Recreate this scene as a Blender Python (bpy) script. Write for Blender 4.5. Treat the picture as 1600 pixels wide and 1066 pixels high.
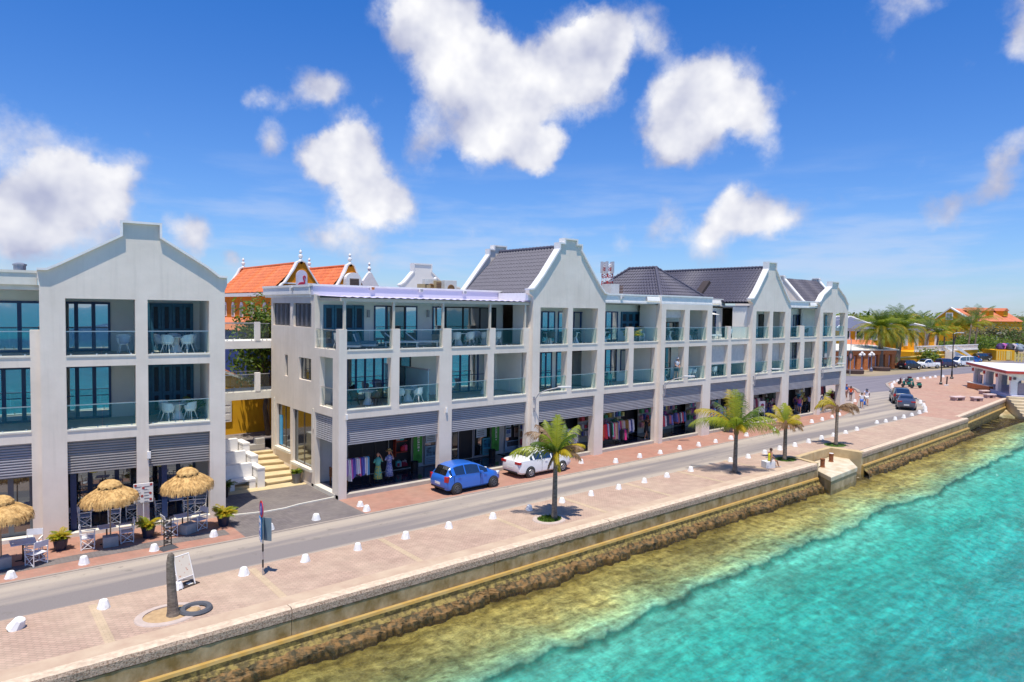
import bpy, math, random
from mathutils import Vector, Matrix, noise as mn
random.seed(7)
R=math.radians; pi=math.pi
S=bpy.context.scene; C=S.collection
for o in list(bpy.data.objects): bpy.data.objects.remove(o)

# ---------------- camera, sky, sun, exposure ----------------
# world axes: X along the street front, Y inland, Z up, metres
CAMP=Vector((-15.265,-31.872,9.788)); AZ=.8761; PT=.0460; RL=.0148; FP=1066.9
_fh=Vector((math.cos(AZ),math.sin(AZ),0)); _r=Vector((math.sin(AZ),-math.cos(AZ),0)); _u=Vector((0,0,1))
_f=_fh*math.cos(PT)-_u*math.sin(PT); _up=_fh*math.sin(PT)+_u*math.cos(PT)
_cx=_r*math.cos(RL)+_up*math.sin(RL); _cy=-_r*math.sin(RL)+_up*math.cos(RL)
cd=bpy.data.cameras.new('camera'); cam=bpy.data.objects.new('camera',cd); C.objects.link(cam)
m=Matrix((_cx,_cy,-_f)).transposed().to_4x4(); m.translation=CAMP; cam.matrix_world=m
cd.sensor_width=36; cd.lens=36*FP/1600; cd.clip_end=9000; cd.clip_start=.1
S.camera=cam
def ray(px,py): return _cx*((px-800)/FP)+_cy*((533-py)/FP)+_f
def G(px,py,z=0): d=ray(px,py); return CAMP+d*((z-CAMP.z)/d.z)          # point on a level surface
def FY(px,py,y): d=ray(px,py); return CAMP+d*((y-CAMP.y)/d.y)            # point on a wall parallel to the street
def FX(px,py,x): d=ray(px,py); return CAMP+d*((x-CAMP.x)/d.x)
def ZH(px,py,p): d=ray(px,py); return CAMP.z+d.z*math.hypot(p[0]-CAMP.x,p[1]-CAMP.y)/math.hypot(d.x,d.y)
S.view_settings.view_transform='Standard'; S.view_settings.look='None'; S.view_settings.gamma=1
S.view_settings.use_curve_mapping=False; S.view_settings.exposure=0.34
SUNV=Vector((.19,.20,-1)).normalized()
sl=bpy.data.lights.new('sun','SUN'); sl.energy=4.5; sl.angle=R(.5); sl.color=(1,.935,.83)
so=bpy.data.objects.new('sun',sl); so.rotation_euler=SUNV.to_track_quat('-Z','Y').to_euler(); C.objects.link(so)
W=bpy.data.worlds.new('World'); S.world=W; W.use_nodes=True; wt=W.node_tree; wn=wt.nodes; wl=wt.links
for n in list(wn): wn.remove(n)
def N(t,k,**kw):
    n=t.new(k)
    for a,v in kw.items(): setattr(n,a,v)
    return n
out=N(wn,'ShaderNodeOutputWorld'); bg=N(wn,'ShaderNodeBackground'); bg.inputs[1].default_value=.095
sky=N(wn,'ShaderNodeTexSky',sky_type='NISHITA',sun_disc=False); sky.altitude=0; sky.air_density=1.0; sky.dust_density=.25; sky.ozone_density=2.2
sky.sun_elevation=math.asin(-SUNV.z); sky.sun_rotation=math.atan2(-SUNV.x,-SUNV.y)
hs=N(wn,'ShaderNodeMix',data_type='RGBA',blend_type='MULTIPLY'); hs.inputs[0].default_value=1; wl.new(sky.outputs[0],hs.inputs[6]); tn=N(wn,'ShaderNodeMix',data_type='RGBA'); tn.inputs[6].default_value=(.66,.84,1.22,1); tn.inputs[7].default_value=(.23,.70,1.36,1); wl.new(tn.outputs[2],hs.inputs[7])
tc=N(wn,'ShaderNodeTexCoord'); sz=N(wn,'ShaderNodeSeparateXYZ'); wl.new(tc.outputs['Generated'],sz.inputs[0]); zr_=N(wn,'ShaderNodeMapRange'); wl.new(sz.outputs[2],zr_.inputs[0]); zr_.inputs[1].default_value=.0; zr_.inputs[2].default_value=.42; wl.new(zr_.outputs[0],tn.inputs[0])
def wm(op,a,b=None,c=None):
    n=N(wn,'ShaderNodeMath',operation=op)
    for i,x in enumerate((a,b,c)):
        if x is None: continue
        if isinstance(x,(int,float)): n.inputs[i].default_value=x
        else: wl.new(x,n.inputs[i])
    return n.outputs[0]
def wv(op,a,b):
    n=N(wn,'ShaderNodeVectorMath',operation=op)
    for i,x in enumerate((a,b)):
        if isinstance(x,(tuple,Vector)): n.inputs[i].default_value=x
        else: wl.new(x,n.inputs[i])
    return n.outputs[1] if op=='DISTANCE' else n.outputs[0]
def wnoise(vec,scale,detail,rough=.55,col=False):
    n=N(wn,'ShaderNodeTexNoise'); n.inputs['Scale'].default_value=scale; n.inputs['Detail'].default_value=detail; n.inputs['Roughness'].default_value=rough
    wl.new(vec,n.inputs['Vector']); return n.outputs['Color' if col else 'Fac']
# clouds: each one sits in its own direction of the sky; x, y, radius of the puffs and how thick they are
CL=[(700,75,75,1),(735,150,80,1),(790,120,70,1),(830,190,70,1),(905,120,62,1),(760,225,45,1),(665,225,45,.7),(850,238,38,1),(690,20,60,.8),(640,5,55,.6),(930,80,50,.8),(880,90,60,1),
(1000,30,62,.42),(960,60,45,.42),(1025,60,42,.38),(1085,150,70,1),(1130,135,60,1),(1035,205,60,1),(1175,180,48,1),(1090,205,60,.9),(1030,235,40,.6),
(545,225,42,1),(540,270,58,1),(585,300,50,.9),(560,355,55,.6),(625,330,42,.8),(510,360,40,.5),(505,245,35,.8),
(480,142,42,.8),(412,152,22,.5),(425,222,30,.6),(520,140,34,.5),
(115,300,60,1),(180,312,42,1),(60,345,75,.8),(130,250,65,.5),(20,250,80,.42),(150,365,75,.6),(20,330,70,.6),(305,370,40,.9),(365,412,22,.8),(10,380,90,.6),(205,270,35,.5),
(1050,345,38,.6),(1150,330,46,.8),(1195,345,44,.7),(1110,370,50,.6),(1240,345,46,.5),(1300,302,30,.4),(1130,300,30,.6),
(1565,285,45,.8),(1595,235,50,.7),(1475,325,34,.6),(1520,320,34,.5),(1598,55,42,.7),(1420,-10,60,.5),(1600,0,50,.6),
(980,375,30,.35),(875,365,35,.3),(1245,145,28,.3),(1395,90,40,.25),(1200,238,50,.3),(740,378,30,.2)]
def field(vec):
    nz=wnoise(vec,7.5,6,.6,True); wob=wv('SCALE',wv('SUBTRACT',nz,(.5,.5,.5)),(0,0,0))
    wob.node.inputs['Scale'].default_value=.085
    p=wv('ADD',vec,wob); acc=None
    for (x,y,r,s) in CL:
        c=ray(x,y).normalized(); rr=(ray(x+r,y).normalized()-c).length*1.30
        d=wv('DISTANCE',p,tuple(c))
        mr=N(wn,'ShaderNodeMapRange'); mr.clamp=True; wl.new(d,mr.inputs[0]); mr.inputs[1].default_value=rr; mr.inputs[2].default_value=0; mr.inputs[3].default_value=0; mr.inputs[4].default_value=s*1.5
        acc=mr.outputs[0] if acc is None else wm('ADD',acc,mr.outputs[0])
    return wm('MINIMUM',acc,1.5)
vec=tc.outputs['Generated']
f1=field(vec)
big=wnoise(vec,13,10,.62)
d1=wm('ADD',f1,wm('MULTIPLY',wm('SUBTRACT',big,.5),1.75))
def shadef(off):
    q=wv('ADD',vec,off); return wnoise(q,9,4,.5)
sh=wm('SUBTRACT',shadef((0,0,0)),shadef((-.015,-.005,.035)))
mk=N(wn,'ShaderNodeMapRange'); mk.interpolation_type='SMOOTHSTEP'; wl.new(d1,mk.inputs[0]); mk.inputs[1].default_value=.20; mk.inputs[2].default_value=1.12
low=N(wn,'ShaderNodeMapRange'); low.interpolation_type='SMOOTHSTEP'; wl.new(wm('ADD',f1,wm('MULTIPLY',wm('SUBTRACT',big,.5),.6)),low.inputs[0]); low.inputs[1].default_value=.3; low.inputs[2].default_value=1.5; low.inputs[3].default_value=.55; low.inputs[4].default_value=1.0
tone=N(wn,'ShaderNodeMapRange'); wl.new(wm('ADD',wm('MULTIPLY',sh,3.0),low.outputs[0]),tone.inputs[0]); tone.inputs[1].default_value=.3; tone.inputs[2].default_value=1.3
cm=N(wn,'ShaderNodeMix',data_type='RGBA'); wl.new(tone.outputs[0],cm.inputs[0]); cm.inputs[6].default_value=(3.9,4.2,5.7,1); cm.inputs[7].default_value=(8.3,8.3,8.5,1)
# thin high veil low over the right horizon
sep=N(wn,'ShaderNodeSeparateXYZ'); wl.new(vec,sep.inputs[0])
st=N(wn,'ShaderNodeMapping'); st.inputs['Scale'].default_value=(2,2,12); wl.new(vec,st.inputs[0])
veil=wnoise(st.outputs[0],3.0,5)
vm=N(wn,'ShaderNodeMapRange'); vm.interpolation_type='SMOOTHSTEP'; wl.new(veil,vm.inputs[0]); vm.inputs[1].default_value=.42; vm.inputs[2].default_value=.72; vm.inputs[4].default_value=.7
vz=N(wn,'ShaderNodeMapRange'); wl.new(sep.outputs[2],vz.inputs[0]); vz.inputs[1].default_value=.22; vz.inputs[2].default_value=.03
mix1=N(wn,'ShaderNodeMix',data_type='RGBA'); wl.new(wm('MULTIPLY',vm.outputs[0],vz.outputs[0]),mix1.inputs[0]); wl.new(hs.outputs[2],mix1.inputs[6]); mix1.inputs[7].default_value=(5.0,5.8,7.6,1)
mix2=N(wn,'ShaderNodeMix',data_type='RGBA'); wl.new(mk.outputs[0],mix2.inputs[0]); wl.new(mix1.outputs[2],mix2.inputs[6]); wl.new(cm.outputs[2],mix2.inputs[7])
wl.new(mix2.outputs[2],bg.inputs[0]); wl.new(bg.outputs[0],out.inputs[0])

# ---------------- materials ----------------
MC={}
def M(name,col,rough=.6,metal=0,col2=None,scale=4,bump=0,bs=30,stretch=None,spec=.5,thr=(.35,.65),streak=None):
    if name in MC: return MC[name]
    ma=bpy.data.materials.new(name); ma.use_nodes=True; t=ma.node_tree; n=t.nodes; l=t.links
    b=n['Principled BSDF']; b.inputs['Roughness'].default_value=rough; b.inputs['Metallic'].default_value=metal
    b.inputs['Specular IOR Level'].default_value=spec; b.inputs['Base Color'].default_value=(*col,1)
    tcn=n.new('ShaderNodeTexCoord'); mp=n.new('ShaderNodeMapping'); l.new(tcn.outputs['Object'],mp.inputs[0])
    if stretch: mp.inputs['Scale'].default_value=stretch
    if col2 is None: col2=tuple(c*.86 for c in col)
    nz=n.new('ShaderNodeTexNoise'); nz.inputs['Scale'].default_value=scale; nz.inputs['Detail'].default_value=5; nz.inputs['Roughness'].default_value=.6; l.new(mp.outputs[0],nz.inputs['Vector'])
    mr=n.new('ShaderNodeMapRange'); l.new(nz.outputs['Fac'],mr.inputs[0]); mr.inputs[1].default_value=thr[0]; mr.inputs[2].default_value=thr[1]
    mx=n.new('ShaderNodeMix'); mx.data_type='RGBA'; l.new(mr.outputs[0],mx.inputs[0]); mx.inputs[6].default_value=(*col,1); mx.inputs[7].default_value=(*col2,1)
    l.new(mx.outputs[2],b.inputs['Base Color'])
    if streak:
        sm=n.new('ShaderNodeMapping'); sm.inputs['Scale'].default_value=(3.2,3.2,.22); l.new(tcn.outputs['Object'],sm.inputs[0]); s1=n.new('ShaderNodeTexNoise'); s1.inputs['Scale'].default_value=1.5; s1.inputs['Detail'].default_value=6; l.new(sm.outputs[0],s1.inputs['Vector'])
        s2=n.new('ShaderNodeMapRange'); l.new(s1.outputs['Fac'],s2.inputs[0]); s2.inputs[1].default_value=.52; s2.inputs[2].default_value=.74; s2.inputs[4].default_value=.3
        s3=n.new('ShaderNodeMix'); s3.data_type='RGBA'; l.new(s2.outputs[0],s3.inputs[0]); l.new(mx.outputs[2],s3.inputs[6]); s3.inputs[7].default_value=(*streak,1); l.new(s3.outputs[2],b.inputs['Base Color'])
    if bump:
        n2=n.new('ShaderNodeTexNoise'); n2.inputs['Scale'].default_value=bs; n2.inputs['Detail'].default_value=4; l.new(mp.outputs[0],n2.inputs['Vector'])
        bp=n.new('ShaderNodeBump'); bp.inputs['Strength'].default_value=bump; bp.inputs['Distance'].default_value=.02; l.new(n2.outputs['Fac'],bp.inputs['Height']); l.new(bp.outputs[0],b.inputs['Normal'])
    MC[name]=ma; return ma
def leafmat(name,a,b_,c,scale=1.2):
    ma=M(name,a,.5,col2=b_,scale=scale,thr=(.4,.6)); t=ma.node_tree; n=t.nodes; l=t.links
    if n.get('tr'): return ma
    bs=n['Principled BSDF']; o=n['Material Output']; tr=n.new('ShaderNodeBsdfTranslucent'); tr.name='tr'; tr.inputs[0].default_value=(*c,1)
    ms=n.new('ShaderNodeMixShader'); ms.inputs[0].default_value=.45; l.new(bs.outputs[0],ms.inputs[1]); l.new(tr.outputs[0],ms.inputs[2]); l.new(ms.outputs[0],o.inputs[0])
    return ma
def brick(name,c1,c2,mortar,bw,bh,dirt,rot=0,rough=.85,msize=.012,big=.35):
    ma=bpy.data.materials.new(name); ma.use_nodes=True; t=ma.node_tree; n=t.nodes; l=t.links; b=n['Principled BSDF']; b.inputs['Roughness'].default_value=rough; b.inputs['Specular IOR Level'].default_value=.2
    tcn=n.new('ShaderNodeTexCoord'); mp=n.new('ShaderNodeMapping'); mp.inputs['Rotation'].default_value=(0,0,rot); l.new(tcn.outputs['Object'],mp.inputs[0])
    br=n.new('ShaderNodeTexBrick'); l.new(mp.outputs[0],br.inputs['Vector']); br.inputs['Scale'].default_value=1; br.inputs['Brick Width'].default_value=bw; br.inputs['Row Height'].default_value=bh; br.inputs['Mortar Size'].default_value=msize; br.inputs['Mortar Smooth'].default_value=.3
    br.inputs['Color1'].default_value=(*c1,1); br.inputs['Color2'].default_value=(*c2,1); br.inputs['Mortar'].default_value=(*mortar,1)
    nz=n.new('ShaderNodeTexNoise'); nz.inputs['Scale'].default_value=big; nz.inputs['Detail'].default_value=9; nz.inputs['Roughness'].default_value=.65; l.new(tcn.outputs['Object'],nz.inputs['Vector'])
    mr=n.new('ShaderNodeMapRange'); l.new(nz.outputs['Fac'],mr.inputs[0]); mr.inputs[1].default_value=.4; mr.inputs[2].default_value=.68
    mx=n.new('ShaderNodeMix'); mx.data_type='RGBA'; l.new(mr.outputs[0],mx.inputs[0]); l.new(br.outputs[0],mx.inputs[6]); mx.inputs[7].default_value=(*dirt,1); 
    mf=n.new('ShaderNodeMath'); mf.operation='MULTIPLY'; l.new(mr.outputs[0],mf.inputs[0]); mf.inputs[1].default_value=.6; l.new(mf.outputs[0],mx.inputs[0])
    n3=n.new('ShaderNodeTexNoise'); n3.inputs['Scale'].default_value=1.7; n3.inputs['Detail'].default_value=8; l.new(tcn.outputs['Object'],n3.inputs['Vector'])
    hv=n.new('ShaderNodeHueSaturation'); m3=n.new('ShaderNodeMapRange'); l.new(n3.outputs['Fac'],m3.inputs[0]); m3.inputs[1].default_value=.3; m3.inputs[2].default_value=.7; m3.inputs[3].default_value=.9; m3.inputs[4].default_value=1.1; l.new(m3.outputs[0],hv.inputs['Value']); l.new(mx.outputs[2],hv.inputs['Color'])
    l.new(hv.outputs[0],b.inputs['Base Color'])
    bp=n.new('ShaderNodeBump'); bp.inputs['Strength'].default_value=.5; bp.inputs['Distance'].default_value=.01; l.new(br.outputs['Fac'],bp.inputs['Height']); bp.invert=True; l.new(bp.outputs[0],b.inputs['Normal'])
    MC[name]=ma; return ma
def pane(name,tint,refl=.62,base=(.012,.02,.03)):
    ma=bpy.data.materials.new(name); ma.use_nodes=True; t=ma.node_tree; n=t.nodes; l=t.links
    b=n['Principled BSDF']; b.inputs['Base Color'].default_value=(*base,1); b.inputs['Roughness'].default_value=.1
    g=n.new('ShaderNodeBsdfGlossy'); g.inputs['Color'].default_value=(*tint,1); g.inputs['Roughness'].default_value=.015
    tcn=n.new('ShaderNodeTexCoord'); nz=n.new('ShaderNodeTexNoise'); nz.inputs['Scale'].default_value=.9; nz.inputs['Detail'].default_value=1; l.new(tcn.outputs['Object'],nz.inputs['Vector'])
    bp=n.new('ShaderNodeBump'); bp.inputs['Strength'].default_value=.12; bp.inputs['Distance'].default_value=.03; l.new(nz.outputs['Fac'],bp.inputs['Height']); l.new(bp.outputs[0],g.inputs['Normal'])
    ms=n.new('ShaderNodeMixShader'); ms.inputs[0].default_value=refl; l.new(b.outputs[0],ms.inputs[1]); l.new(g.outputs[0],ms.inputs[2]); l.new(ms.outputs[0],n['Material Output'].inputs[0])
    MC[name]=ma; return ma
def clear(name,tint,refl=.12):
    ma=bpy.data.materials.new(name); ma.use_nodes=True; t=ma.node_tree; n=t.nodes; l=t.links
    tr=n.new('ShaderNodeBsdfTransparent'); tr.inputs[0].default_value=(*tint,1); g=n.new('ShaderNodeBsdfGlossy'); g.inputs['Roughness'].default_value=.01; g.inputs['Color'].default_value=(.80,.92,.92,1)
    fr=n.new('ShaderNodeFresnel'); fr.inputs[0].default_value=1.5; ad=n.new('ShaderNodeMath'); ad.operation='ADD'; l.new(fr.outputs[0],ad.inputs[0]); ad.inputs[1].default_value=refl; ad.use_clamp=True
    ge=n.new('ShaderNodeNewGeometry'); iv=n.new('ShaderNodeMath'); iv.operation='SUBTRACT'; iv.inputs[0].default_value=1; l.new(ge.outputs['Backfacing'],iv.inputs[1]); am=n.new('ShaderNodeMath'); am.operation='MULTIPLY'; l.new(ad.outputs[0],am.inputs[0]); l.new(iv.outputs[0],am.inputs[1]); ad=am
    ms=n.new('ShaderNodeMixShader'); l.new(ad.outputs[0],ms.inputs[0]); l.new(tr.outputs[0],ms.inputs[1]); l.new(g.outputs[0],ms.inputs[2]); l.new(ms.outputs[0],n['Material Output'].inputs[0])
    MC[name]=ma; return ma
wall=M('white_plaster',(.81,.72,.615),.85,col2=(.72,.635,.535),scale=.5,bump=.35,bs=3,spec=.2,streak=(.56,.50,.42))
wallw=M('warm_plaster',(.84,.80,.73),.85,col2=(.78,.73,.66),scale=.6,bump=.2,bs=4,spec=.2)
cream=M('cream_trim',(.74,.70,.60),.7,scale=2)
whitep=M('white_paint',(.84,.81,.765),.5,col2=(.76,.73,.69),scale=3)
louv=M('grey_shutter_paint',(.36,.35,.37),.5,col2=(.31,.30,.32),scale=1.5)
louv2=M('warm_grey_shutter_paint',(.33,.305,.29),.5,scale=1.5)
navy=M('navy_frame',(.018,.045,.14),.4)
teal=M('teal_shutter',(.035,.16,.24),.5,col2=(.02,.11,.19),scale=6)
tealD=M('dark_slats',(.012,.03,.05),.5)
steel=M('steel_rail',(.62,.62,.62),.3,metal=.8)
dark=M('dark_interior',(.012,.012,.018),.6)
blackp=M('black_paint',(.015,.015,.017),.4)
floorT=M('balcony_floor',(.50,.44,.38),.6,col2=(.42,.37,.32),scale=2)
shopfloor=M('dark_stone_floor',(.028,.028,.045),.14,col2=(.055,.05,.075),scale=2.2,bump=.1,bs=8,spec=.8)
gl=pane('window_glass',(.80,.92,.98)); gld=pane('shop_glass',(.7,.8,.85),.28,(.02,.022,.025)); carglass=pane('car_glass',(.8,.85,.9),.22,(.012,.014,.016))
rg=clear('railing_glass',(.87,.965,.965),.05); rgt=clear('clear_railing_glass',(.93,.96,.94),.03); frost=M('frosted_glass',(.30,.46,.50),.3,scale=1)
tileM=M('grey_roof_tile',(.105,.10,.135),.6,col2=(.07,.067,.092),scale=9,bump=.2,bs=20,spec=.35)
otile=M('orange_roof_tile',(.70,.17,.03),.6,col2=(.52,.10,.02),scale=5,bump=.2,bs=10)
otile2=M('faded_orange_tile',(.62,.20,.09),.7,col2=(.48,.14,.06),scale=.6)
orangeW=M('orange_wall',(.66,.24,.012),.8,col2=(.58,.19,.01),scale=1,spec=.2)
yellowW=M('yellow_wall',(.78,.42,.02),.8,col2=(.70,.35,.02),scale=1,spec=.2)
wood=M('wood',(.24,.10,.035),.6,col2=(.15,.06,.02),scale=6,stretch=(1,1,8))
timber=M('pale_timber',(.42,.30,.18),.6,col2=(.30,.2,.11),scale=6)
stairM=M('sand_concrete',(.62,.50,.29),.85,col2=(.50,.39,.22),scale=1.5,bump=.2,bs=20)
concr=M('concrete',(.42,.40,.37),.85,col2=(.30,.29,.27),scale=2,bump=.3,bs=20)
potb=M('blue_black_pot',(.02,.03,.06),.3); potg=M('grey_pot',(.16,.16,.16),.7)
stoneW=M('white_stone_paint',(.80,.79,.76),.75,col2=(.66,.63,.58),scale=5,bump=.5,bs=9,thr=(.5,.75))
grass=M('grass',(.10,.17,.02),.9,col2=(.05,.11,.012),scale=14)
trunkM=M('palm_trunk',(.25,.20,.155),.9,col2=(.11,.085,.065),scale=5,bump=.8,bs=14,stretch=(1,1,3))
bark=M('bark',(.12,.085,.06),.9,scale=5,bump=.5)
lf=leafmat('palm_leaf',(.38,.40,.02),(.20,.26,.015),(.25,.35,.03))
lfy=leafmat('palm_leaf_yellow',(.60,.42,.02),(.40,.34,.02),(.45,.38,.04))
lfd=leafmat('palm_leaf_dead',(.38,.24,.12),(.22,.13,.07),(.35,.22,.1))
lfk=leafmat('palm_leaf_dark',(.12,.19,.02),(.055,.11,.012),(.12,.2,.02))
tl1=leafmat('tree_leaf',(.10,.17,.018),(.045,.10,.012),(.16,.24,.02)); tl2=leafmat('tree_leaf_light',(.22,.28,.03),(.12,.19,.02),(.3,.36,.04))
tl3=leafmat('tree_leaf_dry',(.24,.22,.10),(.14,.13,.07),(.25,.22,.1))
straw=M('straw_thatch',(.66,.42,.16),.9,col2=(.42,.24,.08),scale=7,bump=1,bs=40,stretch=(1,1,.5),thr=(.42,.6))
skins=[M('skin_light',(.55,.30,.20),.5),M('skin_tan',(.42,.20,.11),.5),M('skin_brown',(.20,.09,.05),.5),M('skin_dark',(.09,.045,.03),.5)]
def colr(c,rough=.7,k='fabric'):
    return M('%s_%d_%d_%d'%(k,c[0]*100,c[1]*100,c[2]*100),c,rough,scale=5)

# ---------------- mesh helpers ----------------
class MB:
    def __init__(s): s.v=[]; s.f=[]; s.m=[]; s.uv=None
    def add(s,vs,fs,mi=0):
        b=len(s.v); s.v+= [tuple(v) for v in vs]; s.f+=[tuple(b+i for i in f) for f in fs]; s.m+=[mi]*len(fs); return s
    def box(s,x0,x1,y0,y1,z0,z1,mi=0):
        return s.add([(x0,y0,z0),(x1,y0,z0),(x1,y1,z0),(x0,y1,z0),(x0,y0,z1),(x1,y0,z1),(x1,y1,z1),(x0,y1,z1)],[(0,3,2,1),(4,5,6,7),(0,1,5,4),(1,2,6,5),(2,3,7,6),(3,0,4,7)],mi)
    def cb(s,c,d,rz=0,mi=0,tilt=0,roll=0):
        mt=Matrix.Translation(c)@Matrix.Rotation(rz,4,'Z')@Matrix.Rotation(tilt,4,'Y')@Matrix.Rotation(roll,4,'X'); x,y,z=[q/2 for q in d]
        vs=[mt@Vector(p) for p in [(-x,-y,-z),(x,-y,-z),(x,y,-z),(-x,y,-z),(-x,-y,z),(x,-y,z),(x,y,z),(-x,y,z)]]
        return s.add(vs,[(0,3,2,1),(4,5,6,7),(0,1,5,4),(1,2,6,5),(2,3,7,6),(3,0,4,7)],mi)
    def prism(s,poly,z0,z1,mi=0):
        n=len(poly); vs=[(x,y,z0) for x,y in poly]+[(x,y,z1) for x,y in poly]
        return s.add(vs,[tuple(range(n))[::-1],tuple(range(n,2*n))]+[(i,(i+1)%n,n+(i+1)%n,n+i) for i in range(n)],mi)
    def wallp(s,poly,y0,y1,mi=0):   # polygon in x,z pushed along y
        n=len(poly); vs=[(x,y0,z) for x,z in poly]+[(x,y1,z) for x,z in poly]
        return s.add(vs,[tuple(range(n)),tuple(range(n,2*n))[::-1]]+[((i+1)%n,i,n+i,n+(i+1)%n) for i in range(n)],mi)
    def wallx(s,poly,x0,x1,mi=0):   # polygon in y,z pushed along x
        n=len(poly); vs=[(x0,y,z) for y,z in poly]+[(x1,y,z) for y,z in poly]
        return s.add(vs,[tuple(range(n))[::-1],tuple(range(n,2*n))]+[(i,(i+1)%n,n+(i+1)%n,n+i) for i in range(n)],mi)
    def tube(s,pts,rr,seg=8,mi=0,cap=True):
        pts=[Vector(p) for p in pts]
        if not isinstance(rr,(list,tuple)): rr=[rr]*len(pts)
        vs=[];n=len(pts); a=None
        for i,p in enumerate(pts):
            t=(pts[min(i+1,n-1)]-pts[max(i-1,0)]); t=t.normalized() if t.length>1e-6 else Vector((0,0,1))
            if a is None: a=t.orthogonal().normalized()
            else:
                a=a-t*a.dot(t); a=a.normalized() if a.length>1e-6 else t.orthogonal().normalized()
            b=t.cross(a)
            vs+=[p+(a*math.cos(2*pi*k/seg)+b*math.sin(2*pi*k/seg))*rr[i] for k in range(seg)]
        fs=[(i*seg+k,i*seg+(k+1)%seg,(i+1)*seg+(k+1)%seg,(i+1)*seg+k) for i in range(n-1) for k in range(seg)]
        if cap: fs+=[tuple(range(seg))[::-1],tuple((n-1)*seg+k for k in range(seg))]
        return s.add(vs,fs,mi)
    def lathe(s,prof,c=(0,0,0),seg=16,mi=0,axis='z'):
        vs=[]
        for r,z in prof:
            for k in range(seg):
                a=2*pi*k/seg; p=(r*math.cos(a),r*math.sin(a),z)
                if axis=='y': p=(p[0],p[2],p[1])
                if axis=='x': p=(p[2],p[0],p[1])
                vs.append((p[0]+c[0],p[1]+c[1],p[2]+c[2]))
        n=len(prof); fs=[(i*seg+k,i*seg+(k+1)%seg,(i+1)*seg+(k+1)%seg,(i+1)*seg+k) for i in range(n-1) for k in range(seg)]
        fs+=[tuple(range(seg))[::-1],tuple((n-1)*seg+k for k in range(seg))]
        return s.add(vs,fs,mi)
    def ball(s,c,r,seg=10,mi=0,jit=0):
        if not isinstance(r,(tuple,list)): r=(r,r,r)
        vs=[];n=max(4,seg//2+1)
        for i in range(n+1):
            t=pi*i/n
            for k in range(seg):
                a=2*pi*k/seg; q=Vector((math.sin(t)*math.cos(a),math.sin(t)*math.sin(a),math.cos(t))); j=1+jit*mn.noise(q*1.7+Vector(c)) if jit else 1
                vs.append((c[0]+q.x*r[0]*j,c[1]+q.y*r[1]*j,c[2]+q.z*r[2]*j))
        return s.add(vs,[(i*seg+k,(i+1)*seg+k,(i+1)*seg+(k+1)%seg,i*seg+(k+1)%seg) for i in range(n) for k in range(seg)],mi)
    def quad(s,a,b,c,d,mi=0): return s.add([a,b,c,d],[(0,1,2,3)],mi)
    def build(s,name,mats,parent=None,smooth=False,bev=0):
        me=bpy.data.meshes.new(name); me.from_pydata(s.v,[],s.f)
        if not isinstance(mats,(list,tuple)): mats=[mats]
        for q in mats: me.materials.append(q)
        if len(mats)>1: me.polygons.foreach_set('material_index',s.m)
        if smooth: me.polygons.foreach_set('use_smooth',[True]*len(s.f))
        me.update(); o=bpy.data.objects.new(name,me); C.objects.link(o)
        if parent is not None: o.parent=parent
        if bev:
            b=o.modifiers.new('bevel','BEVEL'); b.width=bev; b.segments=2; b.limit_method='ANGLE'
        return o
def tag(o,label=None,cat=None,group=None,kind=None):
    if label: o['label']=label
    if cat: o['category']=cat
    if group: o['group']=group
    if kind: o['kind']=kind
    return o
def thing(name,label,cat,loc=(0,0,0),rz=0,group=None):
    o=bpy.data.objects.new(name,None); o.empty_display_size=.2; o.location=loc; o.rotation_euler=(0,0,rz); C.objects.link(o); return tag(o,label,cat,group)
KIDS={}
def copytree(o,parent=None,loc=None,rz=None,label=None,group=None,sc=None):
    c=o.copy(); C.objects.link(c); c.parent=parent
    if loc is not None: c.location=loc
    if rz is not None: c.rotation_euler=(0,0,rz)
    if label: c['label']=label
    if group: c['group']=group
    if sc: c.scale=(sc,sc,sc)
    for ch in [q for q in SNAP if q.parent==o]: copytree(ch,c)
    return c
SNAP=[]
def _unused():
    SNAP[:]=[o for o in bpy.data.objects]
def dup(root,**kw):
    ks=[];st=[root]
    while st:
        q=st.pop(); ks.append(q); st+=list(q.children)
    SNAP[:]=ks
    return copytree(root,**kw)
def sheet(name,poly,z,mat,holes=None):
    b=MB(); n=len(poly); b.add([(p[0],p[1],z) for p in poly],[tuple(range(n))])
    o=b.build(name,mat); o['kind']='structure'
    # make sure it faces up
    if o.data.polygons[0].normal.z<0: o.data.flip_normals()
    return o
def lerp(a,b,t): return a+(b-a)*t
def text(parent,name,s,size,mat,loc,rot=(pi/2,0,0),ext=.004,align='CENTER'):
    cu=bpy.data.curves.new(name,'FONT'); cu.body=s; cu.size=size; cu.extrude=ext; cu.align_x=align; cu.align_y='CENTER'; cu.materials.append(mat)
    o=bpy.data.objects.new(name,cu); C.objects.link(o); o.parent=parent; o.location=loc; o.rotation_euler=rot; return o

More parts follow.
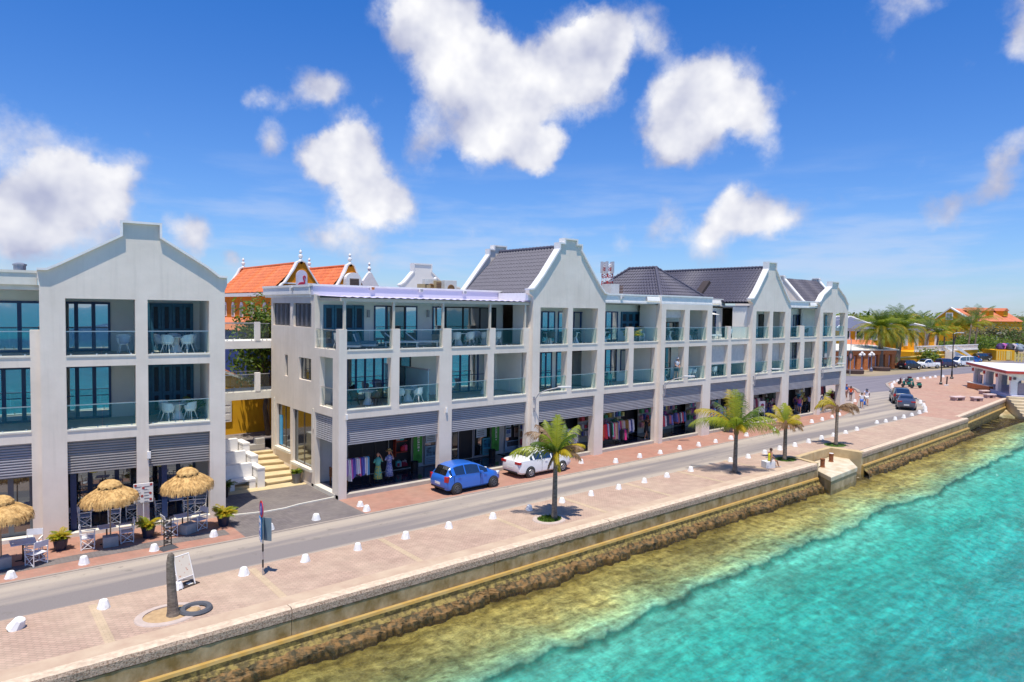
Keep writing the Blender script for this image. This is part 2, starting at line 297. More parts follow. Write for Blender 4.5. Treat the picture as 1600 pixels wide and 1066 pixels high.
# ---------------- ground, road, pavements, sea ----------------
gsand=M('dry_ground',(.34,.26,.17),.95,col2=(.22,.19,.12),scale=.15,bump=.3,bs=6)
ground=[(-3000,-10.35),(28.4,-10.35),(28.9,-8.95),(34.4,-8.75),(34.9,-10.35),(60.2,-9.55),(60.6,-8.75),(84,-6.9),(96,-8.6),(120,-5),(210,-14),(3000,-240),(4500,4500),(-3000,4500)]
sheet('ground',ground,-.02,gsand)
promM=brick('promenade_brick',(.47,.325,.25),(.40,.275,.21),(.29,.22,.165),.24,.12,(.50,.385,.28),rot=R(45))
plazaM=brick('plaza_brick',(.46,.27,.20),(.41,.235,.175),(.36,.23,.17),.21,.10,(.46,.32,.23))
redM=brick('red_brick_paving',(.42,.205,.15),(.37,.175,.125),(.32,.19,.14),.21,.10,(.36,.24,.18),rot=R(45))
greyB=brick('grey_brick_paving',(.21,.18,.175),(.15,.13,.13),(.10,.09,.085),.21,.10,(.24,.21,.18),rot=R(45))
stripM=brick('yellow_brick_strip',(.52,.40,.27),(.46,.35,.23),(.38,.29,.2),.21,.10,(.55,.42,.28))
asph=bpy.data.materials.new('road_surface'); asph.use_nodes=True
def mk_asph(ma,c1,c2,c3):
    t=ma.node_tree; n=t.nodes; l=t.links; b=n['Principled BSDF']; b.inputs['Roughness'].default_value=.85; b.inputs['Specular IOR Level'].default_value=.25
    tcn=n.new('ShaderNodeTexCoord'); mp=n.new('ShaderNodeMapping'); mp.inputs['Scale'].default_value=(.045,.85,1); l.new(tcn.outputs['Object'],mp.inputs[0])
    a=n.new('ShaderNodeTexNoise'); a.inputs['Scale'].default_value=1.3; a.inputs['Detail'].default_value=3; l.new(mp.outputs[0],a.inputs['Vector'])
    cr=n.new('ShaderNodeValToRGB'); cr.color_ramp.elements[0].position=.38; cr.color_ramp.elements[0].color=(*c1,1); cr.color_ramp.elements[1].position=.62; cr.color_ramp.elements[1].color=(*c2,1)
    sy=n.new('ShaderNodeSeparateXYZ'); l.new(tcn.outputs['Object'],sy.inputs[0]); ym=n.new('ShaderNodeMapRange'); l.new(sy.outputs[1],ym.inputs[0]); ym.inputs[1].default_value=-6.6; ym.inputs[2].default_value=-2.9; yr=n.new('ShaderNodeValToRGB'); l.new(ym.outputs[0],yr.inputs[0]); ye=yr.color_ramp.elements; ye[0].color=(-.0,)*3+(1,); ye[1].position=1; ye[1].color=(.45,.45,.45,1)
    for p_,v_ in ((.10,.35),(.2,.72),(.42,.62),(.52,.42),(.62,.62),(.75,.35),(.9,.12)): q_=ye.new(p_); q_.color=(v_,v_,v_,1)
    av=n.new('ShaderNodeMath'); av.operation='MULTIPLY_ADD'; l.new(a.outputs['Fac'],av.inputs[0]); av.inputs[1].default_value=.8; hf=n.new('ShaderNodeMath'); hf.operation='MULTIPLY_ADD'; l.new(yr.outputs[0],hf.inputs[0]); hf.inputs[1].default_value=.55; hf.inputs[2].default_value=-.15; l.new(hf.outputs[0],av.inputs[2]); l.new(av.outputs[0],cr.inputs[0])
    p=n.new('ShaderNodeTexNoise'); p.inputs['Scale'].default_value=1.4; p.inputs['Detail'].default_value=10; p.inputs['Roughness'].default_value=.7; l.new(tcn.outputs['Object'],p.inputs['Vector'])
    mr=n.new('ShaderNodeMapRange'); l.new(p.outputs['Fac'],mr.inputs[0]); mr.inputs[1].default_value=.58; mr.inputs[2].default_value=.66; mr.inputs[4].default_value=.55
    mx=n.new('ShaderNodeMix'); mx.data_type='RGBA'; l.new(mr.outputs[0],mx.inputs[0]); l.new(cr.outputs[0],mx.inputs[6]); mx.inputs[7].default_value=(*c3,1)
    g=n.new('ShaderNodeTexNoise'); g.inputs['Scale'].default_value=30; g.inputs['Detail'].default_value=4; l.new(tcn.outputs['Object'],g.inputs['Vector'])
    hv=n.new('ShaderNodeHueSaturation'); m3=n.new('ShaderNodeMapRange'); l.new(g.outputs['Fac'],m3.inputs[0]); m3.inputs[3].default_value=.8; m3.inputs[4].default_value=1.2; l.new(m3.outputs[0],hv.inputs['Value']); l.new(mx.outputs[2],hv.inputs['Color']); l.new(hv.outputs[0],b.inputs['Base Color'])
    bp=n.new('ShaderNodeBump'); bp.inputs['Strength'].default_value=.3; bp.inputs['Distance'].default_value=.01; l.new(g.outputs['Fac'],bp.inputs['Height']); l.new(bp.outputs[0],b.inputs['Normal'])
mk_asph(asph,(.40,.34,.275),(.215,.19,.18),(.17,.15,.13))
asph2=bpy.data.materials.new('newer_asphalt'); asph2.use_nodes=True; mk_asph(asph2,(.21,.19,.21),(.17,.155,.175),(.13,.12,.13))
far=[(-60,-2.5),(-13.93,-2.75),(-6.3,-3.0),(-2.3,-3.0),(11.7,-3.12),(25.4,-3.1),(35.2,-2.98),(43.2,-2.85),(51.5,-2.12),(55.9,-1.06),(59.7,.23),(66,2.7),(73,5.6)]
near=[(-60,-5.9),(-14.1,-6.1),(-7.3,-6.25),(-1,-6.4),(6.3,-6.35),(21.8,-6.6),(29.9,-6.55),(39.1,-6.65),(44,-6.6),(50.4,-6.4),(54.3,-6.36),(58.8,-6.1),(62,-5.74),(65.8,-4.43),(70.1,-2.43),(73.7,-.06),(75.2,1.9),(78.9,4.18)]
bayfar=[(78.9,4.18),(85,7.3),(88,8.6),(91.2,9.3),(96.3,9.9),(103.2,9.7),(110.5,8.9),(121.4,7.6),(150,5),(210,2)]
sheet('road',far+near[::-1],-.004,asph)
sheet('road',[(73,5.6),(77.7,8.4),(79.6,9.8),(80,30),(95.3,30),(95.3,17.4),(98,14.8),(106.6,13.9),(112,13.4),(126.8,13.3),(146,13.8),(180,14.5),(210,15)]+bayfar[::-1],-.008,asph2)
sheet('pavement',far+[(77.7,8.4),(79.6,9.8),(80,30),(56,30),(56,3),(.0,3),(.0,-2.93),(-5.6,-2.93),(-5.6,4),(-60,6)],.0,redM)
sheet('entrance_paving',[(-5.6,-2.935),(0,-2.935),(0,9),(-5.6,9)],.0,greyB)
sheet('pavement',[(-60,-1.9),(-16,-1.75),(-11.5,-1.7),(-8,-1.9),(-6,-2.1),(-6,-1.3),(-11,-1.0),(-60,-1.0)],.004,greyB)
sheet('promenade',near[:11]+[(58,-6.2),(58,-9.7),(34.9,-10.4),(34.4,-8.75),(28.9,-8.95),(28.4,-10.4),(-60,-10.4)],.0,promM)
sheet('plaza',[(58,-6.2)]+near[11:]+bayfar[1:8]+[(121.4,3),(98,-2),(84,-6.9),(60.6,-8.75),(60.2,-9.55),(58,-9.7)],.0,plazaM)
sheet('entrance_paving',[(56.6,-1),(60,0.9),(66,3.2),(72.5,6.1),(77,9),(79,11),(79,28),(60,28),(57,4)],.006,M('beige_paving',(.36,.29,.25),.8,scale=1))
for i,x in enumerate((-11.7,-6.6,-1.2,4.5,9.4,14.4,19.3,24.3)):
    sheet('paving_strip',[(x-.13,-6.5),(x+.13,-6.5),(x+.1,-9.9),(x-.16,-9.9)],.006,stripM)
sheet('promenade_edge',[(-60,-9.55),(28.4,-9.8),(28.4,-10.4),(-60,-10.4)],.008,M('sandy_edge',(.52,.40,.28),.9,col2=(.44,.31,.22),scale=1.2,bump=.2))
b=MB()   # pale kerb line crossing the entrance and the road edges
pts=[(-5.5,.62),(-4.6,.35),(-3.6,.1),(-2.7,.12),(-1.9,.35),(-1.1,.42),(0,.5)]
for a,c in zip(pts,pts[1:]): b.prism([a,c,(c[0],c[1]+.09),(a[0],a[1]+.09)],.0,.05)
b.build('kerb_strip',cream)['kind']='structure'
b=MB()
for L in (far[1:],):
    for a,c in zip(L,L[1:]): b.prism([(a[0],a[1]-.03),(c[0],c[1]-.03),(c[0],c[1]+.10),(a[0],a[1]+.10)],-.02,.018)
L=[(73,5.6),(75.5,6.9),(77.7,8.4),(79.1,9.6),(79.8,11)]
for a,c in zip(L,L[1:]): b.prism([a,c,(c[0]-.2,c[1]+.3),(a[0]-.2,a[1]+.3)],-.02,.13)
L=near[-4:]+bayfar[1:7]
for a,c in zip(L,L[1:]): b.prism([a,c,(c[0]+.25,c[1]-.25),(a[0]+.25,a[1]-.25)],-.02,.06)
b.build('kerb',M('kerb_concrete',(.36,.30,.25),.8,scale=2))['kind']='structure'

# sea bed: a shelf beside the wall, a ragged drop, then open water
def coast(x): 
    if x<34: return -10.75
    if x<60: return lerp(-10.9,-9.9,(x-34)/26)
    return max(-14,lerp(-9.6,-7.1,min(1,(x-60)/24))) if x<90 else -8-(x-90)*.05
vs=[];uv=[];xs=[]
x=-70.
while x<95: xs.append(x); x+=.8 if x<-20 else .2 if x<35 else .4 if x<60 else .8
vv=[i*.2 for i in range(19)]+[3.8+i*.07 for i in range(29)]+[5.9+i*.25 for i in range(17)]+[11,12.5,15,19,25,35,55,90,150,300,900,3000,6000]
sb=MB()
for x in xs:
    for v in vv:
        vp=v-.75*mn.noise((x*.16,0,3))-.4*mn.noise((x*.6,v*.4,8))-.16*mn.noise((x*2,v*1.5,1))-.07*mn.noise((x*5,v*4,1)) if v>.4 else v
        e=max(0,min(1,(vp-4.82)/.22)); z=-1.72-.12*min(v,4)/4-.22*e-.16*max(0,min(6,v-5))-.02*max(0,min(v,20)-5)+.10*mn.noise((x*.8,v*.8,5))+.05*mn.noise((x*2.5,v*2.5,2))
        z=min(z,-1.60)
        sb.v.append((x,(-10.5 if v==0 else coast(x)+.4-v) if v<12 else coast(0)-v,z)); uv.append((x/100,vp/20))
nv=len(vv)
for i in range(len(xs)-1):
    for j in range(nv-1):
        a=i*nv+j; sb.f.append((a,a+1,a+nv+1,a+nv)); sb.m.append(0)
def seabed_mat():
    ma=bpy.data.materials.new('sea_bed'); ma.use_nodes=True; t=ma.node_tree; n=t.nodes; l=t.links; b=n['Principled BSDF']; b.inputs['Roughness'].default_value=1; b.inputs['Specular IOR Level'].default_value=0
    u=n.new('ShaderNodeUVMap'); sp=n.new('ShaderNodeSeparateXYZ'); l.new(u.outputs[0],sp.inputs[0])
    tcn=n.new('ShaderNodeTexCoord')
    nz=n.new('ShaderNodeTexNoise'); nz.inputs['Scale'].default_value=.7; nz.inputs['Detail'].default_value=9; nz.inputs['Roughness'].default_value=.62; l.new(tcn.outputs['Object'],nz.inputs['Vector'])
    ms=n.new('ShaderNodeMath'); ms.operation='MULTIPLY_ADD'; l.new(nz.outputs['Fac'],ms.inputs[0]); ms.inputs[1].default_value=.10; ms.inputs[2].default_value=-.05
    # warp only inside the shelf
    lim=n.new('ShaderNodeMapRange'); l.new(sp.outputs[1],lim.inputs[0]); lim.inputs[1].default_value=.17; lim.inputs[2].default_value=.225; lim.inputs[3].default_value=1; lim.inputs[4].default_value=0
    mm=n.new('ShaderNodeMath'); mm.operation='MULTIPLY'; l.new(ms.outputs[0],mm.inputs[0]); l.new(lim.outputs[0],mm.inputs[1])
    ad=n.new('ShaderNodeMath'); l.new(sp.outputs[1],ad.inputs[0]); l.new(mm.outputs[0],ad.inputs[1])
    cr=n.new('ShaderNodeValToRGB'); l.new(ad.outputs[0],cr.inputs[0]); e=cr.color_ramp.elements
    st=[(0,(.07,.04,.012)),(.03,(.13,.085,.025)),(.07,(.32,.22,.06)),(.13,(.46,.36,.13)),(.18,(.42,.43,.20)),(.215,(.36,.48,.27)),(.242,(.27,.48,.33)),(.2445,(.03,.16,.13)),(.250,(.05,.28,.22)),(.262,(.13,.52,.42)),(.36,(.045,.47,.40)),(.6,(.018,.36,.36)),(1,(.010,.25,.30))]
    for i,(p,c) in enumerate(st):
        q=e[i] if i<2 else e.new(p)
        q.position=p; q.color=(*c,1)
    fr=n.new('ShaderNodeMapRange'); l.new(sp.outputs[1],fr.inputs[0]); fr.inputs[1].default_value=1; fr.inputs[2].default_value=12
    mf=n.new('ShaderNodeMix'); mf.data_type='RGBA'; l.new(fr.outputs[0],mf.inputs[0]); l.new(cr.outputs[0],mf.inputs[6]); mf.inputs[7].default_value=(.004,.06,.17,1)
    # weed and sand patches; wave light and shade painted in as stretched streaks
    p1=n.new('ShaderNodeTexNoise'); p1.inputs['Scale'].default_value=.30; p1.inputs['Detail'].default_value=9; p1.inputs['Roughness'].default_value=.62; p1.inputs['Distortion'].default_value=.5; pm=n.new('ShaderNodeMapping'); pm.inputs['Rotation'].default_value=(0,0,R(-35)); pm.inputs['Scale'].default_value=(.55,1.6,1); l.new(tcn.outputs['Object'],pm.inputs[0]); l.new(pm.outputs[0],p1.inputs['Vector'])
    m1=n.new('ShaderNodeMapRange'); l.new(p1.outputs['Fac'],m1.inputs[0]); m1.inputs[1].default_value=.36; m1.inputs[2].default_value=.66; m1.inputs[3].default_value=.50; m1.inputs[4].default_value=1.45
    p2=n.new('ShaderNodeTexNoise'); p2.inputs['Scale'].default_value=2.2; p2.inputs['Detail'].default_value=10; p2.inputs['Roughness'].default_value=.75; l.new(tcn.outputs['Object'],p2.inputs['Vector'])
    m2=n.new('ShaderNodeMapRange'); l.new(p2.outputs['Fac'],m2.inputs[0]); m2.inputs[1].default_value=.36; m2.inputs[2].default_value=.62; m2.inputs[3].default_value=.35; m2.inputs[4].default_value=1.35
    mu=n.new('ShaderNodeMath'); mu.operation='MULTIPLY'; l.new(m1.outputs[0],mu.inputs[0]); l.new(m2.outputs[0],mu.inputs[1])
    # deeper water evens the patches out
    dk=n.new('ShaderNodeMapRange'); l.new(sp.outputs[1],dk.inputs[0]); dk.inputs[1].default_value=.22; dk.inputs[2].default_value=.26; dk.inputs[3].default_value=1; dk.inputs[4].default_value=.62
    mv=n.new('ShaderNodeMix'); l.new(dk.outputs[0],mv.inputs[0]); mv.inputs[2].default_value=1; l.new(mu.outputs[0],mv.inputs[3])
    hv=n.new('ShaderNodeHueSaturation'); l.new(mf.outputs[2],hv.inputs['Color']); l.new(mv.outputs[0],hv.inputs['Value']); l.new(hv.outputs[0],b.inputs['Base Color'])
    return ma
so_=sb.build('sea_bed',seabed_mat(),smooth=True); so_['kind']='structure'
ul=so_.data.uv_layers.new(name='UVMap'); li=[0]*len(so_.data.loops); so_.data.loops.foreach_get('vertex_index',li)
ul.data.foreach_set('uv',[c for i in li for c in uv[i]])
sheet('sea_bed',[(94,-9),(6000,-300),(6000,-6000),(94,-6000)],-3.6,M('far_sea_bed',(.006,.20,.28),1,spec=0))
sheet('sea_bed',[(-6000,-10.5),(-69.8,-10.5),(-69.8,-6000),(-6000,-6000)],-3.6,M('far_sea_bed',(.006,.20,.28),1,spec=0))
wa=bpy.data.materials.new('sea_water'); wa.use_nodes=True; t=wa.node_tree; n=t.nodes; l=t.links
tr=n.new('ShaderNodeBsdfTransparent'); tr.inputs[0].default_value=(.90,.985,.97,1); g=n.new('ShaderNodeBsdfGlossy'); g.inputs['Roughness'].default_value=.06
tcn=n.new('ShaderNodeTexCoord'); mp=n.new('ShaderNodeMapping'); mp.inputs['Rotation'].default_value=(0,0,R(-25)); mp.inputs['Scale'].default_value=(.45,1.6,1); l.new(tcn.outputs['Object'],mp.inputs[0])
a=n.new('ShaderNodeTexNoise'); a.inputs['Scale'].default_value=1.7; a.inputs['Detail'].default_value=8; a.inputs['Roughness'].default_value=.6; a.inputs['Distortion'].default_value=.6; l.new(mp.outputs[0],a.inputs['Vector'])
bp=n.new('ShaderNodeBump'); bp.inputs['Strength'].default_value=1; bp.inputs['Distance'].default_value=.5; l.new(a.outputs['Fac'],bp.inputs['Height'])
fr=n.new('ShaderNodeFresnel'); fr.inputs[0].default_value=1.33; l.new(bp.outputs[0],fr.inputs['Normal']); l.new(bp.outputs[0],g.inputs['Normal'])
fm=n.new('ShaderNodeMath'); fm.operation='MINIMUM'; l.new(fr.outputs[0],fm.inputs[0]); fm.inputs[1].default_value=.7
ms=n.new('ShaderNodeMixShader'); l.new(fm.outputs[0],ms.inputs[0]); l.new(tr.outputs[0],ms.inputs[1]); l.new(g.outputs[0],ms.inputs[2]); l.new(ms.outputs[0],n['Material Output'].inputs[0])
sheet('sea',[(-6000,-10.4),(6000,-10.4),(6000,-6000),(-6000,-6000)],-1.5,wa)
sheet('sea',[(55,-10.4),(55,-6.5),(6000,-6.5),(6000,-10.4)],-1.5,wa)

# sea walls
capM=M('aggregate_cap',(.56,.40,.29),.95,col2=(.28,.175,.115),scale=22,bump=1,bs=26,thr=(.46,.60))
capT=M('worn_cap_top',(.68,.55,.40),.9,col2=(.50,.38,.27),scale=6,bump=.3)
wetM=M('algae_wall',(.46,.34,.19),.8,col2=(.22,.14,.04),scale=1.6,bump=.6,bs=8,stretch=(1,1,.7))
ledM=M('yellow_algae_ledge',(.42,.29,.10),.7,col2=(.40,.24,.05),scale=3)
rockM=M('reef_rock_brown',(.22,.12,.035),.75,col2=(.055,.042,.014),scale=4.5,bump=.9,bs=20,thr=(.42,.58)); rockK=M('shaded_wet_rock_edge',(.05,.035,.015),.5,col2=(.14,.07,.02),scale=6,bump=.6,thr=(.45,.65))  # wet rock rim, undercut shade at the waterline painted into its colour
rockY=M('reef_rock_olive',(.26,.19,.05),.8,col2=(.09,.065,.02),scale=5,bump=.9,bs=14,thr=(.42,.58))
def seawall(x0,y0,x1,y1,label,grp=None,rocks=True):
    L=math.hypot(x1-x0,y1-y0); rz=math.atan2(y1-y0,x1-x0)
    t=thing('seawall',label,'seawall',(x0,y0,0),rz)
    b=MB(); s=0.; k=0
    while s<L-.01:
        e=min(L,s+7.6+.9*math.sin(k*2.1)); nst=max(2,int((e-s)/.25)); vs=[]
        for i in range(nst+1):
            q=lerp(s+.015,e-.015,i/nst); j=.02*mn.noise((q*2.5,k,1)); j2=.018*mn.noise((q*4,k,7))
            vs+=[(q,.42,-.36),(q,.42,.012+.01),(q,.10+j,.055+j2),(q,.0+j,.01+j2),(q,-.03+j*.5,-.1),(q,-.02+j2,-.33)]
        m_=6; fs=[(i*m_+k2,(i+1)*m_+k2,(i+1)*m_+(k2+1)%m_,i*m_+(k2+1)%m_) for i in range(nst) for k2 in range(m_)]; b0=len(b.f)
        b.add(vs,fs+[tuple(range(m_)),tuple(nst*m_+q for q in range(m_))[::-1]])
        for fi in range(b0,b0+nst*m_):
            if (fi-b0)%m_ in (1,2): b.m[fi]=1
        s=e; k+=1
    b.build('wall_cap',[capM,capT],t)
    b=MB(); s=0.;k=0
    while s<L-.01:
        e=min(L,s+7.6+.9*math.sin(k*2.1)); b.box(s+.012,e-.012,.0,.42,-1.9,-.36); s=e; k+=1
    b.build('wall_face',wetM,t)
    b=MB(); nst=int(L/.3); vs=[]
    for i in range(nst+1):
        q=L*i/nst; j=.02*mn.noise((q*1.5,3,1)); vs+=[(q,.06,-1.9),(q,.06,-.86),(q,-.13+j,-.87),(q,-.16+j,-.96),(q,-.15,-1.9)]
    b.add(vs,[(i*5+k2,(i+1)*5+k2,(i+1)*5+(k2+1)%5,i*5+(k2+1)%5) for i in range(nst) for k2 in range(5)]+[tuple(range(5)),tuple(nst*5+q for q in range(5))[::-1]])
    for fi in range(nst*5): b.m[fi]=0 if fi%5 in (1,2) else 1
    b.build('ledge',[ledM,rockY],t)
    if rocks:
        b=MB(); nst=int(L/.11); M_=11; vs=[]
        for i in range(nst+1):
            q=L*i/nst; w=.42+.30*mn.noise((q*.35,9,1))+.24*mn.noise((q*1.3,2,1))+.12*mn.noise((q*4,2,1))
            for k2 in range(M_):
                u=k2/(M_-1); y=-.15-w*min(1,u*1.15); z=-1.12-.40*u-(.35*max(0,u-.82)/.18)
                nn=Vector((q*2.3+x0,y*4,u)); y+=(.12*mn.noise(nn*1.1+Vector((0,0,5)))+.07*mn.noise(nn*3.1))*min(1,u*3); z+=(.03*mn.noise(nn)+.035*mn.noise(nn*2.3)+.03*mn.noise(nn*5.5))*min(1,u*3)
                vs.append((q,y,z))
        fs=[(i*M_+k2,i*M_+k2+1,(i+1)*M_+k2+1,(i+1)*M_+k2) for i in range(nst) for k2 in range(M_-1)]
        b.add(vs,fs)
        for fi in range(len(fs)): b.m[fi]=1 if fi%(M_-1)<3 else 2 if fi%(M_-1)>8 else 0
        o=b.build('rock_shelf',[rockM,rockY,rockK],None,smooth=False); o.location=(x0,y0,0); o.rotation_euler=(0,0,rz); o['kind']='structure'
    return t
seawall(-60,-10.78,28.4,-10.78,'long stone seawall with rough capping in front of the promenade')
seawall(34.6,-10.95,60.1,-9.95,'stone seawall running from the jetty towards the plaza')
seawall(60.3,-9.1,84.0,-7.2,'seawall stepped back along the outer edge of the plaza',rocks=False)
# notch walls and the jetty block
jc=M('jetty_concrete',(.66,.58,.44),.85,col2=(.48,.38,.24),scale=1.3,bump=.4,bs=12)
t=thing('retaining_wall','low sand-coloured wall wrapping the notch behind the jetty','wall',(0,0,0))
b=MB()
for p in ([(28.4,-10.4),(28.95,-9.0),(29.2,-9.1),(28.7,-10.72),(28.4,-10.72)],[(28.95,-8.7),(31.6,-8.62),(31.6,-8.92),(29.2,-9.1),(28.95,-9.0)],[(31.64,-8.62),(34.7,-8.5),(34.4,-8.85),(31.64,-8.92)],[(34.7,-8.5),(35.2,-10.4),(35.0,-10.93),(34.5,-10.96),(34.4,-8.85)]):
    b.prism(p,-1.9,.06)
b.build('wall_face',M('notch_wall',(.58,.44,.24),.85,col2=(.46,.33,.17),scale=1.5,bump=.3),t,bev=.02)
J=[(28.75,-10.6),(29.2,-9.1),(34.4,-8.85),(34.9,-10.0),(33.0,-12.0),(28.7,-11.95),(28.2,-11.5)]
J=[G(1273,733,-.55),G(1283,729,-.55),(29.5,-9.1),(34.35,-8.9),(34.85,-9.9),G(1340,730,-.55),G(1299,746,-.55)]
t=thing('jetty','low concrete mooring block jutting from the seawall','jetty',(0,0,0))
b=MB(); b.prism([(p[0],p[1]) for p in J],-.86,-.55); b.build('deck',[jc],t,bev=.04)
b=MB(); cx=sum(p[0] for p in J)/len(J); cy=sum(p[1] for p in J)/len(J)
b.prism([(lerp(p[0],cx,.03),lerp(p[1],cy,.03)) for p in J],-1.9,-.862); b.build('base',[M('jetty_base',(.50,.40,.24),.85,col2=(.26,.2,.1),scale=1.5,bump=.4)],t)
rust=M('rust',(.30,.10,.03),.85,col2=(.16,.05,.02),scale=7,bump=.4)
for (px,py,py2,lb) in ((1285,730,717,'rusty mooring post at the seaward side of the jetty'),(1298.5,721.5,709,'rusty mooring post nearer the notch wall, with a pale top')):
    p=G(px,py,-.55); b=MB(); b.lathe([(.17,0),(.17,.04),(.145,.06),(.15,.5),(.165,.52),(.165,.57),(.13,.58)],seg=14)
    t=thing('mooring_bollard',lb,'bollard',(p.x,p.y,-.55),0,'rusty mooring posts on the jetty'); b.build('post',rust,t,smooth=False)
    if 'pale' in lb: b=MB(); b.lathe([(.15,.58),(.15,.60),(.1,.61)],seg=14); b.build('cap',whitep,t)

# ---------------- the long street building ----------------
def sx(x,y0): return CAMP.x+(x-CAMP.x)*(y0-CAMP.y)/(0-CAMP.y)
def gridwall(b,u0,u1,z0,z1,holes,fn):
    us=sorted({u0,u1}|{min(max(h[i],u0),u1) for h in holes for i in (0,1)})
    for a,c in zip(us,us[1:]):
        if c-a<1e-4: continue
        m_=(a+c)/2; hs_=sorted([(h[2],h[3]) for h in holes if h[0]<m_<h[1]]); z=z0
        for (p,q) in hs_:
            if p>z+1e-4: fn(a,c,z,min(p,z1))
            z=max(z,q)
        if z<z1-1e-4: fn(a,c,z,z1)
def window(par,x0,x1,z0,z1,y,n=2,fm=navy,gm=gl,fw=.07,mid=None,nm='window',axis='y',dp=.07,sill=False):
    """frame and one pane mesh, standing dp proud of the plane y (or x)"""
    f=MB(); g=MB()
    def bx(b,a,c,p,q,d0,d1):
        if axis=='y': b.box(a,c,d0,d1,p,q)
        else: b.box(d0,d1,a,c,p,q)
    d0,d1=y-dp,y
    bx(f,x0,x1,z1-fw,z1,d0,d1); bx(f,x0,x1,z0,z0+fw,d0,d1); w=(x1-x0)/n
    for i in range(n+1):
        c=x0+w*i; h=fw*(.8 if 0<i<n else .5); a=max(x0,c-h); e=min(x1,c+h)
        if i==0: a,e=x0,x0+fw
        if i==n: a,e=x1-fw,x1
        bx(f,a,e,z0+fw,z1-fw,d0,d1)
    if mid: 
        for i in range(n): bx(f,x0+w*i+fw,x0+w*(i+1)-fw,mid,mid+.03,d0-.03,d0-.005)
    o=f.build(nm,fm,par); bx(g,x0+fw*.5,x1-fw*.5,z0+fw*.5,z1-fw*.5,y-dp*.55,y-dp*.2); g.build('pane',gm,o)
    if sill:
        s=MB(); bx(s,x0-.08,x1+.08,z0-.10,z0-.004,y-.06 if axis=='y' else y-.10,y+.05); s.build('sill',M('sill_stone',(.33,.31,.29),.7),o)
    return o
def shutterdoor(par,x0,x1,z0,z1,y,n=4,nm='shutter_door',axis='y'):
    o=MB(); d=MB(); w=(x1-x0)/n
    def bx(b,a,c,p,q,d0,d1,mi=0):
        if axis=='y': b.box(a,c,d0,d1,p,q,mi)
        else: b.box(d0,d1,a,c,p,q,mi)
    bx(o,x0,x1,z0,z1,y-.04,y)
    for i in range(n):
        a=x0+w*i+.02; c=a+w-.04
        bx(o,a,a+.11,z0,z1,y-.09,y-.04); bx(o,c-.11,c,z0,z1,y-.09,y-.04)
        for (p,q) in ((z0,z0+.2),(z0+(z1-z0)*.38,z0+(z1-z0)*.38+.16),(z1-.16,z1)): bx(o,a+.11,c-.11,p,q,y-.088,y-.04)
        for (p,q) in ((z0+.22,z0+(z1-z0)*.38-.02),(z0+(z1-z0)*.38+.18,z1-.18)):
            bx(d,a+.13,c-.13,p,q,y-.05,y-.041); k=p+.03
            while k<q-.03: bx(d,a+.13,c-.13,k,k+.02,y-.075,y-.05); k+=.06
    r=o.build(nm,teal,par); d.build('slats',tealD,r); return r
def railing(par,x0,x1,z,y,h=1.02,gm=rg,axis='y',posts=True):
    g=MB(); r=MB(); c=MB()
    n=max(1,round((x1-x0)/1.3)); w=(x1-x0)/n
    for i in range(n):
        a,e=x0+.02+w*i,x0+w*(i+1)-.02
        if axis=='y': g.box(a,e,y,y+.014,z+.05,z+h-.04)
        else: g.box(y,y+.014,a,e,z+.05,z+h-.04)
        for q in (a+.15,e-.15):
            if axis=='y': r.box(q-.03,q+.03,y-.02,y+.035,z-.0,z+.07)
            else: r.box(y-.02,y+.035,q-.03,q+.03,z,z+.07)
    if axis=='y': r.box(x0,x1,y-.02,y+.035,z+h-.038,z+h)
    else: r.box(y-.02,y+.035,x0,x1,z+h-.038,z+h)
    o=g.build('glass_railing',gm,par); r.build('handrail',steel,o); return o
def louvre(par,x0,x1,z0,z1,y,m_=louv,axis='y',n=12):
    b=MB(); h=(z1-z0-.06)/n; pts=[]
    for i in range(n):
        z=z0+.06+i*h; pts+=[(y+.02,z),(y+.02,z+h*.26),(y-.05,z+h*.3),(y-.062,z+h*.62),(y-.05,z+h*.97)]
    pts+= [(y,z1),(y+.04,z1),(y+.04,z0+.06)]
    if axis=='y': b.wallx(pts,x0,x1)
    else: b.wallp([(p[0],p[1]) for p in pts],x0,x1)
    if axis=='y': b.box(x0,x1,y-.07,y+.05,z0,z0+.058)
    else: b.box(y-.07,y+.05,x0,x1,z0,z0+.058)
    return b.build('roller_shutter',m_,par)
def coping(b,path,y0,y1,t=.11,mi=0):
    """strip over the top of an outline (x,z) path"""
    n=len(path); up=[]
    for i,(x,z) in enumerate(path):
        ns=[]
        for a,c in ((i-1,i),(i,i+1)):
            if a<0 or c>=n: continue
            dx,dz=path[c][0]-path[a][0],path[c][1]-path[a][1]; l=math.hypot(dx,dz); ns.append((-dz/l,dx/l))
        nx=sum(q[0] for q in ns)/len(ns); nz=sum(q[1] for q in ns)/len(ns); l=nx*nx+nz*nz; up.append((x+nx*t/max(l,.4),z+nz*t/max(l,.4)))
    for i in range(n-1):
        b.wallp([path[i],path[i+1],up[i+1],up[i]][::-1],y0,y1,mi)
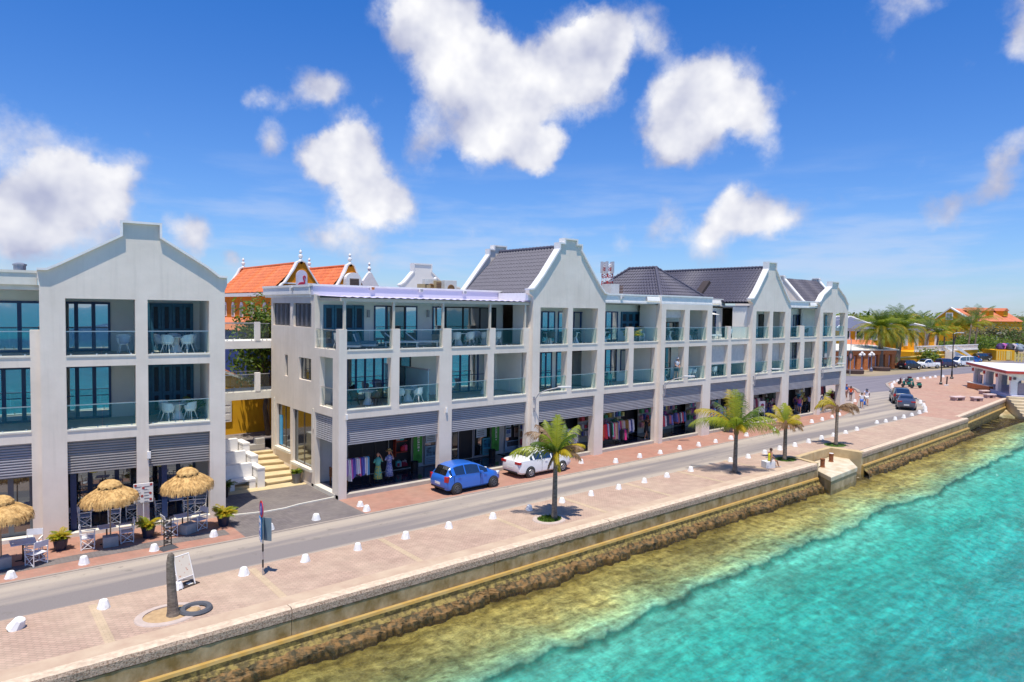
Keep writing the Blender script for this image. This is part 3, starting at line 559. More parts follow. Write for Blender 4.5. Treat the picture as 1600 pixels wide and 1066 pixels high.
def tiles(b,P0,U,V,L,H,mi=0,cw=.30,rh=.36,amp=.05):
    """corrugated pantile slope: P0 corner at the eave, U along the eave, V up the slope"""
    P0,U,V=Vector(P0),Vector(U).normalized(),Vector(V).normalized(); Nn=U.cross(V).normalized()
    if Nn.z<0: Nn=-Nn
    nu=max(4,int(L/cw)*4); nr=max(1,int(H/rh)); b0=len(b.v); vs=[]
    for r in range(nr):
        for e in (0,1):
            for i in range(nu+1):
                ph=(i/nu*L/cw)*2*pi; w=amp*math.sin(ph)+amp*.5*math.sin(2*ph)
                vs.append(P0+U*(L*i/nu)+V*(H*(r+e)/nr)+Nn*(w+(.032 if e==0 else .008)))
    fs=[]
    for r in range(nr):
        for i in range(nu):
            a=(2*r)*(nu+1)+i; fs.append((a,a+1,a+nu+2,a+nu+1))
            if r<nr-1: c=(2*r+1)*(nu+1)+i; fs.append((c,c+1,c+nu+2,c+nu+1))
    b.add(vs,fs,mi)
def gable_roof(par,xl,xr,xc,y0,y1,ze,zr,mat,ridge=True):
    """ridge running inland"""
    b=MB(); Hl=math.hypot(xc-xl,zr-ze); Hr=math.hypot(xr-xc,zr-ze)
    tiles(b,(xl,y0,ze),(0,1,0),(xc-xl,0,zr-ze),y1-y0,Hl); tiles(b,(xr,y0,ze),(0,1,0),(xc-xr,0,zr-ze),y1-y0,Hr)
    b.wallp([(xl,ze-.05),(xr,ze-.05),(xc,zr-.06)],y0+.02,y1-.02)
    if ridge:
        y=y0
        while y<y1-.1: b.tube([(xc,y,zr+.03),(xc,min(y+.38,y1),zr+.05)],[.10,.12],8); y+=.36
    return b.build('roof',mat,par)
T=thing('apartment_building','long white three-storey building with stepped gables, glass balconies and shops below','building',(0,0,0))
F1,FT,SB1,SBT=4.56,7.6,4.08,7.15; TH=.34
wb=MB(); wm_=MB(); fl=MB(); ceil=MB(); cop=MB(); inw=MB(); par=MB()
Zs=[ # x0,x1, ground opening, first openings, top openings, y0, gable
 ('A',-.02,12.99,[(.43,6.06),(6.91,12.55)],[(.42,2.97),(3.47,6.04),(6.89,9.44),(9.92,12.5)],None,0),
 ('B',12.99,19.57,[(13.59,18.69)],[(13.59,16.0),(16.45,18.86)],[(13.59,16.04),(16.46,18.85)],-.27),
 ('C',19.57,25.72,[(19.57,25.17)],[(19.6,22.13),(22.63,25.05)],None,0),
 ('D',25.72,32.2,[(26.16,31.13)],[(26.22,28.59),(29.16,31.48)],[(26.25,28.58),(29.19,31.54)],-.27),
 ('E',32.2,38.2,[(32.2,37.53)],[(32.25,34.52),(35.07,37.46)],None,0),
 ('F',38.2,44.62,[(38.68,43.4)],[(38.78,40.89),(41.54,43.78)],[(38.74,40.95),(41.51,43.63)],-.27),
 ('G',44.62,50.25,[(44.62,49.6)],[(44.64,46.56),(47.34,49.47)],None,0),
 ('H',50.25,56.2,[(50.85,55.15)],[(50.9,53.05),(53.72,55.6)],[(50.84,52.88),(53.5,55.57)],-.27)]
ZI={}
def sillp(a,c,y,z): b=MB(); b.box(a,c,y-.03,y+TH+.02,z-.05,z+.012); return b.build('sill',cream,T)
gab={'B':((12.60,10.96),[(12.75,11.0),(13.0,11.22)],16.09,.95,13.75,.5,14.02,14.36,(19.75,10.92)),}
for (k,x0,x1,go,fo,to,y0) in Zs:
    q=lambda x: sx(x,y0)
    X0,X1=q(x0),q(x1)
    if k in 'CEG': X0=ZI[prev][1]
    if k in 'BDFH': ZI_prev=prev
    ZI[k]=(X0,X1,y0); prev=k
    yb=y0+TH if y0==0 else y0+.55
    holes=[(q(a),q(c),.0,SB1) for a,c in go]+[(q(a),q(c),F1,SBT) for a,c in fo]
    if to: holes+=[(q(a),q(c),FT,9.95) for a,c in to]
    top=10.36 if to else FT
    gridwall(wb,X0,X1,0,top,holes,lambda a,c,z,w: wb.box(a,c,y0,yb,z,w))
    # plaster pilasters beside open terraces
    for a,c in go: louvre(T,q(a)+.005,q(c)-.005,2.72,SB1,y0+.2)
    for a,c in fo: railing(T,q(a)+.004,q(c)-.004,F1+.005,y0+.10,1.02)
    for a,c in fo: sillp(q(a)+.002,q(c)-.002,y0,F1)
    if to:
        for a,c in to: railing(T,q(a)+.004,q(c)-.004,FT+.005,y0+.10,1.02); sillp(q(a)+.002,q(c)-.002,y0,FT)
    else:
        ps={'A':[(-.02,.42),(3.06,3.5),(6.25,6.83),(9.6,10.02),(12.25,12.98)],'C':[(22.06,22.61)],'E':[(34.55,34.93)],'G':[(46.39,47.22)]}[k]
        e=X0
        for a,c in ps:
            a,c=(q(a),q(c)); wb.box(a,c,y0,y0+TH,FT,FT+1.07)
            if a-e>.2: railing(T,e+.01,a-.01,FT+.005,y0+.10,1.02,rgt if k=='A' else rg); sillp(e+.003,a-.003,y0,FT)
            e=c
        if X1-e>.4: railing(T,e+.01,X1-.3,FT+.005,y0+.10,1.02,rg); sillp(e+.003,X1-.01,y0,FT); wb.box(X1-.29,X1-.15,y0+.02,y0+.2,FT+.013,FT+1.0)
# gable fronts
def stepped(xl,zl,xr,zr,xc,w1,z1a,z1b,w2,z2):
    pl=[(xl,zl),(xl+.32,zl+.04),(xl+.62,zl+.32),(xl+1.2,zl+.95) if w2 else (xl+1.0,zl+.72)]
    pr=[(xr,zr),(xr-.32,zr+.04),(xr-.62,zr+.32),(xr-1.2,zr+.95) if w2 else (xr-1.0,zr+.72)]
    mid=[(xc-w1,z1a),(xc-w1,z1b)]+([(xc-w2,z1b),(xc-w2,z2),(xc+w2,z2),(xc+w2,z1b)] if w2 else [])+[(xc+w1,z1b),(xc+w1,z1a)]
    return pl+mid+pr[::-1]
GAB={'B':stepped(12.62,11.0,19.72,10.92,16.1,.95,13.66,14.0,.5,14.3),'D':None,'F':stepped(37.78,10.95,44.45,10.86,41.0,.62,13.62,14.18,None,0),'H':stepped(49.7,10.9,56.2,10.82,52.95,.66,12.42,12.92,None,0)}
for k,pth in GAB.items():
    if not pth: continue
    X0,X1,y0=ZI[k]; p2=[(sx(x,y0),z) for x,z in pth]
    wb.wallp([(X0,10.36),(X0,10.6),(p2[0][0],10.8)]+p2+[(p2[-1][0],10.75),(X1,10.55),(X1,10.36)],y0,y0+.35)
    cop=MB(); coping(cop,p2,y0-.13,y0+.42,.10); cop.build('gable_coping',whitep,T)
# flat roof, parapets and slabs
for k,(X0,X1,y0) in ZI.items():
    fl=MB(); fl.box(X0+.01,X1-.01,y0+(.56 if y0 else TH+.001),3.0,F1-.3,F1-.012); fl.build('floor_slab',floorT,T); fl=MB(); fl.box(X0+.01,X1-.01,y0+(.56 if y0 else TH+.001),3.0,FT-.3,FT-.012)
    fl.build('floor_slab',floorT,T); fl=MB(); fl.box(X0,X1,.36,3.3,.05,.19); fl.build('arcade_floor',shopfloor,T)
    pl_=MB(); pl_.box(X0+.0,X1,.02,.35,-.02,.2); pl_.build('plinth',M('plinth_stone',(.50,.45,.38),.8,scale=2),T)
pl_=MB(); pl_.box(-.035,.33,.36,3.0,-.02,.2); pl_.build('plinth',cream,T)
def pband(x0,x1,y,zb=10.36,zt=11.0):
    par=MB()
    par.box(x0,x1,y,y+.35,zb+.0,zb+.12); par.box(x0,x1,y+.04,y+.35,zb+.12,zt-.10); par.box(x0,x1,y-.03,y+.38,zt-.10,zt); par.build('parapet',whitep,T)
for k in 'CG': pband(ZI[k][0],ZI[k][1]-(.0),-.0); ceil.box(ZI[k][0],ZI[k][1],.35,3.0,10.30,10.42)
pband(ZI['D'][0],ZI['D'][1],-.27,10.362,11.02); pband(ZI['E'][0]+.001,ZI['E'][1],2.72,10.36,11.0)
par=MB(); par.box(ZI['D'][1]-.35,ZI['D'][1],.09,2.7,10.37,11.0); par.box(12.55,12.78,-.0,2.95,10.36,10.84); par.build('parapet',whitep,T)
for (a,c,y) in ((11.0,12.5,-.06),(23.9,25.3,-.06),(33.3,37.3,2.64),(48.0,49.4,-.06)):
    if a>12: b=MB(); b.wallx([(y,10.55),(y-.12,10.57),(y-.04,10.84),(y,10.86)],a,c); b.build('sun_catch_strip',whitep,T)  # added strips, tilted to catch sun where the fascia looks brightly lit
ceil.box(ZI['E'][0],ZI['E'][1],3.0,3.4,10.30,10.42)
for k in 'BDFH': X0,X1,y0=ZI[k]; ceil.box(X0,X1,y0+.36,3.0,10.28,10.42)
lav=M('lavender_fascia',(.70,.66,.74),.6,col2=(.66,.62,.70),scale=.5)
pa=MB(); pa.box(-.08,13.0,3.02,3.3,10.42,10.9); pa.build('roof_fascia',lav,T)
par=MB(); par.box(-.12,13.0,2.96,3.36,10.9,11.0); par.build('parapet_cap',whitep,T); par=MB()
par.box(-.15,.2,3.37,10.2,10.46,10.86); par.box(-.19,.24,3.36,10.24,10.86,10.98); par.box(-.05,.2,3.3,10.1,10.30,10.46)
ceil.box(.0,13.0,3.3,9.2,10.2,10.42); ceil.box(1.4,13.0,9.2,12.4,10.2,10.42); ceil.box(13.0,56.1,3.0,12.5,10.2,10.42)
# back walls of the balconies and shops
YB=dict(A=3.0,B=1.5,C=2.2,D=1.6,E=3.0,F=1.5,G=2.0,H=1.5)
for k,(X0,X1,y0) in ZI.items():
    yb=YB[k]
    inw.box(max(X0,.29),min(X1,ZI['H'][1]-.31),yb,yb+.2,F1-.012,10.28); 
    if k!='H': inw.box(X1-.45,X1-.2,y0+.56,yb,F1,SBT); 
    if k in 'BDF': inw.box(X1-.45,X1-.2,y0+.56,yb,FT,10.28); inw.box(X0+.0,X0+.2,y0+.56,yb,FT,10.28)
    if k in 'BDFH': inw.box(X0+.2,X0+.4,y0+.56,yb,F1,SBT)
# end walls of storeys: side facade facing the entrance steps
SH=[(.69,2.28,F1,7.17),(3.36,5.01,5.74,6.96),(6.64,7.1,5.74,6.98),(3.35,5.8,8.66,9.97),(6.26,8.92,8.66,9.97),(3.33,5.89,.95,3.97),(6.27,8.33,1.45,4.0),(.72,2.88,.0,4.14),(.34,2.92,FT,10.6)]
gridwall(wb,.34,9.2,0,10.46,SH,lambda a,c,z,w: wb.box(-.02,.28,a,c,z,w))
sw=MB()
for (p,q,z,w) in SH[1:7]: sw.box(.20,.27,p,q,z,w)
sw.build('window_recess',dark,T)
winx=lambda p,q,z,w,n,fm,gm,sill=True: window(T,p,q,z,w,.17,n,fm,gm,.05,axis='x',dp=.05,sill=sill)
slat=M('dark_shutter_slats',(.05,.05,.06),.5)
for (p,q,z,w) in (SH[3],SH[4]):
    o=winx(p,q,z,w,4,slat,slat); b=MB(); n=4
    for i in range(n):
        a=lerp(p,q,i/n)+.05; c=lerp(p,q,(i+1)/n)-.12; zz=z+.07
        b.cb((.15,(a+c)/2,(z+w)/2),(.03,.26,w-z-.1),R(32))
        while zz<w-.1: b.cb((.14,(a+c)/2,zz),(.05,.24,.012),R(32)); zz+=.09
    b.build('shutter_leaf',M('grey_slat',(.24,.23,.24),.5),o)
winx(*SH[1],3,slat,gld); winx(*SH[2],1,slat,gld)
for s_ in (SH[5],SH[6]): winx(*s_,2,M('bronze_frame',(.12,.10,.08),.4),gld,False)
for (a,c,e,f) in ((3.2,6.0,.80,.94),(6.15,8.45,1.30,1.44)): ex=MB(); ex.box(-.14,.10,a,c,e,f); ex.build('sill',cream,T)
for (a,c,e,f) in ((8.6,8.75,1.2,4.3),(3.0,3.1,3.2,4.3)): ex=MB(); ex.box(-.07,-.025,a,c,e,f); ex.build('wall_light_strip',cream,T)
b=MB(); b.box(.10,.16,7.85,8.2,1.55,3.3); b.build('blue_poster',M('sky_blue_panel',(.08,.42,.75),.5),T)
louvre(T,.72,2.88,2.78,4.14,.12,M('pale_shutter_paint',(.48,.48,.50),.45),'x')
railing(T,.72,2.26,F1+.01,.08,1.02,rgt,'x'); railing(T,.36,2.9,FT+.005,.06,1.02,rgt,'x')
inw.box(.0,.3,.7,3.0,F1-.3,F1-.013); inw.box(.0,.3,.35,3.0,FT-.3,FT-.013)
# lavender canopy over the terrace
cn=MB(); n=90; vs=[]
for i in range(n+1):
    x=lerp(.1,12.7,i/n); w=.025*math.sin(i*1.9); vs+=[(x,-.12,10.30+w),(x,3.05,10.40+w),(x,3.05,10.405+w),(x,-.12,10.305+w)]
cn.add(vs,[(i*4+k2,(i+1)*4+k2,(i+1)*4+(k2+1)%4,i*4+(k2+1)%4) for i in range(n) for k2 in range(4)])
cno=cn.build('canopy_sheet',M('lavender_canopy',(.60,.55,.72),.6),T)
cb=MB(); cb.box(.1,12.7,.02,.14,10.08,10.25); 
for x in (.3,1.9,3.2,4.8,6.4,8,9.65,11.2,12.5): cb.box(x-.03,x+.03,.15,3.0,10.12,10.25)
for x in (.31,3.13,6.28,9.62): cb.box(x-.06,x+.06,.02,.14,FT+1.075,10.078)
cb.box(12.3,12.42,.02,.14,FT+1.075,10.078)
cb.build('canopy_beams',M('cream_beams',(.66,.58,.46),.6),cno)
lamp=MB()
for x in (sx(5.2,0),): pass
# openings at the back of each balcony: storey, px from, px to, kind, panels
def bw(p0,p1,z0,z1,y,kind,n=2,mid=None):
    zr=530 if z0>7 else 600
    y=YB['A' if p0<828 else 'B' if p0<940 else 'C' if p0<1030 else 'D' if p0<1108 else 'E' if p0<1175 else 'F' if p0<1234 else 'G' if p0<1281 else 'H']
    a=FY(p0,zr,y).x; c=FY(p1,zr,y).x
    if kind=='teal': shutterdoor(T,a,c,z0,z1,y-.002,n,'shutter_door')
    elif kind=='dark': window(T,a,c,z0,z1,y-.002,n,blackp,gld,nm='balcony_door')
    elif kind=='blind':
        b=MB(); b.box(a,c,y-.05,y-.003,z0,z1); return b.build('roller_blind',M('beige_blind',(.62,.58,.54),.8),T)
    else: window(T,a,c,z0,z1,y-.002,n,navy,gl,nm='balcony_door',mid=mid)
zt=9.95; z1=7.1
bw(505,568,FT,9.9,3.0,'teal',4); bw(584,603,FT,9.9,3.0,'glass',1); bw(603,632,FT,9.9,3.0,'dark',1); bw(632,651,FT,9.9,3.0,'glass',1)
bw(675,694,FT,9.9,3.0,'glass',1); bw(695,774,FT,9.9,3.0,'dark',3); 
bw(814,826,FT,9.9,2.95,'glass',1)
for (a,c,k,n) in ((845,866,'glass',2),(871,882,'glass',1),(895,917,'glass',2),(923,931,'glass',1)): bw(a,c,FT,9.7,2.3,k,n)
for (a,c,k,n) in ((945,964,'glass',2),(1012,1025,'dark',1)): bw(a,c,FT,9.75,3.0,k,n)
a=FY(969,530,2.2).x; c=FY(1007,530,2.2).x; shutterdoor(T,a,c,8.35,9.75,2.198,4,'window_shutter')
bw(1040,1062,FT,9.0,3.0,'dark',2); bw(1063,1069,FT,9.0,3.0,'glass',1); bw(1078,1103,FT,9.6,3.0,'dark',3)
bw(1111,1117,FT,9.9,3.0,'glass',1); bw(1156,1169,FT,9.7,3.0,'glass',1)
for (a,c,k,n) in ((1184,1199,'dark',2),(1208,1221,'glass',1)): bw(a,c,FT,9.7,2.3,k,n)
for (a,c,k,n) in ((1238,1258,'glass',3),(1262,1274,'dark',2)): bw(a,c,FT,9.7,3.0,k,n)
bw(1287,1294,FT,9.7,2.3,'dark',1)
for (a,c,k,n,y) in ((541,611,'glass',5,3.0),(623,641,'dark',1,3.0),(704,759,'glass',4,3.0),(811,824,'glass',1,3.0),(842,861,'glass',2,2.3),(868,881,'glass',1,2.3),(892,913,'dark',1,2.3),(921,929,'glass',1,2.3),(944,962,'glass',2,3.0),(1011,1023,'dark',1,3.0),(1037,1046,'dark',1,3.0),(1075,1098,'dark',2,3.0),(1236,1248,'glass',2,3.0),(1259,1270,'dark',2,3.0),(1285,1292,'dark',1,2.3)): bw(a,c,F1,z1-.1,y,k,n,mid=F1+1.05)
for (a,c) in ((968,981),(990,1003)): 
    aa=FY(a,600,2.2).x; cc=FY(c,600,2.2).x; window(T,aa,cc,F1+.75,6.9,2.198,1,navy,gl,sill=True)
for (a,c) in ((1110.7,1136),(1141,1166),(1179,1199),(1205,1225)):
    y=.3; aa=FY(a,600,y).x; cc=FY(c,600,y).x; b=MB(); b.box(aa-.05,cc+.05,.28 if a<1170 else .29,.32 if a<1170 else .33,5.62,SBT-.005); b.box(aa-.05,cc+.05,.26,.34,5.56,5.62); b.build('roller_blind',M('beige_blind',(.62,.58,.54),.8),T)
b=MB(); b.box(26.3,28.4,.1,.14,9.35,9.94); b.build('roller_blind',M('beige_blind',(.62,.58,.54),.8),T)
# frosted screen between two flats
b=MB(); b.box(5.6,5.66,.5,2.9,F1+.02,6.3); s_=b.build('privacy_screen',frost,T); b=MB(); b.box(5.56,5.7,.45,2.9,6.302,6.36); b.build('screen_rail',louv,s_)
# shop fronts behind the arcade, y = 3.2
sf=MB(); sf.box(.3,56,3.2,3.4,.19,F1-.3); sf.build('shop_wall',M('shop_wall',(.62,.60,.57),.8,scale=1),T)
def shopw(p0,p1,z0=.25,z1=3.9,n=2,fm=blackp,gm=gld,py=690,y=3.19): a=FY(p0,py,y).x; c=FY(p1,py,y).x; return window(T,a,c,z0,z1,y,n,fm,gm,nm='shop_window')
shopw(544,606,n=3,gm=dark); o=shopw(608,641,n=1); shopw(662,700,n=2,fm=louv); shopw(704,716,n=1,fm=louv); shopw(717,737,n=1,gm=dark); shopw(739,766,n=1,fm=louv); shopw(788,824,n=1,fm=louv)
for (a,c,n,g_) in ((843,873,2,gld),(875,926,2,dark),(943,1010,4,dark),(1012,1026,1,gld)): shopw(a,c,n=n,gm=g_,py=670)
for (a,c,n,g_) in ((1036,1063,2,dark),(1064,1099,3,gld),(1110,1120,1,gld),(1126,1150,2,dark),(1152,1168,2,gld),(1185,1222,3,dark),(1232,1273,4,dark)): shopw(a,c,n=n,gm=g_,py=640)
# shop columns
for p in (650,783,868): pass
# far end wall
EH=[(.35,2.1,F1,SBT),(.35,2.1,FT,9.95),(.6,2.6,.2,3.4)]
X1=ZI['H'][1]
gridwall(wb,.28,12.5,0,10.6,EH,lambda a,c,z,w: wb.box(X1-.3,X1,a,c,z,w))
wb.wallx([(.28,10.6),(12.5,10.6),(12.5,11),(.28,11)],X1-.3,X1)
# rear
wb.box(.28,1.6,8.95,9.2,0,10.2); wb.box(1.4,X1-.3,12.2,12.5,0,10.2); wb.box(1.4,1.6,9.2,12.2,0,10.2)
wbo=wb.build('facade_wall',wall,T); par.build('side_parapet',whitep,T); ceil.build('roof_deck',M('roof_screed',(.45,.45,.45),.9),T); inw.build('inner_wall',wallw,T)
# tiled roofs
gable_roof(T,12.75,19.6,16.1,.05,7.25,10.85,13.95,tileM)
gable_roof(T,37.6,44.3,40.9,.05,15.5,10.75,13.85,tileM)
b=MB(); pth=[(12.6,11.0),(12.95,11.05),(15.15,13.7),(15.15,14.05),(15.6,14.05),(15.6,14.35),(16.6,14.35),(16.6,14.05),(17.05,14.05),(17.05,13.7),(19.3,11.05),(19.6,11.0)]
b.wallp([(12.6,10.42)]+pth+[(19.6,10.42)],7.3,7.6); bo=b.build('rear_gable',wall,T); b=MB(); coping(b,pth,7.2,7.7,.1); b.build('coping',whitep,bo)
# hipped roof
def tri_tiles(b,A,B_,Cc,mi=0):
    """tile a triangle: eave A-B, apex C, row by row"""
    A,B_,Cc=Vector(A),Vector(B_),Vector(Cc); n=11
    for r in range(n):
        t0,t1=r/n,(r+1)/n; P,Q=A.lerp(Cc,t0),B_.lerp(Cc,t0); P2,Q2=A.lerp(Cc,t1),B_.lerp(Cc,t1)
        U=(Q-P); L=U.length; U.normalize(); Nn=U.cross(Cc-A).normalized(); Nn=Nn if Nn.z>0 else -Nn
        k=max(2,int(L/.075)); vs=[]
        for (p,q,o) in ((P,Q,.045),(P2,Q2,.008)):
            for i in range(k+1):
                s=p.lerp(q,i/k); w=.035*math.sin((s-A).dot(U)/.30*2*pi); vs.append(s+Nn*(w+o))
        b.add(vs,[(i,i+1,k+2+i,k+1+i) for i in range(k)],mi)
b=MB(); xl,xr,yf,yr=29.2,36.2,2.75,12.2; A1=(32.6,6.1,13.6); A2=(32.6,9.1,13.6); ze=10.7
tri_tiles(b,(xl,yf,ze),(xr,yf,ze),A1); tri_tiles(b,(xr,yr,ze),(xl,yr,ze),A2)
for (x,s) in ((xl,1),(xr,-1)):
    A,B_=Vector((x,yf,ze)),Vector((x,yr,ze)); n=11
    for r in range(n):
        t0,t1=r/n,(r+1)/n; vs=[]; L=yr-yf; k=110
        for t_,o in ((t0,.045),(t1,.008)):
            p=A.lerp(Vector(A1),t_); q=B_.lerp(Vector(A2),t_)
            Nn=Vector((-s*.64,0,.76))
            for i in range(k+1):
                sp=p.lerp(q,i/k); w=.035*math.sin(sp.y/.30*2*pi); vs.append(sp+Nn*(w+o))
        b.add(vs,[(i,i+1,k+2+i,k+1+i) for i in range(k)])
for (p,q) in (((xl,yf,ze),A1),((xr,yf,ze),A1),((xl,yr,ze),A2),((xr,yr,ze),A2),(A1,A2)):
    p,q=Vector(p),Vector(q); n=int((q-p).length/.36)
    for i in range(n): a=p.lerp(q,i/n)+Vector((0,0,.04)); c=p.lerp(q,(i+1)/n)+Vector((0,0,.08)); b.tube([a,c],[.10,.13],8)
b.build('hipped_roof',tileM,T)
# roof block with its ridge along the street
b=MB(); tiles(b,(48.15,.75,11.0),(1,0,0),(0,2.25,2.25),7.1,3.2); tiles(b,(48.15,5.25,11.0),(1,0,0),(0,-2.25,2.25),7.1,3.2); b.wallx([(.8,10.9),(5.2,10.9),(3,13.2)],48.2,55.2); b.build('roof',tileM,T)
for x,nm in ((48.0,'near'),(55.15,'far')):
    b=MB(); pt=[(.55,10.9),(.75,11.05),(2.65,13.15),(2.65,13.45),(3.35,13.45),(3.35,13.15),(5.25,11.05),(5.45,10.9)]
    b.wallx([(.55,10.42)]+pt+[(5.45,10.42)],x,x+.22); g_=b.build('gable_wall',wall,T)
    b=MB()
    for (a,c) in zip(pt,pt[1:]):
        dy,dz=c[0]-a[0],c[1]-a[1]; l=math.hypot(dy,dz); ny,nz=-dz/l,dy/l
        b.wallx([a,c,(c[0]+ny*.1,c[1]+nz*.1),(a[0]+ny*.1,a[1]+nz*.1)],x-.08,x+.3)
    b.build('coping',whitep,g_)
b=MB(); b.box(49.9,56.1,5.3,12.5,10.42,10.9); 
b=MB(); b.wallp([(35.9,11.25),(37.2,12.4),(37.0,12.6),(35.7,11.4)],3.6,4.3); b.build('roof_hatch',M('dark_brown',(.05,.035,.03),.6),T)
# grey gable further back on the roof
b=MB(); pth=[(9.4,11.35),(9.75,11.55),(10.5,12.35),(10.5,12.9),(11.9,12.9),(11.9,12.4),(12.9,11.6),(14.5,11.3)]
b.wallp([(9.4,10.42)]+pth+[(14.5,10.42)],10,10.3); bo=b.build('rear_gable',wallw,T); b=MB(); coping(b,pth,9.95,10.45,.09); b.build('coping',whitep,bo)
# wall lamps on curved arms
for (px,) in ((834,),(1036,),(1177,),(1283,)):
    p=FY(px,620 if px<1100 else 590,-.27 ); z=4.55
    b=MB(); pts=[(p.x,-.30,3.55),(p.x,-.42,3.6),(p.x,-.45,4.3),(p.x+.12,-.62,4.62),(p.x+.5,-.95,4.85),(p.x+1.1,-1.35,5.0)]; b.tube(pts,.035,6); b.box(p.x-.06,p.x+.06,-.33,-.272,3.45,3.7); b.box(p.x-.06,p.x+.06,-.33,-.272,4.2,4.4)
    o=b.build('lamp_arm',louv,T); b=MB(); b.cb((p.x+1.4,-1.52,5.03),(.85,.26,.12),R(-30)); b.build('lamp_head',M('lamp_grey',(.6,.6,.58),.5),o,bev=.03)
for p in ((697,641),(541,652)): 
    q=FY(p[0],p[1],-.0); b=MB(); b.box(q.x-.05,q.x+.05,-.1,-.001,q.z-.13,q.z+.13); b.build('wall_light',whitep,T)
for px in (575,668): 
    q=FY(px,490,2.99); b=MB(); b.box(q.x-.07,q.x+.07,2.88,2.99,q.z-.22,q.z+.2); b.build('wall_light',louv,T)

# ---------------- the cafe building on the left ----------------
LO=Vector((-5.35,.6,0)); LR=-.139
T2=thing('apartment_building','white gabled building with a cafe and thatched parasols at street level, beside the steps','building',LO,LR)
def sill2(a,c,d,e,f,g,nm='sill'): b=MB(); b.box(a,c,d,e,f,g); return b.build(nm,cream,T2)
w2=MB(); p2=MB(); i2=MB(); f2=MB()
Z2=[(-7.0,0.,[(-6.12,-3.6),(-3.13,-.66)],0.,True),(-13.5,-7.0,[(-9.6,-7.35),(-12.4,-10.1)],.30,False)]
for (x0,x1,op,y0,gb) in Z2:
    yb=y0+(.34 if not gb else .62)
    holes=[(a,c,.0,4.04) for a,c in op]+[(a,c,4.52,7.15) for a,c in op]+([(a,c,7.6,9.98) for a,c in op] if gb else [])
    gridwall(w2,x0,x1,0,10.4 if gb else 7.6,holes,lambda a,c,z,w: w2.box(a,c,y0,yb,z,w))
    for a,c in op:
        louvre(T2,a+.005,c-.005,2.66,4.04,y0+.2,louv2 if gb else louv); railing(T2,a+.004,c-.004,4.53,y0+.1,1.02); sill2(a+.002,c-.002,y0-.03,y0+.37,4.47,4.535)
        railing(T2,a+.004,c-.004,7.61,y0+.1,1.02); sill2(a+.002,c-.002,y0-.03,y0+.37,7.55,7.615)
        sill2(a,c,y0+.02,y0+.35,-.02,.16,'plinth')
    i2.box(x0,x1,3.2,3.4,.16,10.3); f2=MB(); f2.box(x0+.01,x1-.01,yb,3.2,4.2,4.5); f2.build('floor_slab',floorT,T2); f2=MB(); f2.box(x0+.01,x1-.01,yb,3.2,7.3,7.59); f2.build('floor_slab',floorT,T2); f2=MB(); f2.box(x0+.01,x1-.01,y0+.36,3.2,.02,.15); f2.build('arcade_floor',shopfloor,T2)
w2.box(-10.1,-9.6,.30,.62,7.6,8.67); w2.box(-7.35,-7.0,.30,.63,7.6,8.67); w2.box(-13.5,-12.4,.30,.62,7.6,8.67)
i2.box(-3.5,-3.3,.63,3.2,4.5,7.3); i2.box(-3.5,-3.3,.63,3.2,7.6,10.3); i2.box(-.66,-.3,.63,3.2,4.5,7.3); i2.box(-.66,-.3,.63,3.2,7.6,10.3); i2.box(-7.0,-6.5,.63,3.2,4.5,7.3); i2.box(-7.0,-6.5,.63,3.2,7.6,10.3)
gp=[(-7.06,11.1),(-6.72,11.1),(-6.3,11.32),(-4.03,12.66),(-4.03,13.22),(-2.64,13.22),(-2.64,12.66),(-.75,11.45),(-.25,11.05),(.1,11.03)]
w2.wallp([(-7.0,10.4),(-7.0,10.55),(-7.06,10.8)]+gp+[(.1,10.7),(0,10.45),(0,10.4)],0,.4)
cpo=MB(); coping(cpo,gp,-.15,.5,.09); cpo.build('gable_coping',whitep,T2)
w2.box(-.3,0,.62,9.5,0,10.4); i2.box(-13.5,0,9.2,9.5,0,10.3)
p2.box(-13.5,-7.07,.18,.5,10.50,10.98); p2.box(-13.5,-7.07,.14,.54,10.98,11.08); p2.box(-13.5,-7.01,.34,.6,10.3,10.5); i2.box(-13.5,-7.0,.6,3.4,10.3,10.45)
b=MB()
for s_ in (1,-1):
    xe=0 if s_>0 else -7.0
    tiles(b,(xe,.5,11.0),(0,1,0),(-3.35-xe,0,1.95),8.5,math.hypot(3.4,1.95))
b.build('roof',tileM,T2)
w2.build('facade_wall',wall,T2); p2.build('parapet',cream,T2); i2.build('inner_wall',wallw,T2)
window(T2,-6.45,-4.45,4.5,6.95,3.19,3,navy,gl,.10,nm='balcony_door',mid=5.55); window(T2,-6.45,-4.45,7.6,9.85,3.19,3,navy,gl,.10,nm='balcony_door',mid=8.65)
shutterdoor(T2,-3.28,-.95,7.6,9.85,3.19,5); shutterdoor(T2,-3.28,-.95,4.5,6.95,3.19,5)
window(T2,-9.9,-7.05,4.5,6.95,3.19,4,navy,gl,.10,nm='balcony_door',mid=5.55); window(T2,-10.5,-7.0,7.6,9.85,3.19,4,navy,gl,.10,nm='balcony_door',mid=8.65)
window(T2,-9.6,-7.36,.17,2.66,.85,3,M('grey_frame',(.12,.13,.14),.5),gld,.12,nm='shop_window')
b=MB(); b.box(-9.3,-7.9,.83,.845,.3,1.45); b.box(-7.75,-7.45,.83,.845,.3,1.45); b.build('window_film',M('white_film',(.62,.62,.68),.6),T2)
window(T2,-6.4,-3.2,.17,3.9,3.19,3,navy,gld,.12,nm='shop_window'); window(T2,-3.2,-.9,.17,3.9,3.19,3,navy,gld,.12,nm='shop_window')
for x in (-2.6,-6.05): b=MB(); b.box(x,x+.22,.5,.75,.16,4.0); b.build('column',navy,T2)
b=MB(); b.box(-3.2,-3.06,-.1,-.002,3.05,3.35); b.build('wall_light',whitep,T2)
b=MB(); b.box(-3.66,-3.0,-.10,-.003,1.78,1.84); b.build('wall_rail',louv,T2)
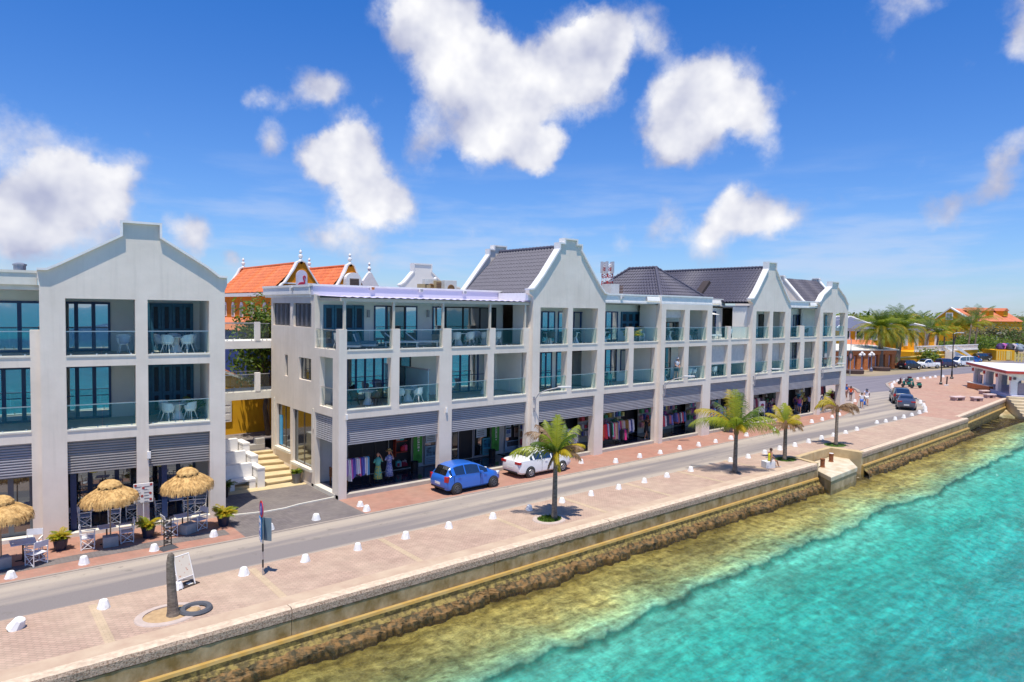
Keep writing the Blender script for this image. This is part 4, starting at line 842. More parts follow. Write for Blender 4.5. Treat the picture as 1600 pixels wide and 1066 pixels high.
for i,(x,z) in enumerate(((-5.2,2.35),(-4.2,2.4),(-2.55,2.35),(-1.5,2.42))):
    b=MB(); b.lathe([(.001,-.05),(.16,-.045),(.19,0),(.16,.045),(.001,.05)],seg=16); b.tube([(0,0,.05),(0,0,1.75)],.008,5)
    o=b.build('pendant_lamp',M('yellow_shade',(.62,.60,.16),.5),None); o.location=LO+Matrix.Rotation(LR,3,'Z')@Vector((x,1.7,z)); o.scale=(1,1,1)
    tag(o,'round yellow pendant lamp hanging inside the cafe arcade, %s'%['first from the left','second from the left','third from the left','rightmost beside the steps'][i],'lamp',None,None); o['group']='yellow lamps in the cafe'
b=MB(); b.tube([(-7.7,1.2,10.45),(-7.7,1.2,11.3)],.22,14); b.lathe([(.25,11.3),(.25,11.36),(.1,11.42)],(-7.7,1.2,0),14); o=b.build('roof_vent',M('vent_steel',(.36,.37,.40),.4,metal=.5),None,smooth=False); o.location=LO; o.rotation_euler=(0,0,LR); tag(o,'grey cylindrical vent on the flat roof left of the cafe gable','vent')

# ---------------- linking balconies, steps and upper terrace ----------------
for nm,zt_,lb in (('lower',4.66,'lower linking balcony'),('upper',7.7,'upper linking balcony')):
    t=thing('link_balcony',('first-floor' if nm=='lower' else 'top-floor')+' glass-sided walkway bridging the gap above the steps','balcony',(0,0,0))
    b=MB(); b.box(-5.2,1.38,9.3,11.5,zt_-.46,zt_); b.build('slab',cream if nm=='lower' else wallw,t)
    b=MB(); b.box(-.95,-.65,9.28,9.5,zt_+.001,zt_+1.12); b.build('pilaster',wallw,t)
    railing(t,-5.2,-.96,zt_,9.4,1.05,rgt); railing(t,-.64,-.05,zt_,9.4,1.05,rgt)
    railing(t,-5.2,-.05,zt_,11.4,1.05,rgt)
sheet('upper_terrace',[(-12,9.4),(0,9.4),(-.02,12.5),(9,12.5),(9,30),(-12,30)],1.06,greyB)
b=MB(); b.box(-12,0,9.395,9.6,-.02,1.055); b.build('terrace_edge',concr)['kind']='structure'
t=thing('steps','wide sand-coloured steps climbing between the two white buildings','steps',(0,0,0))
sl_=[(-2.34,4.85,.11,4.88),(-2.01,5.75,.2,5.57),(-1.8,6.65,.25,6.4),(-1.75,7.6,.28,7.25),(-1.6,8.4,.28,8.1),(-1.6,9.15,.28,8.95)]
for i,(xa,ya,xb,yb_) in enumerate(sl_):
    zz=.17*(i+1); b=MB(); b.prism([(-5.0 if i>3 else -4.9,ya+.1),(xa,ya),(-.025,yb_),(-.025,9.39),(-5.0 if i>3 else -4.9,9.39)],zz-.172,zz-.05); b.prism([(-4.9,ya+.06),(xa-.02,ya-.04),(-.025,yb_-.04),(-.025,9.39),(-4.9,9.39)],zz-.049,zz); b.build('step',stairM,t)
b=MB(); b.prism([(-4.9,4.2),(-.03,3.9),(-.03,4.8),(-4.9,4.9)],.0,.02); b.build('landing',stairM,t)
# white tiered benches against the cafe building
t=thing('tiered_bench','stepped white masonry bench seating beside the steps','bench',(0,0,0))
for i,(y,z,x1) in enumerate(((4.75,0,-2.45),(6.2,.40,-2.30),(7.7,.85,-2.25))):
    b=MB()
    if i==0:
        b.box(-4.6,x1-.05,y,y+.62,.42,.52); b.box(-3.85,-3.62,y+.02,y+.6,0,.42); b.box(x1-.4,x1-.07,y+.02,y+.6,0,.42)
    else: b.box(-4.6,x1-.05,y,y+.62,z,z+.52)
    b.box(-4.6,x1-.05,y+.63,y+.95,z,z+1.25); b.build('seat',whitep,t)
    b=MB(); b.box(x1,x1+.38,y-.1,y+1.35,0,z+1.0); b.box(x1-.02,x1+.40,y-.12,y+1.37,z+1.0,z+1.08); b.build('side_block',whitep,t)

# ---------------- foliage builders ----------------
def frond(b,base,hd,el,L,droop,ll,mi,n=26,hang=.5,wid=.034):
    """one palm frond: hd horizontal heading vector, el start elevation, droop total bend"""
    p=Vector(base); pts=[p.copy()]; hd=Vector((hd[0],hd[1],0)).normalized(); side=Vector((-hd.y,hd.x,0)); st=L/n; rv=random.Random(int((p.x*91+p.y*37+hd.x*1000+el*100)))
    for i in range(n):
        t=i/n; a=el-droop*(t**1.3); p=p+(hd*math.cos(a)+Vector((0,0,1))*math.sin(a))*st; pts.append(p.copy())
    b.tube(pts[::3],[.03*(1-.8*i/len(pts[::3])) for i in range(len(pts[::3]))],4,mi,False)
    for i in range(3,n+1):
        t=i/n; lw=ll*(math.sin(pi*min(1,t*.92+.08))**.55)*(.75+.5*rv.random()); tg=(pts[i]-pts[i-1]).normalized()
        for s in (1,-1):
            for j in (0,1):
                q0=pts[i-1].lerp(pts[i],.5*j); d=(side*s*(1-.3*hang)+tg*.75+Vector((0,0,-hang*(.6+.6*rv.random())))).normalized(); d2=(d+Vector((0,0,-hang*1.3-.2*rv.random()))).normalized()
                q1=q0+d*lw*.5; q2=q1+d2*lw*.5; w=tg*wid
                b.add([q0-w*.5,q0+w*.5,q1+w*.45,q1-w*.45,q2],[(0,1,2,3),(3,2,4)],mi)
def palm(name,label,base,h,lean,fr,group=None,tr=(.17,.12),cat='palm tree',top=None):
    """fr: (screen heading deg, elevation, length, droop, leaflet, material 0 green 1 yellow 2 dead 3 dark, hang)"""
    t=thing(name,label,cat,(base[0],base[1],base[2] if len(base)>2 else 0),0,group); b=MB(); pts=[];rr=[]
    n=14
    for i in range(n+1):
        u=i/n; pts.append((lean[0]*u*u*.6+lean[0]*.4*u,lean[1]*u*u*.6+lean[1]*.4*u,h*u-.03)); rr.append(lerp(tr[0],tr[1],u)*(1.35 if i==0 else 1.1 if i==1 else 1)*(1+.05*(i%2)))
    b.tube(pts,rr,10); b.build('trunk',trunkM,t,smooth=True)
    c=MB(); top=Vector(pts[-1])
    c.lathe([(.09,-.3),(.16,-.12),(.15,.1),(.05,.35)],top,8,2)
    for (hd,el,L,dr,ll,mi,hg) in fr:
        v=_r*math.cos(R(hd))+_fh*math.sin(R(hd)); frond(c,top+Vector((v.x,v.y,0))*.08+Vector((0,0,.1)),v,R(el),L,R(dr),ll,mi,hang=hg)
    c.build('crown',[lf,lfy,lfd,lfk],t); return t
def blob(b,c,r,n,size,mats=(0,1),seed=1,flat=.8):
    """many small leaf clumps spread unevenly through an ellipsoid"""
    rv=random.Random(seed); c=Vector(c)
    for i in range(n):
        u=Vector((rv.gauss(0,1),rv.gauss(0,1),rv.gauss(0,1))).normalized()
        lump=1+.55*mn.noise(u*1.9+Vector((seed,seed*.7,0)))+.25*mn.noise(u*4.5+Vector((seed,0,3)))
        q=lump*(rv.random()**.38)
        if mn.noise(u*3+Vector((seed*1.3,2,q*3)))<-.22 and q>.55: continue
        p=c+Vector((u.x*r[0],u.y*r[1],u.z*r[2]))*q; s=size*(.6+.8*rv.random())
        a=Vector((rv.gauss(0,1),rv.gauss(0,1),rv.gauss(0,.6))).normalized(); nrm=(u+Vector((rv.gauss(0,.6),rv.gauss(0,.6),.5+rv.gauss(0,.5)))).normalized(); a=(a-nrm*a.dot(nrm)); 
        if a.length<1e-3: continue
        a.normalize(); e=nrm.cross(a); mi=mats[1] if mn.noise(p*.9/max(.3,size))+rv.random()*.7>.45 else mats[0]
        b.add([p-a*s,p-e*s*.45+a*s*.1,p+a*s,p+e*s*.5],[(0,1,2,3)],mi)
def tree(name,label,base,h,r,n,size,mats=(tl1,tl2),seed=1,group=None,trunk=.15,cat='tree',puffs=5,low=.35):
    t=thing(name,label,cat,(base[0],base[1],base[2] if len(base)>2 else 0),0,group); rv=random.Random(seed); b=MB(); c=MB()
    th=h*low; b.tube([(0,0,-.1),(.05*h*rv.uniform(-1,1),0,th*.6),(0,.03*h,th)],[trunk,trunk*.8,trunk*.65],8)
    cz=(h+th)/2; rz=(h-th)/2
    for k in range(puffs):
        a=2*pi*k/puffs+rv.random(); q=Vector((math.cos(a)*r[0]*.55,math.sin(a)*r[1]*.55,cz+rz*rv.uniform(-.45,.45)))
        b.tube([(0,.03*h,th*.8),(q.x*.5,q.y*.5,(th+q.z)/2),q],[trunk*.5,trunk*.35,trunk*.12],6)
        blob(c,q,(r[0]*.55,r[1]*.55,rz*.6),n//(puffs+1),size,seed=seed*7+k)
    blob(c,(0,0,cz+rz*.3),(r[0]*.6,r[1]*.6,rz*.68),n//(puffs+1),size,seed=seed*7+91)
    b.build('trunk',bark,t,smooth=True); c.build('crown',list(mats),t); return t
def bush(name,label,base,r,n,size,mats=(tl1,tl2),seed=1,group=None,cat='bush'):
    t=thing(name,label,cat,(base[0],base[1],base[2] if len(base)>2 else 0),0,group); b=MB(); c=MB()
    for k in range(4): b.tube([(0,0,-.05),(r[0]*.4*math.cos(k*1.7),r[1]*.4*math.sin(k*1.7),r[2]*.9)],[.05,.02],5)
    blob(c,(0,0,r[2]*.95),r,n,size,seed=seed); b.build('stems',bark,t); c.build('foliage',list(mats),t); return t
def fern(b,c,r,h,n,mi=(0,1),seed=1):
    rv=random.Random(seed)
    for i in range(n):
        a=rv.random()*2*pi; el=rv.uniform(.5,1.45); v=Vector((math.cos(a),math.sin(a),0)); L=r*rv.uniform(.8,1.25); frond(b,c,v,el,L,el+rv.uniform(.2,.9),r*.28,rv.choice(mi),n=11,hang=.35,wid=.025)
def potplant(label,loc,pr=.22,ph=.38,r=.62,n=26,pm=potb,mats=None,seed=1,name='potted_plant'):
    t=thing(name,label,'potted plant',loc); b=MB(); b.lathe([(pr*.72,0),(pr,ph*.95),(pr*1.06,ph),(pr*1.06,ph*1.04),(pr*.9,ph*1.04),(pr*.85,ph*.9)],seg=18); b.build('pot',pm,t,smooth=False)
    c=MB(); fern(c,Vector((0,0,ph)),r,r,n,seed=seed); c.build('foliage',mats or [lf,lfy],t); return t

# ---------------- neighbours behind ----------------
t=thing('orange_house','orange house with steep tiled roofs and white scrolled gables behind the white building','house',(0,0,0))
def dutch(xc,y,hw,zb,ze,zt,nm,finial=True,dep=.35):
    b=MB(); o=[(-hw,ze),(-hw*.84,ze+.06),(-hw*.62,lerp(ze,zt,.26)),(-hw*.54,lerp(ze,zt,.30)),(-hw*.36,lerp(ze,zt,.56)),(-hw*.22,lerp(ze,zt,.76)),(-hw*.12,lerp(ze,zt,.95)),(0,zt)]
    pth=[(xc+x,z) for x,z in o]+[(xc-x,z) for x,z in o[::-1][1:]]
    b.wallp([(xc-hw,zb)]+pth+[(xc+hw,zb)],y,y+dep); g_=b.build('gable_wall',orangeW,t)
    b=MB(); coping(b,pth,y-.1,y+dep+.05,.09); b.box(xc-hw*.6,xc+hw*.6,y-.06,y-.002,lerp(ze,zt,.28),lerp(ze,zt,.28)+.09)
    b.lathe([(.16,0),(.13,.1),(.07,.16),(.1,.24),(.16,.32),(.15,.42),(.07,.5),(.05,.56),(.11,.62),(.11,.7),(.03,.78),(.01,.9)],(xc,y+.15,zt+.02),12)
    b.build('coping',whitep,g_); return g_
HY=16.
for (xc,y0,y1,hw) in ((4.7,HY,28.3,2.2),(8.58,HY,23.5,1.85)):
    b=MB(); H_=math.hypot(hw,2.15); tiles(b,(xc-hw,y0+.3,10.78),(0,1,0),(hw,0,2.15),y1-y0-.3,H_,cw=.28,rh=.34,amp=.04); tiles(b,(xc+hw,y0+.3,10.78),(0,1,0),(-hw,0,2.15),y1-y0-.3,H_,cw=.28,rh=.34,amp=.04); b.tube([(xc,y0,12.95),(xc,y1,12.95)],.11,8); b.build('roof',otile,t)
    b=MB(); b.box(xc-hw+.15,xc+hw-.15,y0+.36,y1,1.0,10.62); b.build('wall',orangeW,t); b=MB(); b.box(xc-hw-.12,xc-hw+.14,y0+.1,y1,10.48,10.74); b.build('cornice',whitep,t)
    g_=dutch(xc,y0,hw,9,10.75,13.05,'front'); dutch(xc,y1,hw,9,10.75,13.05,'rear')
    b=MB()
    if xc<5:
        pl=[(-.42,10.9)]+[(.42*math.cos(a),12.0+.42*math.sin(a)) for a in [pi-pi*i/10 for i in range(11)]]+[(.42,10.9)]
        b.wallp([(xc+x,z) for x,z in pl],y0-.08,y0-.003); nb=b.build('niche',M('pale_niche',(.66,.64,.74),.7),g_)
        F_=[(-.26,11.42),(-.34,11.36),(-.3,11.5),(-.16,11.64),(.02,11.68),(.12,11.66),(.16,11.74),(.1,11.86),(.06,12.0),(.1,12.12),(.2,12.16),(.29,12.08),(.3,11.96),(.25,11.93),(.235,12.02),(.19,12.07),(.155,12.02),(.18,11.9),(.245,11.76),(.235,11.6),(.14,11.48),(-.02,11.42),(-.14,11.4)]
        b=MB(); b.wallp([(xc+x,z-.12) for x,z in F_],y0-.12,y0-.085); b.box(xc-.05,xc-.03,y0-.11,y0-.085,10.95,11.32); b.box(xc+.05,xc+.07,y0-.11,y0-.085,10.95,11.32); b.box(xc-.12,xc-.03,y0-.11,y0-.085,10.93,10.955); b.box(xc-.0,xc+.07,y0-.11,y0-.085,10.93,10.955)
        b.build('flamingo_emblem',M('flamingo_pink',(.55,.03,.07),.6),g_)
    else:
        pl=[(-.62,10.6)]+[(.62*math.cos(a),11.9+.5*math.sin(a)) for a in [pi-pi*i/10 for i in range(11)]]+[(.62,10.6)]
        b.wallp([(xc+x,z) for x,z in pl],y0-.5,y0-.003); b.build('dormer_surround',whitep,g_); b=MB(); b.box(xc-.32,xc+.42,y0-.54,y0-.502,10.9,11.95)
        for z in [10.95+.11*i for i in range(9)]: b.box(xc-.3,xc+.4,y0-.57,y0-.542,z,z+.05)
        b.build('shutter',M('brown_shutter',(.15,.11,.08),.6),g_)
for i,y in enumerate((17.6,20.2,22.6,24.6,26.6)):
    b=MB(); x=2.65
    b.box(x-.06,x-.003,y-.34,y+.34,8.9,9.8); b.wallx([(y-.34,9.8),(y+.34,9.8),(y+.18,10.05),(y-.18,10.05)],x-.06,x-.003); f_=b.build('window',whitep,t); b=MB(); b.box(x-.08,x-.062,y-.24,y-.03,9.0,9.8); b.box(x-.08,x-.062,y+.03,y+.24,9.0,9.8); b.build('pane',gld,f_)
b=MB(); tiles(b,(.6,16,8.0),(0,1,0),(2.0,0,.75),12,2.2); b.build('lean_to_roof',otile2,t); b=MB(); b.box(.75,2.64,16,28,1.0,7.95); b.build('lean_to_wall',M('blue_wall',(.015,.045,.20),.7),t)
q=FY(577,424,25); 
b=MB(); b.lathe([(.2,0),(.1,.2),(.18,.45),(.06,.7),(.12,.85),(.02,1.05)],(q.x,25,q.z-.2),12); b.wallp([(q.x-.7,q.z-.9),(q.x-.15,q.z-.15),(q.x+.15,q.z-.15),(q.x+1.0,q.z-1.5),(q.x+1.2,q.z-1.9),(q.x-.7,q.z-1.9)],24.8,25.2); b.box(q.x-1,q.x+1,25.2,27,1,q.z-1.9); b.build('far_gable',whitep,t)
# small yellow house up the alley
t=thing('yellow_house','small ochre house with a white shutter and tiled roof up the alley','house',(0,0,0))
b=MB(); ra=FY(351,574,15.5); rb=FY(412,604,15.5); b.wallp([(-6,1.0),(2.6,1.0),(2.6,rb.z-.45),(rb.x,rb.z-.1),(ra.x,ra.z-.12),(-2.8,ra.z+.6),(-6,4.4)],15.5,15.8); b.box(-6,2.6,15.8,15.98,1.0,3.6); b.build('wall',yellowW,t)
b=MB(); n_=Vector((rb.x-ra.x,0,rb.z-ra.z)).normalized(); st_=Vector((-2.8,0,ra.z+.6))
b.wallp([(-2.8,ra.z+.5),(rb.x+.3,rb.z-.25),(rb.x+.3,rb.z-.08),(-2.8,ra.z+.66)],15.3,15.52); b.build('rake_board',whitep,t)
b=MB(); tiles(b,(rb.x+.35,15.35,rb.z-.2),(0,1,0),(-2.8-rb.x-.35,0,ra.z+.75-rb.z+.2),.62,math.hypot(3.2+rb.x,ra.z+.7-rb.z),amp=.03); b.build('roof',otile2,t)
o=window(t,-1.6,-1.0,2.0,3.5,15.49,1,whitep,gld); b=MB(); b.box(-.98,-.42,15.40,15.48,1.95,3.55)
for z in (2.1,2.6,3.1): b.box(-.9,-.5,15.385,15.398,z,z+.35)
b.build('shutter',whitep,t); b=MB(); b.tube([(2.1,15.42,1.1),(2.1,15.42,3.6)],.05,6); b.build('downpipe',M('pipe_ochre',(.4,.3,.15),.6),t)
tree('shade_tree','leafy yellow-green tree filling the gap between the two white buildings',(1.5,13.8,1.0),9.4,(2.7,1.7,3),6500,.15,(tl1,tl2),3,trunk=.2,puffs=7,low=.34)
bush('green_bush','dark shrub low behind the linking balcony, near the red door wall',(2.55,14.2,1.0),(.5,.5,1.4),500,.12,seed=5)
potplant('small frangipani-like tree in a grey square pot against the ochre wall',(*[G(377,669,1.08)[i] for i in (0,1)],1.08),.28,.6,.6,16,potg,[lfy,lf],3,'potted_tree')
b=MB(); p=G(377,669,1.08)
t=thing('planter_box','stepped concrete planter block at the top of the steps','planter',(-.75,9.5,1.06)); b=MB(); b.box(-.5,.45,0,.5,0,.34); b.box(-.1,.45,.02,.52,.34,.68); b.build('block',concr,t,bev=.02)
# roof equipment
def acunit(x,y,w,h,label,fan,grp='air conditioners on the flat roof'):
    t=thing('air_conditioner',label,'air conditioner',(x,y,10.43),0,grp); b=MB(); b.box(-w/2,w/2,-.2,.2,.08,h); b.box(-w/2+.05,-w/2+.15,-.2,.2,0,.08); b.box(w/2-.15,w/2-.05,-.2,.2,0,.08); b.build('case',M('ac_white',(.66,.65,.60),.5),t,bev=.015)
    b=MB(); b.lathe([(.28,-.01),(.28,-.04),(.24,-.05),(.24,-.02),(.02,-.02)],(0,-.2,h*.55),18,axis='y'); b.build('fan_grille',fan,t); return t
fanb=M('fan_brown',(.28,.15,.05),.7)
for (px,y,w,h,lb) in ((702,6.2,.95,1.0,'white air conditioner with a round brown fan, beside the tiled roof'),(671,6.6,.9,1.05,'tan rusty air conditioner in the middle of the row'),):
    q=FY(px,440,y); acunit(q.x,y,w,h+.25,lb,fanb)
q=FY(687,440,6.0); t=thing('louvred_unit','narrow louvred vent unit between the two air conditioners','vent',(q.x,6.3,10.43)); b=MB(); b.box(-.22,.22,-.2,.2,0,1.2); b.build('case',M('ac_tan',(.45,.34,.18),.6),t); b=MB(); [b.box(-.19,.19,-.235,-.202,.1+.13*i,.17+.13*i) for i in range(8)]; b.build('louvres',M('brown_slats',(.2,.1,.05),.6),t)
q=FY(665,440,6.4); t=thing('water_pump_box','low tan box unit at the left end of the roof equipment','equipment box',(q.x-.05,6.6,10.43)); b=MB(); b.box(-.35,.35,-.2,.2,0,.95); b.box(.1,.4,-.26,-.2,0,.9); b.build('case',M('ac_tan',(.45,.34,.18),.6),t)
q=FY(684,424,6.6); t=thing('roof_ventilator','small white spinning roof ventilator above the tan unit','vent',(q.x,6.9,11.7)); b=MB(); b.tube([(0,0,-1.25),(0,0,0)],.05,6); b.ball((0,0,.08),(.13,.13,.11),10); b.build('cowl',whitep,t,smooth=True)
q=FY(955,440,2.5); t=thing('water_tank_housing','pale rooftop box with a louvred side beside the gable','roof unit',(q.x,2.4,10.43)); b=MB(); b.box(-.55,.35,-.4,.5,0,1.35); b.build('case',M('ac_white',(.66,.65,.60),.5),t); b=MB(); [b.box(.36,.75,-.41,.45,.1+.12*i,.16+.12*i) for i in range(10)]; b.box(.352,.76,-.38,.4,.05,.1); b.build('louvres',M('brown_slats',(.2,.1,.05),.6),t)
for (px,py,lb) in ((581,451,'orange-centred floodlight on the fascia'),(657,454,'left small white floodlight on the lavender fascia'),(725,457,'right small white floodlight on the lavender fascia'),(971,465,'small white floodlight on the parapet beside the big gable'),(455,452,'small floodlight on the side parapet')):
    q=FY(px,py,3.0) if px<900 and px>480 else FY(px,py,-.0) if px>900 else FX(px,py,-.2)
    t=thing('floodlight',lb,'floodlight',(q.x,q.y-.02,q.z)); b=MB(); b.box(-.12,.12,-.12,0,-.1,.1); b.build('case',whitep,t); b=MB(); b.box(-.09,.09,-.135,-.121,-.07,.07); b.build('lens',M('amber',(.5,.15,.03),.4) if px==581 else M('lens_grey',(.35,.35,.36),.4),t)
t=thing('radio_mast','red and white lattice antenna mast rising far behind the roofs','antenna mast',(0,0,0)); 
q=CAMP+ray(949,432)*60; q=(q.x,q.y,q.z); zt_=CAMP.z+ray(949,411).z*60; zb_=CAMP.z+ray(949,445).z*60
b=MB(); w_=.33
for k,(dx,dy) in enumerate(((-1,-1),(1,-1),(1,1),(-1,1))):
    for i in range(6): b.tube([(q[0]+dx*w_,q[1]+dy*w_,lerp(zb_-14 if i==0 else zb_,zt_,i/6)),(q[0]+dx*w_,q[1]+dy*w_,lerp(zb_,zt_,(i+1)/6))],.05,4,i%2)
for i in range(6):
    za,zc=lerp(zb_,zt_,i/6),lerp(zb_,zt_,(i+1)/6)
    for (a,c) in (((-1,-1),(1,-1)),((1,-1),(1,1)),((1,1),(-1,1)),((-1,1),(-1,-1))): b.tube([(q[0]+a[0]*w_,q[1]+a[1]*w_,za),(q[0]+c[0]*w_,q[1]+c[1]*w_,zc)],.03,4,i%2); b.tube([(q[0]+a[0]*w_,q[1]+a[1]*w_,za),(q[0]+c[0]*w_,q[1]+c[1]*w_,za)],.03,4,i%2)
b.build('lattice',[M('mast_red',(.5,.06,.05),.5),whitep],t); b=MB()
for k in range(5): a=k*1.26; b.box(q[0]+.5*math.cos(a)-.09,q[0]+.5*math.cos(a)+.09,q[1]+.5*math.sin(a)-.09,q[1]+.5*math.sin(a)+.09,zt_-.9,zt_+.1)
b.build('antenna_panels',M('panel_grey',(.5,.5,.52),.5),t)

# ---------------- the far side of the square, on the right ----------------
def DP(px,D,z=0,py=500): d=ray(px,py); k=D/math.hypot(d.x,d.y); return Vector((CAMP.x+d.x*k,CAMP.y+d.y*k,z))
def ZD(px,py,D): d=ray(px,py); return CAMP.z+d.z*D/math.hypot(d.x,d.y)
def bframe(name,label,cat,p0,p1,D0,D1,group=None):
    A,B_=DP(p0,D0),DP(p1,D1); w=(B_-A).length; t=thing(name,label,cat,(A.x,A.y,0),math.atan2(B_.y-A.y,B_.x-A.x),group); return t,w
greyR=M('slate_roof',(.13,.14,.20),.6,col2=(.10,.11,.16),scale=2); brickP=M('orange_brick',(.62,.21,.06),.8,col2=(.46,.14,.04),scale=4)
def hiphouse(t,w,d,zw,zr,px=None,nwin=3,roof=greyR,wallm=yellowW,ov=.6,ridge=.25,wz=None,win_y=None):
    b=MB(); b.box(0,w,0,d,0,zw-.5); b.build('wall',wallm,t); b=MB(); b.box(-ov*.6,w+ov*.6,-ov*.6,d+ov*.6,zw-.5,zw); b.build('cornice',whitep,t)
    x0,x1,y0,y1=-ov,w+ov,-ov,d+ov; a,c=(w*(.5-ridge),d*.5,zr),(w*(.5+ridge),d*.5,zr)
    b=MB(); b.add([(x0,y0,zw),(x1,y0,zw),(x1,y1,zw),(x0,y1,zw),a,c],[(0,1,5,4),(1,2,5),(2,3,4,5),(3,0,4),(0,3,2,1)]); r_=b.build('roof',roof,t)
    b=MB()
    for p,q in (((x0,y0,zw),a),((x1,y0,zw),c),((x1,y1,zw),c),((x0,y1,zw),a),(a,c)): b.tube([Vector(p)+Vector((0,0,.05)),Vector(q)+Vector((0,0,.05))],.14,5)
    b.build('ridge_caps',whitep,r_)
    for i in range(nwin):
        x=w*(i+.5)/nwin; zz=wz or zw*.55
        f_=MB(); f_.box(x-.8,x+.8,-.12,-.003,zz-.2,zz+1.7); f_.box(x-.95,x+.95,-.2,-.003,zz+1.7,zz+1.95); f_=f_.build('window',whitep,t); g_=MB(); g_.box(x-.55,x+.55,-.15,-.122,zz,zz+1.5); g_.build('pane',gld,f_)
t,w=bframe('yellow_mansion','yellow house with a grey hipped roof and white hip lines behind the brick stalls','house',1312,1376,150,152); zt_=ZD(1361,496,152)
hiphouse(t,w,14,ZD(1350,514,150),ZD(1361,495.5,157),nwin=3,ridge=.02,wz=ZD(1350,530,150))
b=MB(); b.wallx([(-.0,ZD(1350,533,150)+.2),(-3.2,ZD(1350,542,147)),(-3.2,ZD(1350,542,147)-.2),(0,ZD(1350,533,150))],1,w*.82); b.build('porch_roof',otile2,t)
t,w=bframe('yellow_mansion','left grey-roofed yellow house half hidden by the white building','house',1290,1335,165,165); hiphouse(t,w,14,ZD(1330,512,165),ZD(1322,495,172),nwin=2,ridge=.12)
t,w=bframe('brick_stalls','row of orange brick pillars with lavender panels under a pale flat canopy','market stalls',1310,1398,131,143)
zt_=ZD(1345,553,135); 
for i in range(9):
    x=w*i/8.; b=MB(); b.box(x-.5,x+.5,-.1,.9,0,zt_-.25); b.build('brick_pillar',brickP,t)
    if i<8: b=MB(); b.box(x+.55,x+w/8-.55,.3,.5,0,zt_-.5); b.build('panel',M('lavender_panel',(.50,.48,.60),.6),t)
b=MB(); b.box(-.6,w+.6,-.2,3.5,zt_-.25,zt_+.45); b.build('fascia',brickP,t); b=MB(); b.add([(-1,-.45,zt_+.56),(w+1,-.45,zt_+.46),(w+1,5,zt_+1.0),(-1,5,zt_+1.5),(-1,-.45,zt_+.75),(w+1,-.45,zt_+.65),(w+1,5,zt_+1.2),(-1,5,zt_+1.7)],[(0,3,2,1),(4,5,6,7),(0,1,5,4),(1,2,6,5),(2,3,7,6),(3,0,4,7)]); b.build('canopy',cream,t)
t,w=bframe('yellow_villa','yellow villa with tall white windows, balustrade terrace and outside stair','villa',1404,1468,163,178)
zt_=ZD(1440,519,170); hiphouse(t,w,12,ZD(1440,516,170),ZD(1437,503,175),nwin=0,ridge=.3)
zt2=ZD(1440,549,165)
for i in range(4): x=w*(.18+.25*i); zz=ZD(1440,541,168); f_=MB(); f_.box(x-.75,x+.75,-.15,-.003,zz,zz+3.3); f_=f_.build('window',whitep,t); g_=MB(); g_.box(x-.5,x-.05,-.19,-.152,zz+.2,zz+3.0); g_.box(x+.05,x+.5,-.19,-.152,zz+.2,zz+3.0); g_.build('shutter_pane',M('pale_shutter',(.5,.55,.6),.6),f_)
b=MB(); b.box(-1,w+9,-4,0,0,zt2); b.build('terrace_wall',yellowW,t)
b=MB(); b.box(-1,w+9,-4.15,-3.8,zt2,zt2+.18); b.box(-1,w+9,-4.1,-3.85,zt2+1.0,zt2+1.2)
x=-1
while x<w+9: b.box(x,x+.16,-4.05,-3.9,zt2+.18,zt2+1.0); x+=.42
b.build('balustrade',whitep,t)
b=MB()
for s_ in (-4.2,-6.4): b.add([(w*.62,s_,zt2+1.2),(w*1.15,s_,.6),(w*1.15,s_,.2),(w*.62,s_,zt2+.7),(w*.62,s_-.25,zt2+1.2),(w*1.15,s_-.25,.6),(w*1.15,s_-.25,.2),(w*.62,s_-.25,zt2+.7)],[(0,1,2,3),(7,6,5,4),(0,4,5,1),(3,2,6,7),(0,3,7,4),(1,5,6,2)])
for i in range(14): u=i/14; b.box(lerp(w*.62,w*1.15,u),lerp(w*.62,w*1.15,u)+.6,-6.3,-4.4,0,max(.15,lerp(zt2,.2,u)))
b.build('stair',whitep,t)
t,w=bframe('boundary_wall','low yellow garden wall running behind the parked cars','wall',1404,1484,150,172)
zt_=ZD(1440,559,156); b=MB(); b.box(0,w,0,.4,0,zt_); b.build('wall',yellowW,t); b=MB(); b.box(-.1,w+.1,-.08,.48,zt_,zt_+.18); b.build('coping',M('pale_yellow',(.78,.62,.2),.7),t)
t,w=bframe('orange_roofed_house','big yellow house with an orange tiled roof, dormers and white gable edging','house',1461,1516,228,222)
D=226; ze=ZD(1461,499,D); zr=ZD(1484,482,D); b=MB(); ln=21; b.wallp([(0,0),(w,0),(w,ze),(w*.44,zr),(0,ze)],0,.4); b.box(0,w,.41,ln,0,ze-.1); b.build('wall',M('deep_yellow_wall',(.74,.36,.015),.8,spec=.2),t)
b=MB(); b.add([(w+.4,.2,ze-.3),(w*.44,.2,zr),(w*.44,ln,zr),(w+.4,ln,ze-.3)],[(0,1,2,3)]); b.add([(-.4,.2,ze-.3),(w*.44,.2,zr),(w*.44,ln,zr),(-.4,ln,ze-.3)],[(3,2,1,0)]); 
b.add([(w+.4,ln-.01,ze-.3),(w*.44,ln-.01,zr),(-.4,ln-.01,ze-.3)],[(0,1,2)])
r_=b.build('roof',M('salmon_tile',(.60,.20,.10),.7,col2=(.5,.15,.07),scale=.8),t)
b=MB()
for a,c in (((0,ze),(w*.44,zr)),((w*.44,zr),(w,ze))): b.add([(a[0],-.15,a[1]),(c[0],-.15,c[1]),(c[0],.5,c[1]),(a[0],.5,a[1]),(a[0],-.15,a[1]+.35),(c[0],-.15,c[1]+.35),(c[0],.5,c[1]+.35),(a[0],.5,a[1]+.35)],[(0,1,5,4),(4,5,6,7),(3,7,6,2),(0,3,2,1)])
